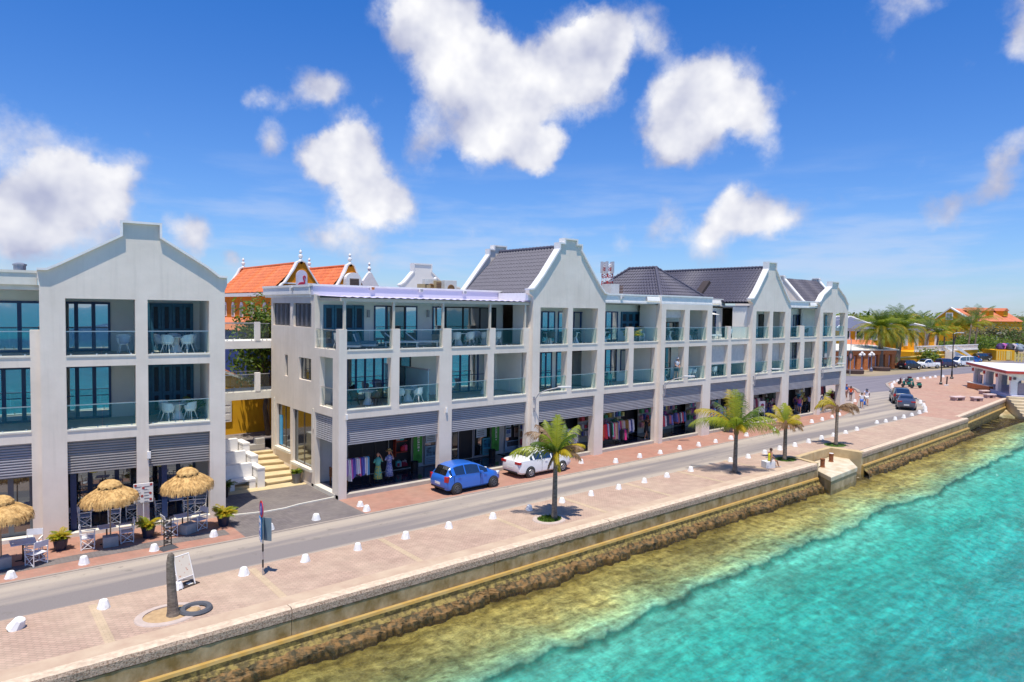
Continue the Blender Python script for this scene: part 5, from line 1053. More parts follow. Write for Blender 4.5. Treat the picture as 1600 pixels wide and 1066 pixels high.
b.build('gable_edge',whitep,t); b=MB(); x=w*.42; z=ZD(1483,500,D); b.box(x-1,x+1,-.15,-.003,z,z+2); f_=b.build('window',whitep,t); b=MB()
for i in (0,1):
    for j in (0,1): b.box(x-.8+i*.85,x-.05+i*.85,-.18,-.152,z+.2+j*.85,z+.95+j*.85)
b.build('pane',gld,f_)
for i,u in enumerate((.22,.5,.78)):
    y=ln*u; zz=lerp(ze,zr,.55); x=lerp(w,w*.44,.55); b=MB(); b.box(x-.6,x+1.6,y-.9,y+.9,zz-.6,zz+.9); d_=b.build('dormer',yellowW,t); b=MB(); b.add([(x-2,y-1.1,zz+.9),(x+1.9,y-1.1,zz+.9),(x+1.9,y+1.1,zz+.9),(x-2,y+1.1,zz+.9),(x-2,y,zz+1.7),(x+1.9,y,zz+1.7)],[(0,1,5,4),(2,3,4,5),(1,2,5),(3,0,4)]); b.build('dormer_roof',otile2,d_)
# gate pillars and white fence
t,w=bframe('picket_fence','white fence between cream and yellow gate pillars','fence',1487,1560,178,200)
for i in range(9):
    x=w*i/8.; b=MB(); b.box(x-.45,x+.45,-.45,.45,0,ZD(1520,553,186)+.2); b.build('fence_pillar',M('pale_yellow',(.78,.62,.2),.7) if i%2 else yellowW,t)
    if i in (0,1): b=MB(); b.add([(x-.7,-.7,2.2),(x+.7,-.7,2.2),(x+.7,.7,2.2),(x-.7,.7,2.2),(x,0,3.0)],[(0,1,4),(1,2,4),(2,3,4),(3,0,4),(0,3,2,1)]); b.build('pillar_cap',whitep,t)
    if i<8:
        b=MB(); n=14
        for j in range(n): xx=x+.6+(w/8-1.2)*j/n; b.box(xx,xx+.12,0,.06,.2,1.6)
        b.box(x+.45,x+w/8-.45,-.02,.08,.4,.5); b.box(x+.45,x+w/8-.45,-.02,.08,1.3,1.4); b.build('rails',M('pale_fence',(.6,.58,.58),.7),t)
t,w=bframe('crate_enclosure','yellow boarded enclosure with pale gate, dark bundles piled on top','enclosure',1559,1588,188,190)
zt_=ZD(1575,546,190); zb_=ZD(1575,556,188)
b=MB(); b.box(0,w,0,6,0,zt_-.2); b.build('boarding',yellowW,t)
b=MB(); [b.box(x*.5+.1,x*.5+.25,-.08,-.003,.1,zt_-.4) for x in range(int(w*2))]; b.box(w*.55,w*.75,-.12,-.003,.2,zt_-.3,0); b.build('battens',M('pale_yellow',(.78,.62,.2),.7),t)
for i in range(7):
    cc=[(.05,.02,.12),(.5,.12,.4),(.02,.05,.2),(.04,.04,.05),(.55,.45,.5),(.02,.12,.4),(.25,.3,.35)][i]
    o=MB(); o.ball((0,0,.7),(1.2,.9,.9),8,jit=.4); o=o.build('goods_bundle',colr(cc),None); p=DP(1565+i*5.2,192+i%3,zt_-.35); o.location=p; tag(o,'%s bundle on top of the yellow enclosure'%['dark violet','pink','navy','black','pale mauve','blue','grey-blue'][i],'bundle',group='bundles piled on the enclosure')
t,w=bframe('slat_fence','pale yellow slatted fence beyond the pavilion','fence',1588,1640,186,186); b=MB(); [b.box(x*.55,x*.55+.3,0,.1,0,1.9) for x in range(int(w/.55))]; b.box(0,w,.1,.2,.5,.7); b.box(0,w,.1,.2,1.4,1.6); b.build('slats',M('pale_yellow',(.78,.62,.2),.7),t)
# pavilion
PA=G(1518,604+0); PB=G(1576,623); ww=(PB-PA).length; t=thing('pavilion','white waterside pavilion with a red band, arches and a flat white roof','pavilion',(PA.x,PA.y,0),math.atan2(PB.y-PA.y,PB.x-PA.x))
Dp=(PA-CAMP).length; hz=3.3; dd=14
bs_=MB(); bs_.box(-.2,ww+.6,.1,dd,-1.9,.45); bs_.build('base',M('lavender_base',(.62,.60,.70),.8),t)
def archwall(b,L,n,f,z0=.45,zt=2.75,zs=1.9,pw=.9):
    bay=L/n
    for i in range(n):
        a=i*bay; w_=bay-pw; c=a+bay/2; arc=[(c+w_/2*math.cos(q),zs+w_/2*.75*math.sin(q)) for q in [pi*k/10 for k in range(11)]]
        f(b,[(a,z0),(a+pw/2,z0),(a+pw/2,zs)][:3]+[(a,zs)]); f(b,[(a+bay-pw/2,z0),(a+bay,z0),(a+bay,zs),(a+bay-pw/2,zs)])
        for k in range(10): p,q=arc[k],arc[k+1]; f(b,[(q[0],q[1]),(p[0],p[1]),(p[0],zt),(q[0],zt)])
        f(b,[(a,zs),(a+pw/2,zs),(a+pw/2,zt),(a,zt)]); f(b,[(a+bay-pw/2,zs),(a+bay,zs),(a+bay,zt),(a+bay-pw/2,zt)])
b=MB(); archwall(b,ww,3,lambda b,p: b.wallp(p,0.15,.5)); archwall(b,ww,3,lambda b,p: b.wallp(p,dd-.5,dd-.15))
n=8; archwall(b,dd-1.0,n,lambda b,p: b.wallx([(q[0]+.5,q[1]) for q in p],ww-.35,ww,),pw=.7); archwall(b,dd-1.0,n,lambda b,p: b.wallx([(q[0]+.5,q[1]) for q in p],.0,.35),pw=.7)
b.build('arcade',whitep,t); b=MB(); b.box(-.25,ww+.25,-.1,dd+.1,2.75,2.9); b.box(-.45,ww+.45,-.3,dd+.3,2.9,3.05); b.build('cornice',whitep,t)
redb=M('red_band',(.50,.05,.035),.6); b=MB(); b.box(-.75,ww+.75,-.6,dd+.6,3.05,3.34); b.build('red_fascia',redb,t); b=MB(); b.box(-.72,ww+.72,-.57,dd+.57,3.34,3.40); b.build('roof',whitep,t)
for i in range(4): b=MB(); x=ww*i/3.; b.box(x-.18,x+.18,-.02,.145,2.2,2.62); b.build('bracket',redb,t)
for i in range(9): b=MB(); y=.5+(dd-1)*i/8.; b.box(ww+.003,ww+.2,y-.12,y+.12,2.3,2.6); b.build('bracket',M('dark_bracket',(.12,.1,.1),.6),t)
for i in range(8): b=MB(); y=.5+(dd-1)*(i+.5)/8.; b.box(ww-.25,ww-.12,y-.38,y+.38,.45,1.9); b.build('lattice_panel',M('lattice_mauve',(.34,.28,.30),.8),t)
b=MB(); x=ww/6.; b.box(x-.75,x+.75,.28,.4,.45,1.9); b.build('lattice_panel',M('lattice_mauve',(.34,.28,.30),.8),t)
# sand steps and beach beside the pavilion
st=MB(); rz_=math.atan2(PB.y-PA.y,PB.x-PA.x)
for i in range(7): st.box(ww+.7+i*.9,ww+1.6+i*.9,-.5,12,-2.6,.35-i*.27)
o=st.build('quay_steps',M('sand_steps',(.62,.52,.36),.9,col2=(.5,.4,.25),scale=.8)); o.location=(PA.x,PA.y,0); o.rotation_euler=(0,0,rz_); tag(o,'sand-coloured quay steps beside the pavilion','steps')
b=MB(); vs=[];nx,ny=40,26
for i in range(nx+1):
    for j in range(ny+1):
        x=lerp(77,110,i/nx); y=coast(min(x,83.9))-.2-j*.22 if x<84 else lerp(-7.3,-8.5,(x-84)/26)-j*.3
        vs.append((x,y,-.95-.75*(j/ny)**.8*1.35-.6*max(0,(84-x)/7)+.1*mn.noise((x*.8,y*.8,1))+.06*mn.noise((x*2,y*2,4))))
b.add(vs,[(i*(ny+1)+j,i*(ny+1)+j+1,(i+1)*(ny+1)+j+1,(i+1)*(ny+1)+j) for i in range(nx) for j in range(ny)]); o=b.build('beach',M('beach_sand',(.46,.37,.22),.9,col2=(.30,.22,.10),scale=.8,bump=.5,bs=5,thr=(.42,.58)),smooth=True); o['kind']='structure'
a=G(1511,606); c=G(1545,613); L_=(c-a).length; t=thing('low_wall','low brick and stone wall edging the slipway by the pavilion','wall',a,math.atan2(c.y-a.y,c.x-a.x)); b=MB(); b.box(0,L_,0,.5,0,.75); w_=b.build('wall',brickP,t); b=MB(); b.box(-.1,L_+.1,-.1,.6,.75,.85); b.build('coping',cream,w_)

# ---------------- palms and trees ----------------
palm('coconut_palm','coconut palm nearest the camera, in a round grassy pit beside the white car',(6.61,-8.91),3.0,(.12,.1),
 [(80,80,1.9,15,.5,0,.3),(35,62,1.9,45,.62,0,.5),(20,40,1.6,70,.5,1,.6),(176,28,2.3,75,.85,0,.7),(165,75,2.0,110,.6,2,.8),(140,78,1.9,80,.45,2,.6),(120,72,1.8,35,.5,0,.5),(100,60,1.6,60,.5,3,.5),(-20,50,1.5,90,.5,2,.8),(-60,45,1.4,100,.5,1,.8),(-90,30,1.5,100,.5,1,.9),(-110,60,1.5,80,.5,3,.7),(-40,70,1.6,60,.5,3,.6),(60,75,1.6,45,.5,3,.5),(200,60,1.5,90,.5,3,.7),(-130,70,1.6,60,.5,0,.6),(-80,-20,1.1,60,.3,1,.9),(230,-35,.9,40,.25,2,.9),(10,20,1.4,90,.45,2,.9)],tr=(.135,.095))
palm('coconut_palm','coconut palm with wide yellow-green fronds beside the sitting woman',(21.97,-8.77),2.55,(.12,.05),
 [(178,42,3.3,95,1.0,0,.7),(165,58,3.0,85,1.0,1,.6),(200,50,2.6,80,.9,0,.6),(0,32,2.9,85,1.0,0,.7),(-15,55,2.6,95,.9,0,.7),(15,60,2.4,50,.8,3,.6),(85,84,2.6,18,.65,0,.4),(100,78,2.7,28,.65,1,.4),(60,80,2.5,30,.7,3,.5),(130,70,2.3,60,.7,3,.5),(-60,70,2.2,70,.7,3,.6),(-110,65,2.2,90,.8,0,.6),(-90,50,1.8,110,.6,1,.8),(-85,40,1.4,90,.5,1,.9)],tr=(.14,.10))
palm('coconut_palm','short-crowned palm with orange-yellow leaves over brown hanging fronds',(27.83,-8.83),2.35,(.08,.05),
 [(120,70,1.5,40,.55,1,.4),(150,55,1.5,70,.5,1,.5),(80,80,1.5,25,.5,0,.4),(60,75,1.4,40,.5,1,.5),(20,60,1.3,80,.5,1,.6),(0,30,1.3,90,.45,2,.9),(-30,20,1.2,90,.45,2,.9),(-80,20,1.2,90,.45,2,.9),(-120,30,1.2,100,.45,2,.9),(180,20,1.2,90,.45,2,.9),(200,-10,1.0,60,.4,2,.9),(-50,50,1.2,90,.5,1,.7)],tr=(.13,.11))
palm('coconut_palm','dying palm with grey drooping fronds near the far end of the shops',(35.89,-8.51),2.7,(.25,.1),
 [(170,50,1.9,130,.7,1,.9),(160,65,1.6,120,.6,1,.8),(150,40,1.9,120,.6,2,.9),(200,40,1.8,120,.6,2,.9),(0,45,2.0,140,.8,2,1.),(-15,50,1.9,140,.8,2,1.),(20,40,1.8,130,.7,2,1.),(-60,30,1.6,110,.5,2,1.),(230,30,1.5,110,.5,2,1.),(100,60,1.3,60,.4,2,.7),(120,60,1.4,60,.5,1,.6)],tr=(.125,.10))
t=thing('dead_palm_stump','bare dead palm trunk standing in the ringed tree pit','palm stump',(-9.89,-8.9,0)); b=MB(); b.tube([(.03,0,-.03),(.02,0,.15),(0,0,.6),(-.03,0,1.2),(-.04,.02,1.7),(-.02,.02,1.93),(-.05,.02,2.0)],[.22,.17,.14,.13,.115,.10,.05],12); b.build('trunk',trunkM,t,smooth=False)
def pit(x,y,r,mat,label,ring=None,n=28):
    t=thing('tree_pit',label,'tree pit',(x,y,0)); b=MB(); b.add([(r*(1+.06*math.sin(k*3.1))*math.cos(2*pi*k/n),r*.82*(1+.06*math.sin(k*2.3))*math.sin(2*pi*k/n),.012) for k in range(n)],[tuple(range(n))]); b.build('soil',mat,t)
    if ring:
        b=MB(); vs=[]
        for k in range(n):
            a=2*pi*k/n
            for (rr,z) in ((r+.0,.0),(r+.0,.035),(r+.22,.03),(r+.24,.0)): vs.append((rr*math.cos(a),rr*.85*math.sin(a),z))
        b.add(vs,[(k*4+j,((k+1)%n)*4+j,((k+1)%n)*4+j+1,k*4+j+1) for k in range(n) for j in range(3)]); b.build('ring',ring,t)
    if mat is grass:
        b=MB(); rv=random.Random(int(x))
        for i in range(420):
            a=rv.random()*2*pi; q=r*.93*math.sqrt(rv.random()); p=Vector((q*math.cos(a),q*.8*math.sin(a),.0)); d=Vector((rv.gauss(0,.05),rv.gauss(0,.05),.1+.08*rv.random())); b.add([p-Vector((.02,0,0)),p+Vector((.02,.01,0)),p+d],[(0,1,2)])
        b.build('grass_tufts',[lfk],t)['kind']='stuff'
    return t
sandM=M('pit_sand',(.50,.34,.18),.95,col2=(.38,.25,.13),scale=5,bump=.4)
pit(-9.98,-8.75,.72,sandM,'sandy tree pit with a pale concrete ring round the dead stump',M('pit_ring',(.52,.42,.36),.9,scale=3))
pit(6.4,-8.8,.62,grass,'grassy tree pit under the palm by the white car',M('pit_ring',(.52,.42,.36),.9,scale=3)); pit(28.1,-8.75,.8,grass,'grassy tree pit behind the sitting woman'); pit(36.0,-8.4,.9,grass,'grassy tree pit under the dying palm')
pit(21.95,-8.8,.4,M('pit_soil',(.2,.13,.09),.95),'small soil patch under the wide-fronded palm')
t=thing('rubber_ring','dark grey rubber ring lying tilted at the edge of the sandy tree pit','ring',(-9.2,-8.95,.02)); b=MB(); n=28; vs=[]
for k in range(n):
    a=2*pi*k/n
    for (rr,z) in ((.30,.02),(.33,.085),(.46,.09),(.50,.02)): vs.append((rr*math.cos(a),rr*math.sin(a),z))
b.add(vs,[(k*4+j,((k+1)%n)*4+j,((k+1)%n)*4+(j+1)%4,k*4+(j+1)%4) for k in range(n) for j in range(4)]); b.build('ring',M('dark_rubber',(.09,.095,.11),.7),t); b=MB(); b.ball((-.05,.0,.02),(.22,.2,.05),10,jit=.5); b.build('sand_heap',sandM,t)
def ring(n,els,L,dr,ll,mis,hg,off=0,rv=random.Random(4)):
    return [(360*i/n+off+rv.uniform(-8,8),els+rv.uniform(-6,6),L*rv.uniform(.9,1.08),dr+rv.uniform(-10,10),ll,rv.choice(mis),hg) for i in range(n)]
DF=ring(18,82,4.6,45,.9,[3,0,3],.25)+ring(28,64,5.2,95,.9,[0,3,0],.3,10)+ring(32,42,5.8,125,.9,[0,3,1],.35,5)+ring(30,14,5.6,110,.85,[0,1,3],.4,12)+ring(24,-12,5.2,80,.8,[0,1,3],.4,3)
p=G(1375,577); palm('date_palm','big date palm, left of the pair on the street corner',(p.x,p.y),6.9,(.3,.2),DF,tr=(.48,.36))
p=G(1401,573); palm('date_palm','big date palm, right of the pair beside the yellow wall',(p.x,p.y),6.7,(2.6,.4),DF,tr=(.5,.4))
CF=ring(7,70,3.8,60,1.1,[3,0],.4)+ring(8,35,3.8,85,1.1,[0,3,1],.5,20)+ring(6,5,3.2,70,.9,[1,0],.7,5)
CW=[(a if abs((a+180)%360-180)<100 else a*.4+20,e,L,d,l,m_,h) for (a,e,L,d,l,m_,h) in CF]
def cpalm(px,py,pyt,D,label,fr,grp='coconut palms beyond the square',sc=1,lean=0):
    q=DP(px,D); h=ZD(px,pyt,D); t=palm('coconut_palm',label,(q.x,q.y),h,(lean*.77,-lean*.64),[(a,e,L*sc,d,l*sc,m_,hg) for (a,e,L,d,l,m_,hg) in fr],grp,tr=(.2,.15)); return t
for a in ((1395,0,497,172,'tallest windblown palm behind the date palms',CW,1.15,1.5),(1429,0,502,196,'dark palm behind the roof of the villa',CF,1.05,1),(1446,0,515,170,'palm in front of the left part of the villa',CW,1.1,1.2),(1464,0,522,170,'thin palm in front of the villa stair',CF,.72,.5),(1477,0,516,186,'bushy palm against the deep yellow gable wall',CF,1.05,0),(1490,0,512,188,'palm before the yellow gable, right of the gable window',CF,1.05,1),(1514,0,508,186,'windblown palm in front of the orange tiled roof',CW,1.1,.6),(1524,0,500,192,'tall palm in front of the dormers',CW,1.3,.8)):
    cpalm(a[0],0,a[2],a[3],a[4],a[5],sc=a[6],lean=a[7])
rv=random.Random(11)
for i,(px,top,D,r,mt,lb) in enumerate(((1340,493,210,6,(tl2,tl1),'light green treetop behind the grey slate roofs'),(1352,489,300,3,(tl1,tl1),'small dark lone treetop on the skyline left'),(1462,494,260,9,(tl3,tl1),'brownish tree left of the deep yellow gable'),(1508,530,196,7,(tl2,tl1),'bright green tree below the windblown palm'),(1528,527,200,8,(tl1,tl2),'round green tree right of the palms, above the fence'),(1546,521,204,8,(tl2,tl1),'fresh green tree left of the far lamp post'),(1492,533,200,6,(tl1,tl2),'dark green tree at the foot of the palms'),(1570,517,215,8,(tl1,tl3),'olive tree above the yellow enclosure'),(1592,513,222,9,(tl1,tl3),'olive tree at the right edge above the enclosure'),(1535,507,212,6,(tl3,tl3),'dry grey bush-like tree under the orange roof'),(1556,506,214,7,(tl3,tl1),'dry grey tree right of the orange roof'),(1582,503,280,11,(tl2,tl3),'yellow-green tree on the right skyline'),(1606,499,300,12,(tl1,tl3),'dark tree at the right edge of the skyline'))):
    q=DP(px,D); h=ZD(px,top,D); tree('broadleaf_tree',lb,(q.x,q.y),h,(r,r,h/2),2600,.30,mt,20+i,trunk=.3,puffs=6,low=.15)
q=DP(1455,158); bush('round_bush','clipped dark green bush in front of the villa stair',(q.x,q.y,0),(2.2,2.2,1.9),900,.28,seed=9)
q=G(1391,575); t=thing('planter','planter with yellow-green bush between the two date palms','planter',(q.x,q.y,0)); b=MB(); b.box(-2.2,2.2,-.9,.9,0,.7); b.build('box',brickP,t); c=MB(); blob(c,(0,0,1.5),(1.7,1.2,1.0),600,.2,seed=4); c.build('foliage',[tl1,tl2],t)
for (px,py,w,lb) in ((1375,579,3.2,'dark brick ring planter at the foot of the left date palm'),(1402,575,3.4,'dark brick ring planter at the foot of the right date palm'),(1333,583.5,3.2,'dark planter at the left end of the brick stalls')):
    q=G(px,py); t=thing('planter',lb,'planter',(q.x,q.y,0)); b=MB(); b.lathe([(w*.5,0),(w*.52,.55),(w*.45,.6),(w*.4,.5)],seg=16); b.build('ring',M('dark_brick',(.10,.06,.05),.9),t)
# far-off woods on the skyline
b=MB(); rv=random.Random(5)
for i in range(170):
    px=rv.uniform(1290,1700); D=rv.uniform(300,620); q=DP(px,D); h=rv.uniform(5,9)*(.75+D/900); blob(b,(q.x,q.y,h*.5),(rv.uniform(6,12),rv.uniform(6,12),h*.6),85,1.5,seed=i,mats=(0,1) if rv.random()<.7 else (2,0))
o=b.build('distant_woods',[tl1,tl2,tl3]); tag(o,'hazy belt of low woods along the horizon on the right','woods',kind='stuff')

# ---------------- cars ----------------
tyreM=M('tyre',(.04,.04,.04),.85); rimS=M('rim_silver',(.5,.5,.52),.35,metal=.7); rimB=M('rim_grey_steel',(.11,.11,.12),.4); redL=M('tail_lamp',(.45,.02,.02),.2); whL=M('head_lamp',(.75,.76,.78),.15); plateM=M('number_plate',(.75,.75,.72),.5)
def paint(n,c,flk=0):
    ma=M(n,c,.28,metal=flk,col2=tuple(x*.95 for x in c),spec=.6); ma.node_tree.nodes['Principled BSDF'].inputs['Coat Weight'].default_value=.6; ma.node_tree.nodes['Principled BSDF'].inputs['Coat Roughness'].default_value=.05; return ma
HATCH=[(0,.40,.78,.79,.62,.5),(.04,.30,.88,.90,.74,.58),(.12,.24,.96,1.0,.80,.62),(.30,.21,1.0,1.27,.83,.57),(.46,.20,1.01,1.405,.84,.555),(.8,.19,1.0,1.485,.845,.56),(1.3,.19,.985,1.515,.85,.565),(1.75,.19,.97,1.50,.85,.565),(2.1,.19,.955,1.435,.85,.56),(2.4,.19,.945,1.31,.848,.56),(2.75,.19,.93,1.12,.84,.60),(3.02,.20,.915,.97,.83,.64),(3.3,.22,.86,.90,.80,.58),(3.55,.25,.76,.80,.74,.48),(3.70,.30,.64,.68,.66,.42),(3.78,.40,.50,.53,.54,.36)]
SEDAN=[(0,.42,.80,.81,.64,.5),(.05,.30,.95,.97,.76,.6),(.2,.24,1.02,1.05,.82,.66),(.55,.20,1.03,1.08,.85,.64),(.85,.20,1.02,1.16,.86,.62),(1.25,.19,1.0,1.37,.86,.60),(1.6,.19,.98,1.45,.865,.60),(2.1,.19,.97,1.475,.87,.61),(2.6,.19,.95,1.44,.87,.60),(2.95,.19,.94,1.30,.865,.61),(3.35,.20,.93,1.05,.855,.63),(3.5,.20,.92,.95,.85,.66),(3.85,.22,.86,.89,.83,.6),(4.15,.25,.76,.79,.78,.5),(4.32,.32,.62,.65,.70,.45),(4.38,.42,.5,.53,.6,.4)]
SUV=[(0,.50,.95,.96,.72,.6),(.05,.36,1.05,1.07,.84,.66),(.15,.30,1.12,1.2,.87,.68),(.35,.28,1.14,1.58,.89,.66),(.6,.27,1.13,1.67,.9,.66),(1.2,.27,1.12,1.71,.9,.67),(2.2,.27,1.1,1.70,.9,.67),(2.7,.27,1.08,1.60,.9,.66),(3.1,.27,1.07,1.34,.9,.67),(3.45,.28,1.05,1.1,.89,.7),(3.9,.30,.98,1.02,.87,.64),(4.2,.34,.86,.90,.82,.55),(4.35,.42,.7,.73,.74,.5),(4.4,.5,.58,.6,.66,.45)]
VAN=[(0,.45,1.1,1.3,.80,.72),(.04,.34,1.15,1.85,.86,.74),(.15,.30,1.16,1.97,.88,.75),(1,.28,1.15,2.0,.885,.76),(2.4,.28,1.13,2.0,.885,.76),(3.2,.28,1.1,1.93,.885,.74),(3.6,.28,1.08,1.7,.88,.72),(4.05,.29,1.06,1.18,.87,.7),(4.4,.32,.95,1.0,.84,.6),(4.6,.4,.75,.8,.76,.5),(4.65,.5,.6,.62,.66,.45)]
PICK=[(0,.55,1.05,1.06,.80,.74),(.04,.40,1.08,1.1,.86,.80),(.2,.34,1.1,1.12,.88,.82),(1.2,.32,1.1,1.12,.89,.83),(1.75,.30,1.1,1.12,.89,.80),(1.85,.30,1.1,1.60,.89,.66),(2.1,.30,1.1,1.72,.9,.66),(2.9,.30,1.08,1.73,.9,.66),(3.3,.30,1.07,1.6,.9,.66),(3.75,.30,1.06,1.2,.89,.68),(4.0,.30,1.05,1.09,.89,.7),(4.6,.34,1.0,1.04,.87,.64),(4.95,.42,.84,.87,.80,.55),(5.05,.52,.7,.72,.72,.5)]
def carlike(label,loc,rz,st,pm,whx,wr=.31,rim=rimS,pillars=(1.3,),group=None,name='parked_car',cat='car',tail='hatch',plate=True,bed=None):
    t=thing(name,label,cat,loc,rz,group); L=st[-1][0]; ox=-L/2; n=len(st); W_=max(s[4] for s in st)
    def ringp(s):
        x,zl,zb,zr,w,wr_=s; half=[(0,zl),(w*.86,zl),(w*.99,zl+.10),(w,lerp(zl,zb,.55)),(w*.955,zb-.02),(min(wr_,w*.93),max(zb,zr-.06)),(wr_*.90,zr-.008),(0,zr+.008)]
        if zr-zb<.2: half[5]=(max(wr_,w*.82),zr-.015)
        return [(x+ox,y,z) for y,z in half]+[(x+ox,-y,z) for y,z in half[1:-1][::-1]]
    R_=[ringp(s) for s in st]; m_=len(R_[0]); vs=[v for r in R_ for v in r]; body=[];glass=[];GL={}
    for i in range(n-1):
        a,c=st[i],st[i+1]; cab=min(a[3]-a[2],c[3]-c[2])>.22; slope=abs(c[3]-a[3])/(c[0]-a[0])>.28 and max(a[3]-a[2],c[3]-c[2])>.24
        edge=(a[3]-a[2]>.12 and c[3]-c[2]>.12)
        for k in range(m_):
            f_=(i*m_+k,i*m_+(k+1)%m_,(i+1)*m_+(k+1)%m_,(i+1)*m_+k); side=k in (4,m_-5); top=k in (5,6,m_-7,m_-6)
            isg=(side and (cab or edge)) or (k in (6,m_-7) and slope)
            if isg: GL.setdefault(('side_window',k) if side else ('rear_window',0) if a[0]<L*.45 else ('windscreen',0),[]).append(f_)
            else: body.append(f_)
    body+= [tuple(range(m_))[::-1],tuple((n-1)*m_+k for k in range(m_))]
    b=MB(); b.add(vs,body); bo=b.build('body',pm,t,smooth=True); es=bo.modifiers.new('e','EDGE_SPLIT'); es.split_angle=R(38)
    # glass as its own part, with body-coloured pillars over it
    for (gn,_k),fs_ in GL.items():
        us=sorted({i for f in fs_ for i in f}); mp_={u:i for i,u in enumerate(us)}; g=MB(); g.add([vs[u] for u in us],[tuple(mp_[i] for i in f) for f in fs_]); g.build(gn,carglass,t,smooth=False)
    def at(x,key):
        for i in range(n-1):
            if st[i][0]<=x<=st[i+1][0]:
                u=(x-st[i][0])/(st[i+1][0]-st[i][0]); p,q=R_[i][key],R_[i+1][key]; return Vector([lerp(p[j],q[j],u) for j in range(3)])
    pb=MB()
    for s_,k1,k2 in ((1,4,5),(-1,m_-4,m_-5)):
        for (x,wd) in pillars:
            p,q=at(x,k1),at(x,k2)
            if p is None or q is None: continue
            o=Vector((0,s_*.012,.004)); pb.add([p+o+Vector((-wd,0,0)),p+o+Vector((wd,0,0)),q+o+Vector((wd*.9,0,.01)),q+o+Vector((-wd*.9,0,.01))],[(0,1,2,3)])
        # frame along the roof edge and the sill
        xs_=[s[0] for s in st if s[3]-s[2]>.3]
        for a,c in zip(xs_,xs_[1:]):
            for k,dz in ((k2,-.035),(k1,.03)):
                p,q=at(a,k),at(c,k); o=Vector((0,s_*.008,0)); pb.add([p+o,q+o,q+o+Vector((0,s_*.004,dz)),p+o+Vector((0,s_*.004,dz))],[(0,1,2,3)])
    if pb.v: pb.build('window_frames',pm,t)
    for s_ in (1,-1):
        for wx in whx:
            ac=MB(); ac.lathe([(wr*1.17,-.14),(wr*1.17,.006),(wr*1.10,.016),(0.01,.012)],(wx+ox,0,wr*.98),22,axis='y'); 
            if s_<0: ac.v=[(v[0],-v[1],v[2]) for v in ac.v]
            ac.v=[(v[0],v[1]+s_*(W_-.005),v[2]) for v in ac.v]; ac.build('wheel_arch',blackp,t)
            w=MB(); w.lathe([(wr*.62,.0),(wr*.9,.0),(wr,-.03),(wr,-.17),(wr*.9,-.2),(.02,-.2)],(0,0,0),22,axis='y')
            w.v=[(v[0],(v[1]+.045)*s_,v[2]) for v in w.v]; wo=w.build('wheel',tyreM,t,smooth=False); wo.location=(wx+ox,s_*W_,wr)
            r=MB(); r.lathe([(wr*.64,-.01),(wr*.6,.012),(wr*.5,-.02),(.05,.0),(.0,.012)],(0,0,0),18,axis='y')
            for k in range(7): a=2*pi*k/7; r.cb((wr*.34*math.cos(a),.006,wr*.34*math.sin(a)),(wr*.5,.02,.035),0,0,-a)
            r.v=[(v[0],(v[1]+.05)*s_,v[2]) for v in r.v]; r.build('rim',rim,wo)
        mx=[s[0] for s in st if s[3]-s[2]>.25][-1]; p=at(mx-.15,4); b=MB(); b.cb((p.x,s_*(abs(p.y)+.10),p.z+.07),(.14,.2,.13)); b.build('wing_mirror',pm,t,bev=.03)
        x0=.10 if tail!='sedan' else .10; zb=st[2][2]; y=st[2][4]
        b=MB()
        if tail=='sedan': b.cb((ox+.085,s_*(y-.21),zb-.13),(.19,.42,.14))
        elif tail=='pick': b.cb((ox+.03,s_*(y-.08),zb-.2),(.08,.13,.34))
        else: b.cb((ox+.125,s_*(y-.11),zb-.13),(.2,.24,.30),s_*R(-20))
        b.build('tail_light',redL,t,bev=.02)
        f_=st[-3]; b=MB(); b.cb((f_[0]+ox+.02,s_*(f_[4]-.14),f_[2]-.03),(.34,.22,.14),s_*R(-35)); b.build('headlight',whL,t,bev=.03)
        b=MB()
        for x in [q for q,_ in pillars][-2:]: p=at(x,3); b.box(p.x+.25,p.x+.43,s_*(W_-.0)-.012 if s_>0 else -W_-.018,s_*W_+.018 if s_>0 else -W_+.012,p.z+.22,p.z+.25)
        b.build('door_handle',pm,t)
        b=MB()
        for x in [q for q,_ in pillars][-2:]: b.box(x+ox-.005,x+ox+.005,s_*W_*.99-.012,s_*W_*.99+.012,.32,st[6][2]-.03)
        b.build('door_seam',blackp,t)
    if plate: b=MB(); b.box(ox-.012,ox+.03,-.24,.24,.50,.63); b.build('number_plate',plateM,t)
    b=MB(); b.box(ox-.02,ox+.12,-.6,.6,.30,.38); b.box(L/2-.10,L/2+.012,-.5,.5,.32,.46); b.build('bumper_trim',blackp,t,bev=.02)
    if bed: b=MB(); b.box(bed[0]+ox,bed[1]+ox,-.72,.72,1.125,1.135); b.build('load_bed',M('bed_liner',(.05,.05,.05),.8),t)
    return t
B1=paint('blue_paint',(.025,.15,.60),.1); W1=paint('white_car_paint',(.80,.80,.80)); G1=paint('grey_car_paint',(.12,.13,.17),.6); K1=paint('black_car_paint',(.015,.015,.025),.2); P1=paint('purple_dark_paint',(.05,.03,.08),.3); B2=paint('bright_blue_paint',(.01,.12,.5),.2); S1=paint('silver_paint',(.4,.42,.45),.6)
carlike('blue hatchback parked beside the shops, nearest the camera',(6.62,-1.86,0),R(.5),HATCH,B1,(.66,3.13),.30,rimB,((1.25,.035),(2.22,.03),(.50,.11)))
carlike('white saloon parked beside the shops, ahead of the blue hatchback',(12.25,-1.45,0),R(.8),SEDAN,W1,(.85,3.45),.315,rimS,((1.12,.07),(1.75,.03),(2.55,.045),),tail='sedan')
q=G(1409,640); q2=G(1432,643)
carlike('grey saloon parked on the plaza edge of the bend, seen from behind',(62.9,-3.35,0),R(22),SEDAN,G1,(.85,3.45),.32,rimS,((1.12,.07),(1.75,.03),(2.55,.045)),tail='sedan')
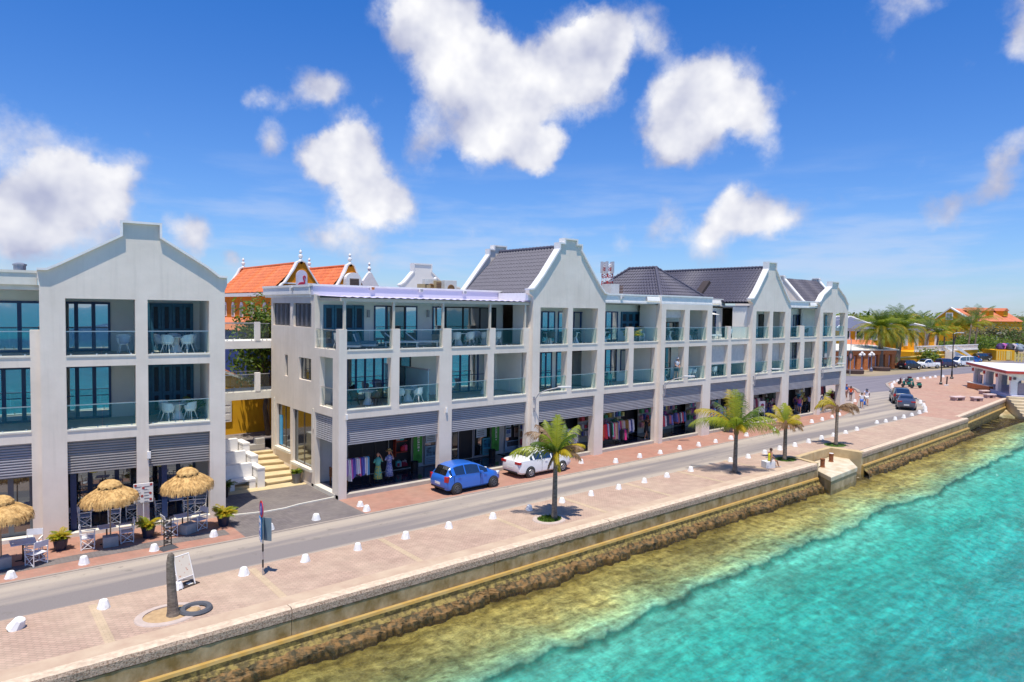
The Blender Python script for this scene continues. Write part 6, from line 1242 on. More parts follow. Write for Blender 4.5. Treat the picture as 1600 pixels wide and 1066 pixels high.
carlike('dark car parked just beyond the grey saloon on the bend',(67.4,-1.1,0),R(27),SUV,paint('dark_grey_paint',(.06,.065,.075),.4),(.85,3.5),.34,rimS,((1.3,.05),(2.1,.04)))
far_=[(1421,577,-18,SUV,K1,'black estate car at the left end of the row by the yellow wall','hatch',None),(1447,575.5,158,PICK,W1,'white pickup facing left in the parked row','pick',(.15,1.7)),(1479,574,-22,SUV,P1,'dark purple car behind the street lamps','hatch',None),(1502,572.5,158,VAN,W1,'white van in the parked row','hatch',None),(1520,568,-20,HATCH,B2,'bright blue car right of the white van','hatch',None),(1534,564,-20,SUV,K1,'dark car in the row just above the pavilion roof','hatch',None),(1545,562,-20,SEDAN,P1,'dark blue car farther right above the pavilion roof','sedan',None),(1556,558,160,SEDAN,W1,'white car at the right end of the row near the yellow enclosure','sedan',None)]
for (px,py,a,st,pm,lb,tl_,bed) in far_:
    q=G(px,py); carlike(lb,(q.x,q.y,0),R(a),st,pm,(.85,st[-1][0]-.95),.34,rimS,((1.3,.05),(2.1,.04)),tail=tl_,bed=bed,plate=True)
# scooters
def scooter(label,q,rz,pm,box=False):
    t=thing('scooter',label,'scooter',(q.x,q.y,0),rz,'scooters parked on the plaza')
    for x in (-.62,.62):
        b=MB(); b.lathe([(.16,-.05),(.25,-.05),(.27,0),(.25,.05),(.16,.05)],(0,0,0),18,axis='y'); w=b.build('wheel',tyreM,t); w.location=(x,0,.27); b=MB(); b.lathe([(.17,-.03),(.02,-.045),(.02,.045),(.17,.03)],(0,0,0),12,axis='y'); b.build('rim',rimS,w)
    b=MB(); b.tube([(.62,0,.27),(.5,0,.75),(.42,0,1.02)],[.05,.06,.035],8); b.box(-.15,.42,-.16,.16,.28,.34); b.add([(.42,-.2,.3),(.42,.2,.3),(.52,.18,.85),(.52,-.18,.85),(.36,-.2,.3),(.36,.2,.3),(.47,.18,.85),(.47,-.18,.85)],[(0,1,2,3),(7,6,5,4),(0,3,7,4),(1,5,6,2),(3,2,6,7),(0,4,5,1)]); b.ball((-.5,0,.52),(.42,.17,.2),10); b.build('body',pm,t,smooth=False)
    b=MB(); b.ball((-.42,0,.76),(.42,.15,.08),10); b.build('seat',blackp,t); b=MB(); b.tube([(.42,-.33,1.06),(.42,0,1.0),(.42,.33,1.06)],.02,6); b.tube([(.42,-.3,1.05),(.46,-.36,1.28)],.01,4); b.tube([(.42,.3,1.05),(.46,.36,1.28)],.01,4); b.ball((.46,-.36,1.3),(.02,.06,.05),6); b.ball((.46,.36,1.3),(.02,.06,.05),6); b.build('handlebar',rimS,t)
    if box: b=MB(); b.box(-1.0,-.6,-.22,.22,.8,1.15); b.build('carrier_box',pm,t,bev=.03)
q=G(1412,601); scooter('dark red scooter standing among the white stones on the bend',q,R(140),M('scooter_red',(.10,.02,.03),.3),True)
q=G(1431,607); scooter('green scooter parked beyond the dark car on the plaza',q,R(150),M('scooter_green',(.02,.22,.17),.3))
q=G(1416,605); scooter('second green scooter partly hidden behind the dark car',q,R(160),M('scooter_green',(.02,.22,.17),.3),True)

# ---------------- white stones ----------------
stones=[]
def stone_mesh(k):
    b=MB(); rv=random.Random(k); n=9; vs=[]
    for (r,z) in ((.19,0),(.175,.04),(.115,.235),(.095,.262),(.04,.268)):
        for i in range(n): a=2*pi*i/n+.2; j=1+rv.uniform(-.06,.06); vs.append((r*j*math.cos(a)*1.05,r*j*math.sin(a),z))
    b.add(vs,[(i*n+q,i*n+(q+1)%n,(i+1)*n+(q+1)%n,(i+1)*n+q) for i in range(4) for q in range(n)]+[tuple(4*n+q for q in range(n))]); return b
SM=[]
for k in range(6): o=stone_mesh(k).build('kerb_stone',stoneW,None,smooth=False); SM.append(o.data); bpy.data.objects.remove(o)
ORD=['first','second','third','fourth','fifth','sixth','seventh','eighth','ninth','tenth','eleventh','twelfth','thirteenth','fourteenth','fifteenth','sixteenth','seventeenth','eighteenth','nineteenth','twentieth']+['twenty-'+q for q in ('first','second','third','fourth','fifth','sixth','seventh','eighth','ninth')]+['thirtieth','thirty-first']
def stone(x,y,label,group,sc=1.0,rot=None):
    o=bpy.data.objects.new('kerb_stone',random.choice(SM)); C.objects.link(o); o.location=(x,y,-.002); o.rotation_euler=(0,0,random.random()*6); s=sc*random.uniform(.92,1.1); o.scale=(s,s,s*random.uniform(.95,1.12))
    if rot: o.rotation_euler=(rot,0,1)
    tag(o,label,'stone',group); return o
for i_,(px,py) in enumerate(((17,903),(131,881),(241,860),(334,838),(422,827),(494,812),(563,791),(573,798),(908,724),(962,723),(999.5,715),(1031.5,709),(1061.7,702),(1091.5,697),(1118,691.5),(1142,686.5),(1166.3,681.5),(1209.5,672.5),(1230,667.5),(1249.2,665),(1268.2,660.5),(1284.5,657),(1300,652.5),(1311.3,649),(1331.4,633.5),(1335.7,628))):
    q=G(px,py); stone(q.x,q.y,'white stone, %s from the left in the shop-side kerb row'%ORD[i_],'white painted stones on the shop side')
for i_,(px,py) in enumerate(((162,950),(279,920),(381,898),(477,877),(559,859),(634,841),(701,825),(770,810),(826.8,797),(878,785),(923.7,774),(966.6,764),(1006.8,754),(1042,745.5),(1079.3,736),(1141,721.5),(1168.7,715.5),(1194.8,709),(1218.4,703),(1241.7,697.5),(1263.3,692),(1283.5,686.5),(1302,682),(1321,677.5),(1338.5,672.5),(1370,661.5),(1383.8,659.5),(1398.5,656),(1412,653),(1424.7,649.5),(1436.4,646.2))):
    q=G(px,py); stone(q.x,q.y,'white stone, %s from the left in the sea-side kerb row'%ORD[i_],'white painted stones on the sea side')
q=G(24,982); stone(q.x,q.y,'toppled white stone at the bottom left edge of the promenade',None,1.25,.5)
for i_,(px,py) in enumerate(((1446,644),(1445.4,639.6),(1443,634.5),(1437.9,630.2),(1407,616.7),(1400,611),(1394.3,605.4),(1393.6,602.3),(1397,599.3),(1402.8,597),(1413,595.5),(1423.4,594.4),(1433.7,593),(1443.5,592),(1453.4,591),(1461.3,590),(1473.5,589.4))):
    q=G(px,py); stone(q.x,q.y,'white stone, %s round the bend counted from behind the grey saloon'%ORD[i_],'white painted stones round the bend',1.2)

# ---------------- promenade furniture ----------------
t=thing('road_sign','no-stopping sign above a blue panel on a black and white pole','road sign',(-6.5,-7.4,0)); b=MB()
for i in range(9): z=lerp(.0,2.65,i/9); b.tube([(0,0,z),(0,0,lerp(0,2.65,(i+1)/9))],.03,10,1 if (i in (1,3)) else 0)
b.build('pole',[rimS,blackp],t); a_=R(-8)
sg=MB(); sg.lathe([(.001,-.01),(.30,-.01),(.30,.01),(.001,.01)],(0,0,0),28,axis='x'); d_=sg.build('disc',M('sign_red',(.60,.02,.03),.4),t); d_.location=(-.05,0,2.45); d_.rotation_euler=(0,0,a_)
b=MB(); b.lathe([(.001,-.002),(.22,-.002),(.22,.002),(.001,.002)],(-.014,0,0),28,axis='x'); b.build('blue_field',M('sign_blue',(.05,.06,.45),.4),d_)
b=MB(); b.box(-.024,-.018,-.012,.012,-.08,.07); b.add([(-.024,-.05,.04),(-.024,0,.13),(-.024,.05,.04),(-.018,-.05,.04),(-.018,0,.13),(-.018,.05,.04)],[(0,1,2),(3,4,5)]); b.add([(-.024,-.05,-.06),(-.024,0,-.14),(-.024,.05,-.06),(-.018,-.05,-.06),(-.018,0,-.14),(-.018,.05,-.06)],[(0,1,2),(3,4,5)]); b.build('arrow',whitep,d_)
b=MB(); b.box(-.06,-.04,-.24,.24,-.42,.42); p_=b.build('blue_panel',M('panel_blue',(.03,.22,.55),.4),t); p_.location=(-.03,.03,1.72); p_.rotation_euler=(0,0,R(-12)); b=MB(); b.box(-.066,-.061,-.2,.2,.22,.36); b.box(-.066,-.061,-.18,.02,.08,.16); b.box(-.066,-.061,-.16,.16,-.40,-.28); b.box(-.066,-.061,-.05,.14,.0,.05); b.box(-.068,-.062,-.11,.11,-.2,-.03,0); b.build('panel_print',whitep,p_); b=MB(); b.box(-.074,-.069,-.08,.08,-.17,-.06); b.add([(-.074,-.03,-.09),(-.074,.06,-.12),(-.074,-.03,-.15)],[(0,1,2)]); b.build('car_symbol',M('sign_blue',(.05,.06,.45),.4),p_)
b=MB(); b.box(-.04,-.02,-.26,.24,-.44,.40); p3=b.build('rear_panel',M('panel_grey_back',(.16,.22,.26),.5),t); p3.location=(.12,.05,1.70); p3.rotation_euler=(0,0,R(35))
# A-frame board lying open on the promenade edge
q=G(283,914); t=thing('sandwich_board','white A-frame menu board with a dark foot panel at the road edge','sandwich board',(q.x,q.y,0),R(20)); b=MB()
for s_ in (1,-1):
    for x in (-.30,.30): b.tube([(x,s_*.36,0),(x*.95,0,1.05)],.022,6)
    b.tube([(-.30,s_*.25,.32),(.30,s_*.25,.32)],.018,6)
b.tube([(-.29,0,1.05),(.29,0,1.05)],.022,6); b.build('frame',whitep,t); b=MB(); b.add([(-.27,-.25,.34),(.27,-.25,.34),(.27,-.02,1.02),(-.27,-.02,1.02),(-.27,-.235,.34),(.27,-.235,.34),(.27,-.005,1.02),(-.27,-.005,1.02)],[(0,1,2,3),(7,6,5,4),(0,4,5,1),(3,2,6,7)]); b.build('menu_panel',M('menu_cream',(.70,.62,.50),.6,col2=(.5,.2,.1),scale=9,thr=(.6,.66)),t); b=MB(); b.box(-.34,.45,-.40,.05,.0,.03); b.build('foot_board',M('dark_brown',(.05,.035,.03),.6),t)
b=MB(); b.box(.1,.28,-.3,-.1,.031,.036); b.build('foot_mark',cream,t)
# benches on the plaza
for (px,py,w,a,lb) in ((1496,626,1.7,4,'longest pink stone bench on the plaza, leftmost'),(1526,627,1.25,-10,'pink stone bench nearest the seawall'),(1546,622,1.25,-8,'pink stone bench in the middle of the right-hand three'),(1538,616,1.2,-8,'pink stone bench closest to the pavilion')):
    q=G(px,py); t=thing('stone_bench',lb,'bench',(q.x,q.y,0),R(a-25),'stone benches on the plaza'); pk=M('pink_stone',(.66,.50,.46),.8,scale=2); b=MB(); b.box(-w/2,w/2,-.36,.36,.34,.50); b.build('seat',pk,t,bev=.03); b=MB(); b.box(w/2-.45,w/2-.08,-.3,.3,0,.339); b.box(-w/2+.08,-w/2+.4,-.3,.3,0,.339); b.build('foot',M('pink_stone_dark',(.42,.28,.25),.8),t)
# street lamps
def lamp(label,px,py,pyt,arm=.9,m_=blackp,grp=None,two=False):
    q=G(px,py); h=ZH(px,pyt,q); t=thing('street_lamp',label,'street lamp',(q.x,q.y,0),0,grp); b=MB(); b.lathe([(.24,0),(.24,.2),(.14,.3),(.11,1.2),(.08,1.3),(.07,h-.3),(.05,h)],seg=10); b.build('pole',m_,t)
    b=MB(); b.tube([(0,0,h-.05),(arm*.5,-arm*.35,h+.12),(arm,-arm*.7,h+.12)],.05,6); b.cb((arm*1.15,-arm*.8,h+.12),(.7,.3,.14),R(-35)); b.build('lamp_head',M('lamp_grey',(.6,.6,.58),.5),t); return t
lamp('tall black street lamp on the plaza with a pale curved head',1487,592,521)
lamp('pale street lamp rising beside the yellow enclosure',1556,557,521,m_=M('lamp_grey',(.6,.6,.58),.5))
q=G(1470,601); h=ZH(1470,563,q); t=thing('post','dark plaza post with a small square cap, left of the tall lamp','post',(q.x,q.y,0)); b=MB(); b.lathe([(.22,0),(.2,.25),(.1,.35),(.08,h-.3),(.08,h)],seg=8); b.box(-.45,.3,-.05,.05,h,h+.12); b.build('pole',blackp,t)
q=G(1479,603); t=thing('bollard','short dark slanting bollard on a white block beside the plaza post','bollard',(q.x,q.y,0)); b=MB(); b.tube([(0,0,.2),(.12,0,1.3)],.09,8); b.build('pole',blackp,t); b=MB(); b.box(-.3,.3,-.2,.2,0,.2); b.build('block',whitep,t)
for (px,lb) in ((1346,'left white three-globe lamp before the brick stalls'),(1361,'right white three-globe lamp before the brick stalls')):
    q=G(px,580.5); h=ZH(px,555,q); t=thing('globe_lamp',lb,'street lamp',(q.x,q.y,0),0,'globe lamps before the stalls'); b=MB(); b.lathe([(.28,0),(.28,.5),(.12,.7),(.08,h)],seg=8); b.tube([(-.7,.0,h-.2),(.7,0,h-.2)],.05,6); b.build('pole',M('lamp_blue_grey',(.13,.14,.22),.5),t)
    for x,z in ((-.7,h+.05),(.7,h+.05),(0,h+.35)): b=MB(); b.ball((x,0,z),.27,10); b.build('globe',whitep,t,smooth=True)
q=G(1328,586.5); h=3.9; t=thing('round_sign','dark round sign on a thin pole at the street corner','sign',(q.x,q.y,0)); b=MB(); b.tube([(0,0,0),(0,0,5.9)],.06,6); b.build('pole',rimS,t); hz_=ZH(1328,556.5,q); b=MB(); b.lathe([(.001,-.03),(.85,-.03),(.85,.03),(.001,.03)],(0,0,hz_),20,axis='y'); b.build('disc',blackp,t); b=MB(); b.lathe([(.3,-.05),(.42,-.05),(.42,-.032),(.3,-.032)],(0,0,hz_),16,axis='y'); b.build('emblem',M('sign_pink',(.55,.3,.3),.5),t)
q=G(1343,611); potplant('bushy green plant in a low pot at the corner of the shops',(60.8,3.4,0),.35,.5,1.3,34,potg,[lf,lfk],8)
# white box the woman sits on

# ---------------- people ----------------
def skin_mesh(name,verts,edges,mat,parent,root=0,sub=1):
    me=bpy.data.meshes.new(name); me.from_pydata([v[:3] for v in verts],edges,[]); o=bpy.data.objects.new(name,me); C.objects.link(o); o.parent=parent; me.materials.append(mat)
    sk=o.modifiers.new('skin','SKIN'); sk.use_smooth_shade=True; sk.branch_smoothing=.3
    if not me.skin_vertices: return o
    for i,v in enumerate(verts):
        r=v[3]; me.skin_vertices[0].data[i].radius=(r,v[4] if len(v)>4 else r); me.skin_vertices[0].data[i].use_root=(i==root)
    ss=o.modifiers.new('sub','SUBSURF'); ss.levels=sub; ss.render_levels=sub
    return o
def person(label,loc,rz,pose='stand',skin=1,top=(.8,.8,.8),bottom=(.1,.1,.15),hair=(.03,.02,.015),shorts=True,dress=False,hat=None,bag=None,h=1.72,group=None,hairlen=.0,sleeve=.5):
    """faces +x"""
    t=thing('person',label,'person',loc,rz,group); k=h/1.72; sm=skins[skin]; st=0
    P={}; 
    if pose=='sit':
        P['pel']=(0,0,.48);P['wai']=(-.02,0,.64);P['che']=(.0,0,.86);P['nec']=(.04,0,1.03);P['hd']=(.07,0,1.16)
        for s,n in ((1,'l'),(-1,'r')):
            P['hip'+n]=(.05,.09*s,.46);P['kn'+n]=(.43,.11*s,.50 if s>0 else .47);P['an'+n]=(.5,.12*s+.04,.09) if s>0 else (.62,.02*s,.10);P['to'+n]=(P['an'+n][0]+.16,P['an'+n][1],.04)
            P['sh'+n]=(.0,.17*s,.97);P['el'+n]=(-.08,.27*s,.74) if s<0 else (.14,.23*s,.76);P['wr'+n]=(-.14,.25*s,.50) if s<0 else (.33,.12*s,.66);P['ha'+n]=(-.13,.25*s,.47) if s<0 else (.37,.08*s,.62)
    else:
        w={'stand':.03,'walk':.24,'lean':.05}[pose]; dx=.12 if pose=='lean' else .0
        P['pel']=(0,0,.93);P['wai']=(.0+dx*.3,0,1.08);P['che']=(.0+dx*.8,0,1.28);P['nec']=(.01+dx,0,1.45);P['hd']=(.035+dx*1.1,0,1.575)
        for s,n in ((1,'l'),(-1,'r')):
            f=w*s; P['hip'+n]=(0,.09*s,.88);P['kn'+n]=(f*.6+.03,.10*s,.49);P['an'+n]=(f-(.05 if f<0 else 0),.10*s,.09 if f>=0 else .13);P['to'+n]=(P['an'+n][0]+.15,.12*s,.035)
            P['sh'+n]=(.0+dx*.9,.18*s,1.40);P['el'+n]=(-f*.5+dx*.8,.25*s,1.14);P['wr'+n]=(-f*1.1+.08+(.24 if pose=='lean' else .0),.22*s if pose!='lean' else .1*s,.93 if pose!='lean' else 1.04);P['ha'+n]=(P['wr'+n][0]+.03,P['wr'+n][1],P['wr'+n][2]-.07)
        if pose=='stand' and bag is None: P['wrr']=(.2,-.16,1.08);P['har']=(.26,-.13,1.1)
    rad=dict(pel=(.115,.15),wai=(.095,.125),che=(.105,.155),nec=.052,hd=.088,hip=.085,kn=.056,an=.038,to=.035,sh=.06,el=.040,wr=.027,ha=.034)
    V=[];idx={}
    def add(n,r=None):
        q=P[n]; rr=r if r is not None else rad.get(n,rad.get(n[:2],rad.get(n[:3])))
        if isinstance(rr,tuple): V.append((q[0]*k,q[1]*k,q[2]*k,rr[0]*k,rr[1]*k))
        else: V.append((q[0]*k,q[1]*k,q[2]*k,rr*k))
        idx[n]=len(V)-1
    E_=[]
    for n in ('pel','wai','che','nec','hd'): add(n)
    P['tp']=(P['hd'][0]-.012,0,P['hd'][2]+.085); add('tp',.07); P['ch']=(P['hd'][0]+.052,0,P['hd'][2]-.035)
    E_+=[(0,1),(1,2),(2,3),(3,4),(4,5)]
    for s in 'lr':
        for n in ('hip','kn','an','to','sh','el','wr','ha'): add(n+s,rad[n])
        E_+=[(0,idx['hip'+s]),(idx['hip'+s],idx['kn'+s]),(idx['kn'+s],idx['an'+s]),(idx['an'+s],idx['to'+s]),(2,idx['sh'+s]),(idx['sh'+s],idx['el'+s]),(idx['el'+s],idx['wr'+s]),(idx['wr'+s],idx['ha'+s])]
        hq=P['ha'+s]; sg=1 if s=='l' else -1
        for j in range(5):
            L=(.055,.075,.08,.075,.06)[j]; off=(j-2)*.014; a=(hq[0]+off+.012,hq[1]-.005*sg,hq[2]-.02); e=(a[0]+.012,a[1]-.012*sg,a[2]-L*.7) if j else (hq[0]+.045,hq[1]-.02*sg,hq[2]-.02)
            for q in ((a,.0085),(e,.0075)): V.append((q[0][0]*k,q[0][1]*k,q[0][2]*k,q[1]*k))
            E_+=[(idx['ha'+s],len(V)-2),(len(V)-2,len(V)-1)]
    bo=skin_mesh('body',V,E_,sm,t)
    # face
    hx,hy,hz=[q*k for q in P['hd']]; b=MB(); b.cb((hx+.093*k,0,hz-.0),(.03*k,.022*k,.04*k),0,0,R(15)); 
    for s in (1,-1): b.ball((hx-.005,s*.088*k,hz),(.018*k,.010*k,.028*k),6)
    b.build('face',sm,t); b=MB()
    for s in (1,-1): b.ball((hx+.082*k,s*.032*k,hz+.022*k),(.01,.012,.007),6)
    b.box(hx+.078*k,hx+.09*k,-.022*k,.022*k,hz-.046*k,hz-.038*k); b.build('eyes_and_mouth',M('eye_dark',(.06,.02,.02),.4),t)
    if hair:
        b=MB(); b.ball((hx-.022*k,0,hz+.035*k),(.098*k,.092*k,.095*k),12)
        b.v=[(x,y,max(z,hz-.02*k-hairlen*.6*(1 if x<hx-.0 else 0))) for x,y,z in b.v]
        if hairlen: b.ball((hx-.07*k,0,hz-.05*k),(.05*k,.075*k,.12*k),8)
        b.build('hair',colr(hair,.8,'hair'),t,smooth=True)
    if hat: b=MB(); b.lathe([(.17,hz/k+.055),(.165,hz/k+.07),(.1,hz/k+.075),(.095,hz/k+.14),(.03,hz/k+.16)],(hx/k-.01,0,0),14); b.v=[(x*k,y*k,z*k) for x,y,z in b.v]; b.build('hat',colr(hat),t)
    def clothes(name,names,edges,grow,col,ends={}):
        vs=[];ii={}
        for n in names:
            q=ends.get(n,P.get(n)); r=rad.get(n,rad.get(n[:3],rad.get(n[:2]))); r=r if isinstance(r,tuple) else (r,r); g=grow if not isinstance(grow,dict) else grow.get(n,grow['*']); ii[n]=len(vs); vs.append((q[0]*k,q[1]*k,q[2]*k,(r[0]+g)*k,(r[1]+g)*k))
        return skin_mesh(name,vs,[(ii[a],ii[c]) for a,c in edges],colr(col),t)
    def mid(a,c,u): return tuple(lerp(P[a][j],P[c][j],u) for j in range(3))
    P['sl_l']=mid('shl','ell',sleeve+.001);P['sl_r']=mid('shr','elr',sleeve+.001); rad['sl_']=.05
    rad['nk']=.06; P['nk']=mid('che','nec',.62)
    if sleeve>0: clothes('shirt',['wai','pel','che','nk','shl','shr','sl_l','sl_r'],[('pel','wai'),('wai','che'),('che','nk'),('che','shl'),('che','shr'),('shl','sl_l'),('shr','sl_r')],.016,top)
    else: clothes('top',['wai','pel','che','nk'],[('pel','wai'),('wai','che'),('che','nk')],.028,top)
    if dress:
        b=MB(); hh=P['pel'][2]; b.lathe([(.12,hh+.18),(.155,hh),(.19,hh-.2),(.21,hh-.42),(.18,hh-.42),(.1,hh-.1)],(0,0,0),14); b.v=[(x*k*.8,y*k,z*k) for x,y,z in b.v]; b.build('skirt',colr(bottom),t,smooth=True)
    else:
        u=.62 if shorts else .97; P['ll_l']=mid('hipl','knl',u) if shorts else mid('knl','anl',.85); P['ll_r']=mid('hipr','knr',u) if shorts else mid('knr','anr',.85); rad['ll_']=.065 if shorts else .045
        ns=['pel','hipl','hipr','ll_l','ll_r']; ed=[('pel','hipl'),('pel','hipr'),('hipl','ll_l'),('hipr','ll_r')]
        if not shorts: ns=['pel','hipl','hipr','knl','knr','ll_l','ll_r']; ed=[('pel','hipl'),('pel','hipr'),('hipl','knl'),('hipr','knr'),('knl','ll_l'),('knr','ll_r')]
        clothes('shorts' if shorts else 'trousers',ns,ed,.018,bottom)
    for s in 'lr':
        q=P['to'+s]; a=P['an'+s]; b=MB(); b.ball(((a[0]+q[0])/2*k+.02,a[1]*k,.035*k+(a[2]-.09)*.8),(.125*k,.045*k,.036*k),8); b.build('shoe',colr((.6,.6,.58) if skin%2 else (.1,.08,.07),.6,'shoe'),t,smooth=True)
    if bag:
        q=P['hal']; o=thing('bag','%s bag hanging from the hand of the %s'%(bag[1],' '.join(label.split(',')[0].split(' with a')[0].split()[:9])),'bag',loc,rz); b=MB(); b.cb((q[0]*k,q[1]*k+.05,q[2]*k-.28),(.34,.16,.34)); b.build('bag_body',colr(bag[0]),o,bev=.03); b=MB(); b.tube([(q[0]*k-.09,q[1]*k+.05,q[2]*k-.12),(q[0]*k,q[1]*k+.02,q[2]*k),(q[0]*k+.09,q[1]*k+.05,q[2]*k-.12)],.012,5); b.build('strap',blackp,o)
    return t
FL=.19
wq=G(1207,730)
t=thing('stone_block','white cube seat under the sitting woman','seat',(wq.x-.35,wq.y+.1,0),R(-25)); b=MB(); b.box(-.33,.33,-.28,.28,0,.43); b.build('block',M('seat_white',(.72,.71,.70),.7,scale=3),t,bev=.02)
person('woman in a yellow top and pale shorts sitting on a white block by the sea',(wq.x-.32,wq.y-.0,0),R(-25),'sit',1,(.75,.72,.01),(.78,.62,.55),(.05,.02,.015),hairlen=.0,sleeve=0,h=1.7)
q=G(1337.5-2,637); q=G(1346,638)
person('person in white top with a blue bag, walking in the road nearest the kerb',(q.x,q.y,0),R(200),'walk',1,(.75,.76,.8),(.05,.16,.55),(.08,.05,.03),h=1.68,bag=((.02,.13,.5),'blue'))
q=G(1354,633.5); person('person in a white shirt and white shorts walking just behind the blue bag carrier',(q.x,q.y,0),R(205),'walk',0,(.8,.72,.76),(.82,.8,.78),(.06,.06,.08),h=1.8,hat=(.08,.09,.14))
q=G(1359,632.5); person('person in a blue shirt on the far side of the walking group',(q.x+.3,q.y+.5,0),R(200),'walk',1,(.08,.2,.55),(.75,.76,.8),(.1,.05,.03),h=1.72)
q=G(1329,626.5); person('man in an orange shirt and dark shorts walking along the shop corner',(q.x,q.y,0),R(195),'walk',2,(.80,.09,.015),(.04,.03,.08),(.05,.02,.02))
q=G(1322.5,622.5); person('person in a blue shirt just beyond the man in orange',(q.x,q.y,0),R(160),'stand',1,(.02,.12,.5),(.55,.3,.25),(.2,.05,.04))
def inshop(px,py,y,label,*a,**k): q=FY(px,py,y); return person(label,(q.x,y,FL),a[0],a[1],a[2],a[3],a[4],**k)
inshop(1010,672,.75,'woman in a short black dress walking past the red clothes rack',R(-5),'walk',1,(.012,.012,.015),(.012,.012,.015),dress=True,hairlen=.2)
inshop(1160,640,1.0,'person with a blue garment browsing behind the wide-fronded palm',R(170),'stand',2,(.1,.3,.65),(.08,.06,.1))
inshop(1202,640,.9,'person in navy blue beside the white notice board in the fourth shop',R(100),'walk',1,(.03,.04,.14),(.05,.07,.35),shorts=False)
inshop(1212,640,1.8,'person in a pale top deep inside the fourth shop',R(60),'stand',0,(.6,.45,.45),(.05,.05,.1))
inshop(1243,640,1.3,'person in a dark violet shirt left in the busy shop next to the last',R(20),'stand',1,(.10,.03,.2),(.04,.04,.08))
inshop(1249,640,.6,'woman in a pink and blue top in the middle of the busy shop',R(200),'stand',1,(.5,.1,.25),(.04,.06,.3),hairlen=.15)
inshop(1257,640,1.0,'person in a yellow shirt in the busy shop',R(180),'stand',2,(.6,.5,.12),(.02,.02,.03),shorts=False)
inshop(1265,640,.5,'man in a pale lilac shirt and black trousers beside the busy shop',R(190),'stand',1,(.5,.5,.72),(.015,.015,.02),shorts=False,h=1.82)
inshop(1286,640,.3,'person in a pale blue shirt with a bright blue bag in the last shop',R(200),'stand',2,(.5,.55,.75),(.05,.06,.12),bag=((.02,.25,.6),'bright blue'))
inshop(1300,632,.9,'person in maroon with a white hat in the last shop',R(210),'stand',1,(.2,.02,.03),(.04,.03,.06),hat=(.8,.75,.7))
inshop(1306,632,1.5,'person in a white hat behind the maroon shopper',R(190),'stand',1,(.45,.4,.35),(.1,.02,.05),hat=(.8,.77,.72))
inshop(1309,632,.6,'person in navy and white at the right end of the last shop',R(180),'stand',2,(.04,.05,.16),(.02,.02,.05))
q=FY(1056,590,.12); person('white-haired man in a white shirt leaning on the first-floor balcony rail',(q.x,.12,F1),R(-100),'lean',0,(.82,.82,.84),(.02,.06,.10),hair=(.6,.6,.6),h=1.8)
q=FY(1093,590,.85); person('person in red sitting deep on the balcony next to the white-haired man',(q.x,.85,F1-.03),R(-110),'sit',2,(.4,.05,.04),(.05,.05,.1),hairlen=.1)

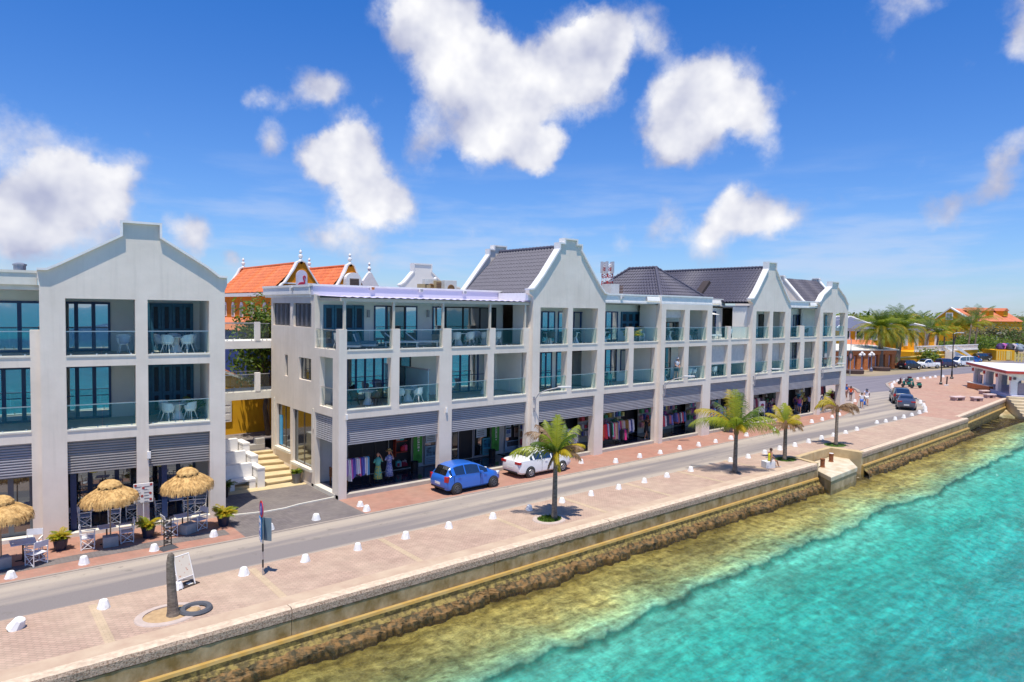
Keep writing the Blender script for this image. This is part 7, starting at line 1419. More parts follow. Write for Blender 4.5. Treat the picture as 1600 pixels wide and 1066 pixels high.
# ---------------- cafe furniture ----------------
def umbrella(label,x,y,rz=0,seed=1,ht=2.52,r0=1.04,sag=0):
    t=thing('thatched_parasol',label,'parasol',(x,y,0),rz,'thatched parasols outside the cafe'); rv=random.Random(seed)
    b=MB(); vs=[];n=72; prof=[(.12,ht),(.35,ht-.08),(.7,ht-.21),(1.0,ht-.37),(1.0*1.13,ht-.46),(1.16,ht-.58),(1.13,ht-.70)]
    for j,(r,z) in enumerate(prof):
        for k in range(n):
            a=2*pi*k/n; rib=1-.035*abs(math.sin(4*a)); q=Vector((math.cos(a)*3,math.sin(a)*3,seed+j*.4)); e=mn.noise(q*2.5)
            rr=r*rib*(1+.03*e)*r0/1.17; zz=z+.03*e-(.05*abs(math.sin(4*a))*(r/1.1)) + (.05*rv.random() if j==len(prof)-1 else 0)+sag*math.cos(a)*r
            vs.append((rr*math.cos(a),rr*math.sin(a),zz))
    b.add(vs,[(j*n+k,j*n+(k+1)%n,(j+1)*n+(k+1)%n,(j+1)*n+k) for j in range(len(prof)-1) for k in range(n)])
    for k in range(700):      # loose straw
        a=rv.random()*2*pi; u=rv.random()**.6; r=(.3+u*.84)*r0/1.17; zz=lerp(ht-.06,ht-.50,u**1.15); L=.10+.09*rv.random(); c,s=math.cos(a),math.sin(a); w=.008
        drop=.45 if u<.85 else 1.2
        p=Vector((r*c,r*s,zz+.02+sag*c*r)); e=p+Vector((c*L*.9,s*L*.9,-L*drop)); tn=Vector((-s,c,0))*w; b.add([p-tn,p+tn,e+tn*.4,e-tn*.4],[(0,1,2,3)],0)
    for k in range(520):
        a=rv.random()*2*pi; c,s=math.cos(a),math.sin(a); r=1.15*r0/1.17; p=Vector((r*c,r*s,ht-.54+sag*c*r-.05*abs(math.sin(4*a)))); tn=Vector((-s,c,0))*.011; L=.15+.07*rv.random(); e=p+Vector((c*.03,s*.03,-L)); b.add([p-tn,p+tn,e+tn*.5,e-tn*.5],[(0,1,2,3)],0)
    b.build('thatch',straw,t)
    b=MB(); vs=[];pr=[(.02,ht+.20),(.16,ht+.17),(.33,ht+.08),(.42,ht-.02),(.43,ht-.10)]
    for j,(r,z) in enumerate(pr):
        for k in range(40): a=2*pi*k/40; e=mn.noise(Vector((math.cos(a)*4,math.sin(a)*4,seed+9+j*.3))); vs.append((r*(1+.06*e)*math.cos(a),r*(1+.06*e)*math.sin(a),z+.02*e+(.05*math.sin(9*a) if j==4 else 0)))
    b.add(vs,[(j*40+k,j*40+(k+1)%40,(j+1)*40+(k+1)%40,(j+1)*40+k) for j in range(4) for k in range(40)])
    for k in range(160):
        a=rv.random()*2*pi; r=rv.uniform(.1,.42); c,s=math.cos(a),math.sin(a); z=ht+.2-.24*(r/.42)**1.5; p=Vector((r*c,r*s,z+.01)); e=p+Vector((c*.1,s*.1,-.07)); tn=Vector((-s,c,0))*.008; b.add([p-tn,p+tn,e+tn*.4,e-tn*.4],[(0,1,2,3)],0)
    b.build('cap',straw,t); b=MB(); b.tube([(0,0,.3),(0,0,ht)],.028,8)
    for k in range(8): a=2*pi*k/8+pi/8; b.tube([(0,0,ht-.3),(math.cos(a)*.95,math.sin(a)*.95,ht-.56+sag*math.cos(a))],.012,5)
    b.build('pole',timber,t); b=MB(); b.box(-.27,.27,-.22,.22,0,.42); b.build('base_block',concr,t,bev=.02); return t
umbrella('thatched parasol cut off by the left edge of the picture',-13.79,-.93,.2,3)
umbrella('middle thatched parasol, between the two pillars with the palm pots',-10.23,-.66,-.1,1,sag=.04)
umbrella('thatched parasol nearest the steps, tilted to one side',-7.36,-.85,.5,2,ht=2.66,sag=.07)
fab=M('chair_fabric',(.66,.66,.70),.8,scale=3)
def dchair(label,x,y,rz,z=0):
    t=thing('folding_chair',label,'chair',(x,y,z),rz,'white folding chairs at the cafe'); b=MB(); w,d=.26,.23
    for s in (1,-1):
        b.tube([(-d,s*w,.0),(d,s*w,.40)],.016,5); b.tube([(d,s*w,.0),(-d,s*w,.40)],.016,5)
    for s in (1,-1):
        b.tube([(-d,s*w,.40),(-d-.05,s*w,.92)],.018,5); b.tube([(d,s*w,.02),(d,s*w,.64)],.018,5); b.tube([(-d,s*w,.02),(-d,s*w,.62)],.018,5); b.box(-d-.02,d+.04,s*w-.025,s*w+.025,.63,.66); b.tube([(-d,s*w,.06),(d,s*w,.06)],.014,5)
    b.tube([(d,-w,.22),(d,w,.22)],.014,5); b.tube([(-d,-w,.22),(-d,w,.22)],.014,5); b.tube([(-w+.02,-w,.02),(w-.02,w,.38)],.012,5); b.build('frame',whitep,t)
    b=MB(); b.box(-d,d,-w,w,.43,.455); b.build('seat',fab,t); b=MB(); b.add([(-d-.02,-w,.70),(-d-.02,w,.70),(-d-.055,w,.93),(-d-.055,-w,.93),(-d-.04,-w,.70),(-d-.04,w,.70),(-d-.075,w,.93),(-d-.075,-w,.93)],[(0,1,2,3),(7,6,5,4),(0,4,5,1),(3,2,6,7),(0,3,7,4),(1,5,6,2)]); b.build('backrest',fab,t); return t
def table(label,x,y,z=0,w=.6,h=.73,rz=0,round_=False,grp='cafe tables'):
    t=thing('table',label,'table',(x,y,z),rz,grp); b=MB()
    if round_: b.lathe([(w*.99,h-.03),(w,h),(.001,h)],seg=20); b.build('tabletop',whitep,t); b=MB(); b.lathe([(.30,0),(.29,.02),(.13,h*.5),(.2,h-.031)],seg=16); b.build('pedestal',whitep,t)
    else: b.box(-w/2,w/2,-w/2,w/2,h-.03,h); b.build('tabletop',fab,t,bev=.01); b=MB(); b.tube([(0,0,.02),(0,0,h-.03)],.03,8); b.box(-.25,.25,-.03,.03,0,.03); b.box(-.03,.03,-.25,.25,0,.03); b.build('pedestal',blackp,t)
    return t
table('small square table under the middle parasol',-10.30,-.28); table('small square table under the parasol nearest the steps',-7.50,-.55); table('white table under the parasol at the left edge',-13.1,-.45,w=.8)
for a in (('folding chair left of the table under the middle parasol',-10.98,-.40,R(-10)),('folding chair right of the table under the middle parasol',-9.62,-.45,R(175)),('folding chair left of the table under the parasol nearest the steps',-8.05,-.72,R(5)),('folding chair right of the table under the parasol nearest the steps',-6.85,-.55,R(200)),('folding chair behind the table at the left edge',-12.75,.05,R(-110)),('folding chair in front, right of the left-edge parasol base',-12.75,-1.25,R(120))): dchair(*a)
def lp(s,d,z=0): v=Matrix.Rotation(LR,3,'Z')@Vector((s,d,0)); return LO.x+v.x,LO.y+v.y,z
for i,(s,d,lb) in enumerate(((-5.0,.95,'table just inside the left cafe bay'),(-2.0,.95,'table just inside the right cafe bay'),(-3.9,1.9,'table deep in the left cafe bay'))): x,y,z=lp(s,d,.15); table('indoor square '+lb,x,y,z,rz=LR)
for (s,d,a,lb) in ((-5.55,.95,0,'left of the table just inside the left cafe bay'),(-4.45,.95,180,'right of the table just inside the left cafe bay'),(-2.6,1.0,0,'left of the table just inside the right cafe bay'),(-1.45,1.0,180,'right of the table just inside the right cafe bay'),(-3.75,1.3,180,'beside the middle pillar inside the cafe'),(-6.0,1.0,90,'by the left pillar inside the cafe'),(-.95,.9,170,'by the right pillar inside the cafe')): x,y,z=lp(s,d,.15); dchair('folding chair '+lb,x,y,R(a)+LR,z)
q=G(228,822); t=thing('menu_board','white menu board with coloured food pictures on the cafe pillar','menu board',(*lp(-3.37,-.12)[:2],0),LR); b=MB(); b.box(-.38,.38,-.05,0,1.15,2.0); b.build('board',whitep,t,bev=.01)
b=MB(); rv=random.Random(2)
for i in range(6):
    for j in range(2): x=-.33+.36*j; z=1.9-.13*i; b.box(x,x+rv.uniform(.12,.26),-.054,-.051,z-.05,z-.03); b.box(x,x+.2,-.054,-.051,z-.075,z-.066)
b.build('menu_text',M('text_grey',(.2,.2,.22),.6),t); b=MB(); [b.lathe([(.001,-.06),(.055,-.06),(.055,-.051),(.001,-.051)],(x,0,z),10,axis='y') for x,z in ((-.3,1.93),(.3,1.93),(.27,1.55),(-.05,1.45),(.28,1.28),(0,1.8))]; b.build('food_pictures',M('food_red',(.45,.06,.05),.6),t); b=MB(); b.box(-.02,.02,-.04,-.01,0,1.15); b.build('stand',whitep,t)
t=thing('sign_stand','black upright menu stand on a wide rubber foot by the road','sign stand',(-8.5,-2.33,0),R(15)); b=MB(); b.add([(-.32,-.28,0),(.32,-.28,0),(.32,.28,0),(-.32,.28,0),(-.2,-.06,.12),(.2,-.06,.12),(.2,.06,.12),(-.2,.06,.12)],[(0,3,2,1),(4,5,6,7),(0,1,5,4),(1,2,6,5),(2,3,7,6),(3,0,4,7)]); b.build('foot',M('rubber_foot',(.06,.06,.065),.7),t); b=MB()
b.box(-.16,-.13,-.02,.02,.12,1.2); b.box(.13,.16,-.02,.02,.12,1.2)
for i in range(8): b.box(-.13,.13,-.012,.012,.2+.135*i,.225+.135*i); b.box(-.1+.05*(i%2),.02+.05*(i%3),-.014,.014,.24+.135*i,.30+.135*i)
b.build('panel',blackp,t)
potplant('bushy yellow-green palm in a dark blue pot at the left cafe pillar',(-11.85,.05,0),.27,.42,.55,40,seed=1)
potplant('spreading palm with dry leaves in a blue pot below the menu board',(-8.80,-.40,0),.27,.42,.7,34,seed=2,mats=[lf,lfy]); potplant('full green palm in a dark blue pot at the right cafe pillar',(-5.85,-.72,0),.27,.42,.72,46,seed=3)
potplant('round-leaved green plant in a grey pot at the foot of the steps',(.05-.45,4.45,0),.26,.55,.42,44,potg,[lf,tl1],4); potplant('dark shaded palm in a slim black pot behind the cafe pillar',(-4.35,3.9,0),.16,.45,.65,20,blackp,[lfk,lfk],6)
t=thing('wooden_bench','carved wooden bench in the shade of the corner arcade','bench',(.95,2.0,.19),R(90)); b=MB(); b.box(-.65,.65,-.25,.25,.40,.45); b.build('seat',wood,t); b=MB(); b.box(-.65,.65,.21,.25,.85,.92); b.box(-.65,.65,.21,.25,.5,.55); [b.box(-.6+.12*i,-.55+.12*i,.215,.245,.55,.85) for i in range(11)]; b.build('backrest',wood,t)
for x in (-.6,.6):
    for y in (-.2,.2): b=MB(); b.box(x-.03,x+.03,y-.03,y+.03,0,.40 if y<0 else .92-.001); b.build('leg',wood,t)
    b=MB(); b.box(x-.03,x+.03,-.25,.2,.64,.68); b.build('armrest',timber,t)
# ---------------- balcony furniture ----------------
seatM=M('white_moulded',(.74,.74,.75),.5); tealF=M('teal_chair',(.03,.18,.20),.6); darkF=M('dark_furniture',(.03,.035,.045),.6); cush=M('blue_grey_cushion',(.12,.20,.28),.8,scale=3)
def shell(m_=seatM):
    t=thing('balcony_chair','moulded chair','chair'); b=MB(); n=14; vs=[]
    for i in range(n+1):
        a=lerp(-2.2,2.2,i/n); hgt=.78+.06*math.cos(a) if abs(a)<1.3 else .68; c,s=math.cos(a+pi),math.sin(a+pi)
        for (r,z) in ((.20,.43),(.25,.5),(.27,hgt),(.255,hgt),(.23,.5),(.18,.45)): vs.append((r*c,r*s*1.05,z))
    b.add(vs,[(i*6+k,(i+1)*6+k,(i+1)*6+(k+1)%6,i*6+(k+1)%6) for i in range(n) for k in range(6)]); b.lathe([(.22,.40),(.23,.43),(.001,.45)],seg=14); b.build('seat_shell',m_,t,smooth=False)
    for x in (1,-1):
        for y in (1,-1): b=MB(); b.tube([(x*.12,y*.12,.41),(x*.22,y*.21,0)],[.022,.014],6); b.build('leg',m_,t)
    return t
protos={}
def chair(label,x,y,z,rz,m_='w',grp='balcony chairs'):
    mm={'w':seatM,'t':tealF,'d':darkF}[m_]
    if m_ not in protos: t=shell(mm); protos[m_]=t; t.location=(x,y,z); t.rotation_euler=(0,0,rz); return tag(t,label,'chair',grp)
    c=dup(protos[m_],loc=(x,y,z),rz=rz,label=label,group=grp); return c
def setting(place,x,y,z,n,m_='w',r=.62,rot=0,tw=.5):
    table('round white table on '+place,x,y,z,tw,.72,round_=True,grp='balcony tables')
    nm=['nearest the rail','at the right of the table','behind the table','at the left of the table','at the back left of the table','at the front left']
    for i in range(n): a=rot-pi/2+2*pi*i/n; chair('chair %s, %s'%(nm[i],place[4:] if place[:4]=='the ' else place),x+r*math.cos(a),y+r*math.sin(a),z,a+pi,m_)
x,y,z=lp(-1.9,1.3,7.6); setting('the top-floor balcony with blue-green shutters above the cafe',x,y,z,5,rot=.5,r=.68)
x,y,z=lp(-1.85,1.35,4.51); setting('the first-floor balcony with blue-green shutters above the cafe',x,y,z,4,rot=.7,r=.66)
x,y,z=lp(-4.0,1.2,7.6); chair('lone chair with open back on the top-floor balcony above the middle parasol',x,y,z,R(-90))
x,y,z=lp(-1.05,1.5,4.51); potplant('tall broad-leaved green plant at the right end of the first-floor cafe balcony',(x,y,z),.18,.35,1.1,12,potb,[lfk,lf],5)
setting('the first-floor balcony above the second pillar of the shops',4.75,1.25,F1,4,r=.7,rot=.4)
setting('the first-floor corner balcony',2.3,1.3,F1,3,'d',r=.7,rot=.2); x=1.0
chair('dark chair seen through the side opening of the corner balcony',.75,1.6,F1,R(160),'d')
table('slim white pedestal table alone on the first-floor balcony left of the big gable',10.4,1.5,F1,.24,.7,round_=True,grp='balcony tables')
# top terrace
def lounger(label,x,y,z,rz,grp='white sun loungers'):
    t=thing('sun_lounger',label,'sun lounger',(x,y,z),rz,grp); b=MB(); b.box(-.95,.95,-.33,.33,.26,.31); b.build('frame',whitep,t)
    b=MB(); b.cb((-.62,0,.55),(.78,.62,.05),0,0,R(38)); b.build('backrest',fab,t); b=MB(); b.box(-.3,.95,-.3,.3,.312,.36); b.build('cushion',fab,t)
    for xx in (-.85,.85):
        for yy in (-.29,.29): b=MB(); b.box(xx-.03,xx+.03,yy-.03,yy+.03,0,.26); b.build('leg',whitep,t)
    return t
lounger('left white sun lounger on the long top terrace',4.35,1.3,FT,R(-30)); lounger('right white sun lounger on the long top terrace',5.7,1.3,FT,R(-30))
for i,(x,y,lb) in enumerate(((1.25,1.2,'left cushioned lounge chair on the top corner terrace'),(2.5,1.7,'right wide cushioned lounge seat on the top corner terrace'))):
    t=thing('lounge_seat',lb,'lounge seat',(x,y,FT),R(-35),'cushioned lounge seats'); b=MB(); b.box(-.5,.5,-.45,.45,.1,.2); b.tube([(-.5,-.45,.15),(-.72,-.45,.75)],.04,6); b.tube([(-.5,.45,.15),(-.72,.45,.75)],.04,6); b.build('frame',whitep,t); b=MB(); b.box(-.48,.5,-.42,.42,.2,.36); b.build('seat_cushion',cush,t,bev=.04); b=MB(); b.cb((-.55,0,.55),(.16,.82,.5),0,0,R(-18)); b.build('back_cushion',cush,t,bev=.04)
chair('white chair at the very corner of the top terrace',.65,1.4,FT,R(10))
table('long dining table, left half, on the top terrace by the dark living room',8.3,1.4,FT,.55,.74,round_=True,grp='balcony tables'); table('long dining table, right half, on the top terrace by the dark living room',10.3,1.4,FT,.55,.74,round_=True,grp='balcony tables')
for i,(x,y,a) in enumerate(((7.75,.85,90),(8.7,.8,90),(9.3,1.5,180),(9.9,.85,90),(10.8,.85,90),(11.1,1.5,180),(8.2,2.1,-90),(10.2,2.1,-90))): chair('white chair %s on the top terrace'%['at the left front of the dining tables','second along the front of the dining tables','between the two dining tables','third along the front of the dining tables','at the right front of the dining tables','at the right end of the dining tables','behind the left dining table','behind the right dining table'][i],x,y,FT,R(a),grp='terrace dining chairs')
t=thing('storage_chest','low beige wicker chest behind the glass rail of the top terrace','chest',(7.15,1.5,FT)); b=MB(); b.box(-.45,.45,-.35,.35,0,.62); b.build('box',M('wicker_beige',(.45,.37,.30),.8,scale=20),t,bev=.03); b=MB(); b.box(-.47,.47,-.37,.37,.621,.67); b.build('lid',M('wicker_beige',(.45,.37,.30),.8),t,bev=.01)
for (pl,x,z,n,m_) in (('the first-floor balcony right of the big gable',20.6,F1,3,'t'),('the first-floor balcony with the standing man',27.0,F1,2,'t'),('the first-floor balcony right of the standing man',30.2,F1,3,'w'),('the top-floor balcony under the blind',27.6,FT,3,'d'),('the top-floor balcony beside the blind',30.2,FT,3,'d'),('the left top-floor opening of the big gable',15.0,FT,2,'d'),('the right top-floor opening of the big gable',17.4,FT,2,'d'),('the open terrace right of the big gable',20.6,FT,2,'d'),('the top-floor opening of the second gable',39.6,FT,2,'t'),('the terrace between second and third gable',48.3,FT,3,'d'),('the first-floor balcony with its left blind half down',33.3,F1,3,'w'),('the first-floor balcony with its right blind half down',36.2,F1,2,'t'),('the first-floor balcony of the last bay',51.8,F1,2,'t')):
    nar=any(a<x<c for a,c in ((13,19.5),(25.7,32),(38,44.5),(50,56))); setting(pl,x,.72 if nar else 1.1,z,n,m_,.46 if nar else .6,rot=.3+x,tw=.34 if nar else .42)
lounger('left of two white loungers on the recessed terrace',33.0,1.3,FT,R(-40),'loungers on the recessed terrace'); lounger('right of two white loungers on the recessed terrace',34.1,1.5,FT,R(-40),'loungers on the recessed terrace')
chair('white chair at the right end of the recessed terrace',36.6,1.2,FT,R(150))
potplant('spiky yellow-green plant in a dark pot on the terrace right of the big gable',(23.3,.75,FT),.22,.35,.85,60,M('pot_plum',(.12,.06,.08),.6),[lfy,lf],9)
potplant('small yellow-flowered plant on a white stand by the dark terrace door',(24.75,1.2,FT+.55),.15,.3,.4,24,M('pot_white',(.7,.68,.65),.6),[lfy,lfd],10)
t=thing('plant_stand','white ladder stand by the dark terrace door','stand',(24.75,1.2,FT)); b=MB(); b.box(-.3,.3,-.2,.2,.5,.55); b.box(-.3,.3,-.2,.2,.2,.24); [b.box(x-.03,x+.03,y-.03,y+.03,0,.5) for x in (-.27,.27) for y in (-.17,.17)]; b.build('frame',whitep,t)
t=thing('parasol','cream parasol edge over the recessed terrace','parasol',(32.9,1.2,FT)); b=MB(); b.add([(-.7,-.7,2.05),(1.1,-.7,2.02),(1.1,.9,2.02),(-.7,.9,2.05),(.1,.1,2.35)],[(0,1,4),(1,2,4),(2,3,4),(3,0,4)]); b.build('canopy',M('cream_canvas',(.78,.74,.66),.8),t); b=MB(); b.tube([(.1,.1,0),(.1,.1,2.33)],.025,8); b.build('pole',rimS,t)

# ---------------- shop goods ----------------
BR=[(.25,.05,.45),(.6,.6,.7),(.5,.1,.35),(.1,.08,.35),(.65,.55,.6),(.6,.1,.2),(.08,.1,.4),(.7,.72,.75),(.1,.35,.55)]
RD=[(.6,.06,.02),(.75,.08,.02),(.8,.02,.03),(.6,.02,.04),(.1,.2,.4),(.5,.5,.5),(.35,.03,.1),(.02,.02,.03),(.02,.3,.12),(.4,.5,.6),(.7,.05,.12),(.65,.4,.25),(.3,.14,.02),(.5,.3,.4),(.05,.06,.2)]
MX=[(.3,.25,.5),(.05,.15,.4),(.5,.05,.08),(.6,.6,.62),(.02,.03,.08),(.35,.1,.12),(.1,.12,.35)]
def garment(b,x,y,z,L,w,seed,mi):
    n=7; vs=[]
    for j in range(n+1):
        u=j/n; ww=w*(.7+.45*u); 
        for k in range(6): v=k/5; vs.append((x+.035*math.sin(v*9+seed)*(.4+u),y-ww/2+ww*v,z-L*u-.04*(abs(v-.5)*2)**2*(1-u)+.01*math.sin(seed+k)*(u)))
    m_=6; fs=[(j*m_+k,j*m_+k+1,(j+1)*m_+k+1,(j+1)*m_+k) for j in range(n) for k in range(5)]
    b.add(vs,fs,mi); b.add([(p[0]+.05,p[1],p[2]) for p in vs],[f[::-1] for f in fs],mi); q=len(vs)
    rim=[k for k in range(6)]+[j*6+5 for j in range(1,n+1)]+[n*6+k for k in range(4,-1,-1)]+[j*6 for j in range(n-1,0,-1)]; b0=len(b.v)-2*q
    b.f+=[(b0+rim[i],b0+rim[(i+1)%len(rim)],b0+q+rim[(i+1)%len(rim)],b0+q+rim[i]) for i in range(len(rim))]; b.m+=[mi]*len(rim)
def rack(label,x0,x1,y,cols,L=1.05,z=FL,h=1.62,rv=random.Random(8)):
    t=thing('clothes_rack',label,'clothes rack',(x0,y,z),0,'clothes racks in the shops'); w=x1-x0; b=MB()
    for x in (0,w): b.tube([(x,0,.06),(x,0,h)],.016,6); b.tube([(x,-.25,.07),(x,.25,.07)],.016,6); b.ball((x,-.25,.03),.03,6); b.ball((x,.25,.03),.03,6)
    b.tube([(0,0,h),(w,0,h)],.016,6); b.tube([(0,0,.09),(w,0,.09)],.012,6); b.build('frame',blackp,t); n=max(3,int(w/.105))
    for i in range(n):
        c=cols[int(i*len(cols)/n)]; g=MB(); garment(g,.05+(w-.1)*i/n,0,h-.05,L*rv.uniform(.75,1.08),.42,rv.random()*6,0); g.build('garment',colr(tuple(min(.85,q*1.5+.01) for q in c)),t)
    return t
a=FY(548,705,1.5).x; c=FY(577,705,1.5).x; rack('rack of violet and pink dresses in the corner shop',.75,2.35,1.15,BR,1.1)
def mannequin(label,x,y,cols,z=FL,hat=None):
    t=thing('mannequin',label,'mannequin',(x,y,z),R(-90)); b=MB(); b.lathe([(.2,0),(.2,.02),(.03,.03),(.03,.6)],seg=12); b.build('stand',blackp,t)
    b=MB(); b.lathe([(.10,.25),(.24,.26),(.20,.6),(.16,.85),(.13,1.02)],seg=16); b.build('skirt',cols[0],t,smooth=True); b=MB(); b.lathe([(.13,1.0),(.155,1.15),(.17,1.32),(.08,1.42),(.05,1.45)],seg=14)
    for s in (1,-1): b.tube([(0,s*.17,1.34),(.03,s*.26,1.16)],[.055,.045],6)
    b.build('top',cols[1],t,smooth=True); b=MB(); b.ball((0,0,1.58),(.085,.075,.11),10); b.tube([(0,0,1.42),(0,0,1.5)],.045,6); b.tube([(.03,.26,1.16),(.05,.2,1.35),(0,.1,1.6)],[.035,.03,.02],6); b.build('figure',M('mannequin_skin',(.5,.25,.15),.5),t)
    if hat: b=MB(); b.lathe([(.2,1.66),(.19,1.68),(.1,1.69),(.09,1.78),(.01,1.8)],seg=14); b.build('hat',hat,t)
    return t
flor=M('floral_fabric',(.55,.45,.05),.8,col2=(.02,.35,.30),scale=14,thr=(.45,.55)); flor2=M('blue_floral_fabric',(.12,.15,.4),.8,col2=(.5,.5,.6),scale=14,thr=(.45,.6))
mannequin('mannequin in a green top and multicoloured floral skirt in the corner shop',2.85,1.15,[flor,M('aqua_top',(.1,.42,.33),.8)]); mannequin('mannequin in a straw hat and blue floral dress beside the shop window',3.65,1.35,[flor2,flor2],hat=straw)
# display window with bags, flags, posters
dx0=FY(610,700,3.05).x; dx1=FY(640,700,3.05).x
t=thing('window_display','shelves of colourful bags and scarves in the corner shop window','display',(dx0,3.1,FL)); rv=random.Random(3); b=MB(); b.box(0,dx1-dx0,-.02,.03,.1,2.9); b.build('backboard',dark,t); b=MB(); b.box(.2,dx1-dx0-.3,-.3,-.021,1.1,1.14); b.box(.2,dx1-dx0-.3,-.3,-.021,1.75,1.79); b.box(.2,.24,-.3,-.021,.9,2.5); b.build('shelf',M('red_lacquer',(.35,.04,.02),.4),t)
for i in range(16):
    x=rv.uniform(.1,dx1-dx0-.25); z=rv.choice((.25,.3,1.15,1.8,2.3)); s=rv.uniform(.14,.3); b=MB(); b.box(x,x+s,-.26+.01*i*.5,-.12+.01*i*.5,z,z+s*1.1); b.tube([(x+.03,-.2,z+s*1.1),(x+s/2,-.2,z+s*1.5),(x+s-.03,-.2,z+s*1.1)],.01,4); b.build('bag',colr(rv.choice([(.6,.02,.04),(.7,.1,.25),(.02,.35,.4),(.02,.02,.03),(.55,.5,.5),(.6,.25,.02),(.1,.45,.45),(.3,.02,.05)])),t,bev=.02)
def flag(label,x,y,word='ESCAPE'):
    t=thing('flag_banner',label,'banner',(x,y,FL),0,'green flag banners'); b=MB(); n=12; vs=[]
    for j in range(n+1):
        u=j/n; wl_=.30*(1 if u<.93 else .8); 
        for k in range(4): v=k/3; vs.append((-.06+.02*u+wl_*v*2-wl_,.02*math.sin(v*4+u*3),.35+2.1*u+.1*v*(1 if j==n else 0)))
    fs=[(j*4+k,j*4+k+1,(j+1)*4+k+1,(j+1)*4+k) for j in range(n) for k in range(3)]; b.add(vs,fs); b.add([(p[0],p[1]+.012,p[2]) for p in vs],[f[::-1] for f in fs]); b.build('banner_cloth',M('banner_green',(.06,.33,.04),.7,col2=(.05,.28,.035)),t); b=MB(); b.tube([(-.40,.02,0),(-.38,.02,2.6)],.014,6); b.box(-.6,-.2,-.2,.2,0,.03); b.build('pole',blackp,t)
    b=MB(); rv=random.Random(4)   # the lettering reads up the cloth; too small to spell out in the photo
    for i in range(9): z=1.25+.105*i; b.box(-.10+.02*(i%2),.06,-.032,-.024,z,z+.035); b.box(-.10,-.06+.10*(i%3==0),-.032,-.024,z+.035,z+.07)
    b.ball((-.02,-.028,1.12),(.05,.006,.05),8); b.build('lettering',whitep,t); b=MB(); b.lathe([(.001,-.004),(.14,-.004),(.14,.0),(.001,.0)],(-.02,-.024,.75),18,axis='y'); b.build('emblem',M('banner_dark_green',(.04,.22,.03),.7),t)
p=FY(654,705,2.7); flag('green flag banner between the corner shop window and the next glass front',p.x,2.7); p=FY(775,695,2.7); flag('green flag banner in the middle of the second shop front',p.x,2.7)
for (px,lb) in ((647,'black waste bin at the foot of the first green banner'),(768,'black planter tub at the foot of the second green banner')): p=FY(px,720,2.4); t=thing('black_tub',lb,'tub',(p.x,2.35,FL)); b=MB(); b.lathe([(.2,0),(.24,.55),(.25,.58),(.2,.58),(.18,.4)],seg=14); b.build('tub',blackp,t)
def poster(label,p0,p1,z0,z1,c,c2,y=3.09,kind='poster'):
    a=FY(p0,690,y).x; e=FY(p1,690,y).x; t=thing('poster',label,'poster',((a+e)/2,y,0),0,'posters in the shop fronts'); w=(e-a)/2; b=MB(); b.box(-w,w,-.02,.0,z0,z1); b.build('sheet',colr(c,.5,'paper'),t); b=MB(); b.box(-w*.8,w*.8,-.026,-.021,lerp(z0,z1,.45),lerp(z0,z1,.92)); b.build('picture',M('print_%s'%label[:12].replace(' ','_'),c2,.5,col2=tuple(x*.4 for x in c2),scale=6,thr=(.45,.55)),t); b=MB(); [b.box(-w*.8,w*.5,-.026,-.021,lerp(z0,z1,.1+.1*i),lerp(z0,z1,.14+.1*i)) for i in range(3)]; b.build('print_lines',M('text_grey',(.2,.2,.22),.6),t)
poster('large blue-white seaside poster beside the second green banner',744,760,1.5,2.75,(.55,.66,.76),(.25,.45,.62)); poster('tall turquoise striped panel left of the second green banner',754,766,.3,1.4,(.10,.45,.55),(.03,.25,.4)); poster('upper left blue picture poster in the last window before the big gable pillar',790,798,1.9,2.6,(.5,.6,.7),(.1,.25,.6)); poster('lower left blue picture poster in that same window',790,798,1.25,1.8,(.5,.6,.7),(.1,.2,.5)); poster('pale drawing poster at the upper right of that window',802,812,1.95,2.6,(.6,.65,.66),(.45,.5,.52)); poster('brown photograph poster at the lower right of that window',803,816,1.2,1.85,(.45,.3,.25),(.35,.18,.12))
poster('pale blue sheet with a black bird mark along the bottom of that window',789,820,.3,1.0,(.30,.45,.58),(.05,.07,.1)); poster('blue and white poster in the glass front right of the first banner',665,684,1.6,2.7,(.5,.62,.72),(.05,.35,.15)); poster('pale panel low behind the glass right of the first banner',664,684,.3,1.4,(.25,.4,.5),(.12,.25,.35))
rack('rack with one sea-green dress left under the big gable, behind the palm',15.1,16.5,.9,[(.1,.5,.35),(.1,.5,.38),(.6,.25,.15),(.55,.35,.25),(.3,.3,.3),(.65,.65,.66)],.95); rack('second rack of pale clothes under the big gable',17.0,18.2,1.0,[(.6,.6,.62),(.4,.3,.35),(.65,.65,.7),(.2,.2,.22)],1.05)
rack('long rack with scarlet and green dresses right of the big gable',20.3,22.35,1.0,RD,1.15); rack('rack of brown, pink and white clothes near the woman in black',22.4,24.3,1.3,[(.4,.5,.6),(.7,.05,.12),(.65,.4,.25),(.5,.4,.36),(.25,.12,.02),(.3,.16,.03),(.6,.5,.6),(.05,.06,.2),(.55,.55,.58)],.95); rack('low rack with a single hot pink dress behind the scarlet ones',22.2,22.9,.65,[(.02,.02,.03),(.8,.03,.2),(.02,.02,.03)],.7,h=1.1)
rack('rack of lilac and red shirts in the third shop',26.6,28.6,1.0,MX,.8); rack('rack of mixed clothes at the right of the third shop',29.3,30.7,1.3,MX[::-1],.8); rack('rack behind the wide-fronded palm in the recessed shop',33.2,34.6,1.1,BR,.9); rack('rack on the right of that same recessed shop',35.3,36.8,1.2,MX,.9)
rack('rack of pale blouses in the fourth shop',40.3,42.6,1.5,[(.5,.3,.3),(.6,.5,.5),(.3,.05,.1),(.6,.55,.5),(.1,.05,.1)],.9,h=1.9); rack('dark rack at the back of the busy shop',45.2,49.0,2.5,[(.03,.05,.03),(.1,.12,.1),(.02,.02,.03),(.5,.12,.04)],.8,h=2.2)
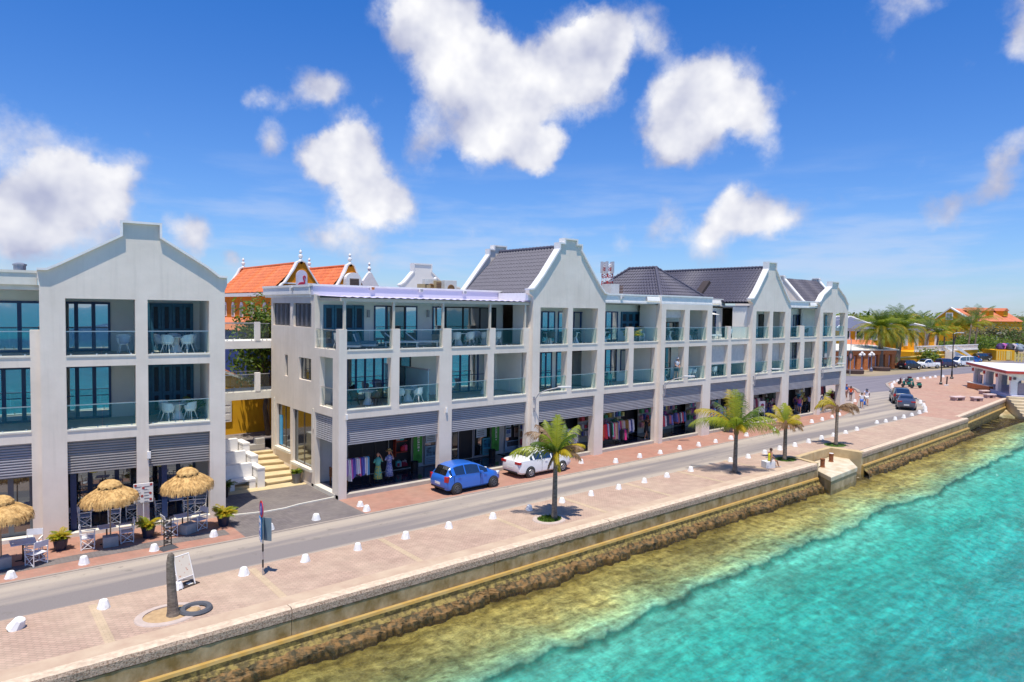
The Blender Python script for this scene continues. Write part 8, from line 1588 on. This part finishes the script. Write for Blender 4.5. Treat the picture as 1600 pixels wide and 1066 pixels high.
rack('rack of maroon and white clothes in the last shop',52.8,55.0,1.6,[(.2,.02,.03),(.55,.5,.48),(.3,.04,.05),(.05,.05,.1)],.9,h=2.3)
q=FY(1196,640,.5); t=thing('notice_board','white standing board with a magenta picture in the fourth shop doorway','sign board',(q.x-.7,.45,FL),R(-10)); b=MB(); b.box(-.4,-.36,-.02,.02,0,1.75); b.box(.36,.4,-.02,.02,0,1.75); b.box(-.36,.36,-.02,.02,1.70,1.75); b.build('frame',whitep,t); b=MB(); b.box(-.36,.36,-.01,.01,.75,1.70); b.build('panel',whitep,t); b=MB(); b.ball((.05,-.014,1.38),(.22,.004,.16),10); b.build('picture',M('magenta_print',(.35,.01,.08),.6),t)
q=FY(1226,652,-.6); t=thing('motorbike','dark motorbike half hidden behind the orange-leaved palm','motorbike',(q.x+.6,-.75,0),R(8)); 
for x in (-.65,.65):
    b=MB(); b.lathe([(.24,-.05),(.31,-.05),(.33,0),(.31,.05),(.24,.05)],(0,0,0),18,axis='y'); w=b.build('wheel',tyreM,t); w.location=(x,0,.33); b=MB(); b.lathe([(.23,-.02),(.02,-.04),(.02,.04),(.23,.02)],(0,0,0),12,axis='y'); b.build('rim',rimS,w)
b=MB(); b.tube([(-.65,0,.33),(-.1,0,.4),(.3,0,.75),(.45,0,.95)],[.04,.09,.08,.04],8); b.ball((.12,0,.78),(.26,.13,.13),10); b.ball((0,0,.45),(.22,.15,.18),8); b.tube([(.65,0,.33),(.42,0,1.0)],.03,6); b.build('body',blackp,t,smooth=True); b=MB(); b.ball((-.35,0,.8),(.36,.13,.07),10); b.build('seat',darkF,t); b=MB(); b.tube([(.36,-.35,1.08),(.43,0,1.02),(.36,.35,1.08)],.018,6); b.build('handlebar',rimS,t)
q=FY(1141,648,-.5); potplant('leafy shrub in a long trough on the pavement behind the wide-fronded palm',(34.2,-.5,0),.4,.4,.6,30,potg,[lf,lfk],12)

# shelves of goods at the back of each shop
GC=[(.75,.1,.12),(.9,.55,.1),(.1,.45,.6),(.8,.75,.7),(.1,.15,.5),(.6,.15,.45),(.85,.8,.3),(.15,.5,.25),(.9,.9,.9),(.35,.2,.12),(.85,.4,.5)]
for (x0,x1,lb) in ((14.3,15.0,'under the left part of the big gable'),(16.5,18.4,'under the right part of the big gable'),(19.9,22.0,'behind the scarlet dresses'),(22.4,24.6,'behind the woman in black'),(26.6,28.4,'at the left of the third shop'),(28.6,31.2,'at the right of the third shop'),(32.8,34.6,'at the left of the recessed shop'),(35.2,37.2,'at the right of the recessed shop'),(39.2,42.8,'in the fourth shop'),(45.0,48.8,'in the busy shop'),(51.3,52.6,'in the last shop')):
    t=thing('goods_shelf','shelf of small colourful souvenirs '+lb,'shelf',(x0,2.55,FL),0,'goods shelves in the shops'); w=x1-x0; b=MB(); b.box(0,w,.2,.24,0,2.7)
    for z in (.5,1.05,1.6,2.15): b.box(0,w,-.15,.199,z,z+.03)
    b.build('rack',M('shelf_cream',(.62,.58,.50),.7),t); rv=random.Random(int(x0*10))
    for z in (.53,1.08,1.63,2.18):
        x=.05
        while x<w-.2:
            s_=rv.uniform(.12,.32); h_=rv.uniform(.2,.46); c=rv.choice(GC); b=MB(); b.box(x,x+s_,-.14,.1,z+.002,z+h_); b.box(x+s_*.2,x+s_*.8,-.15,-.141,z+h_*.3,z+h_*.7); b.build('souvenir',[colr(c,.6,'goods')],t); x+=s_+rv.uniform(.03,.25)
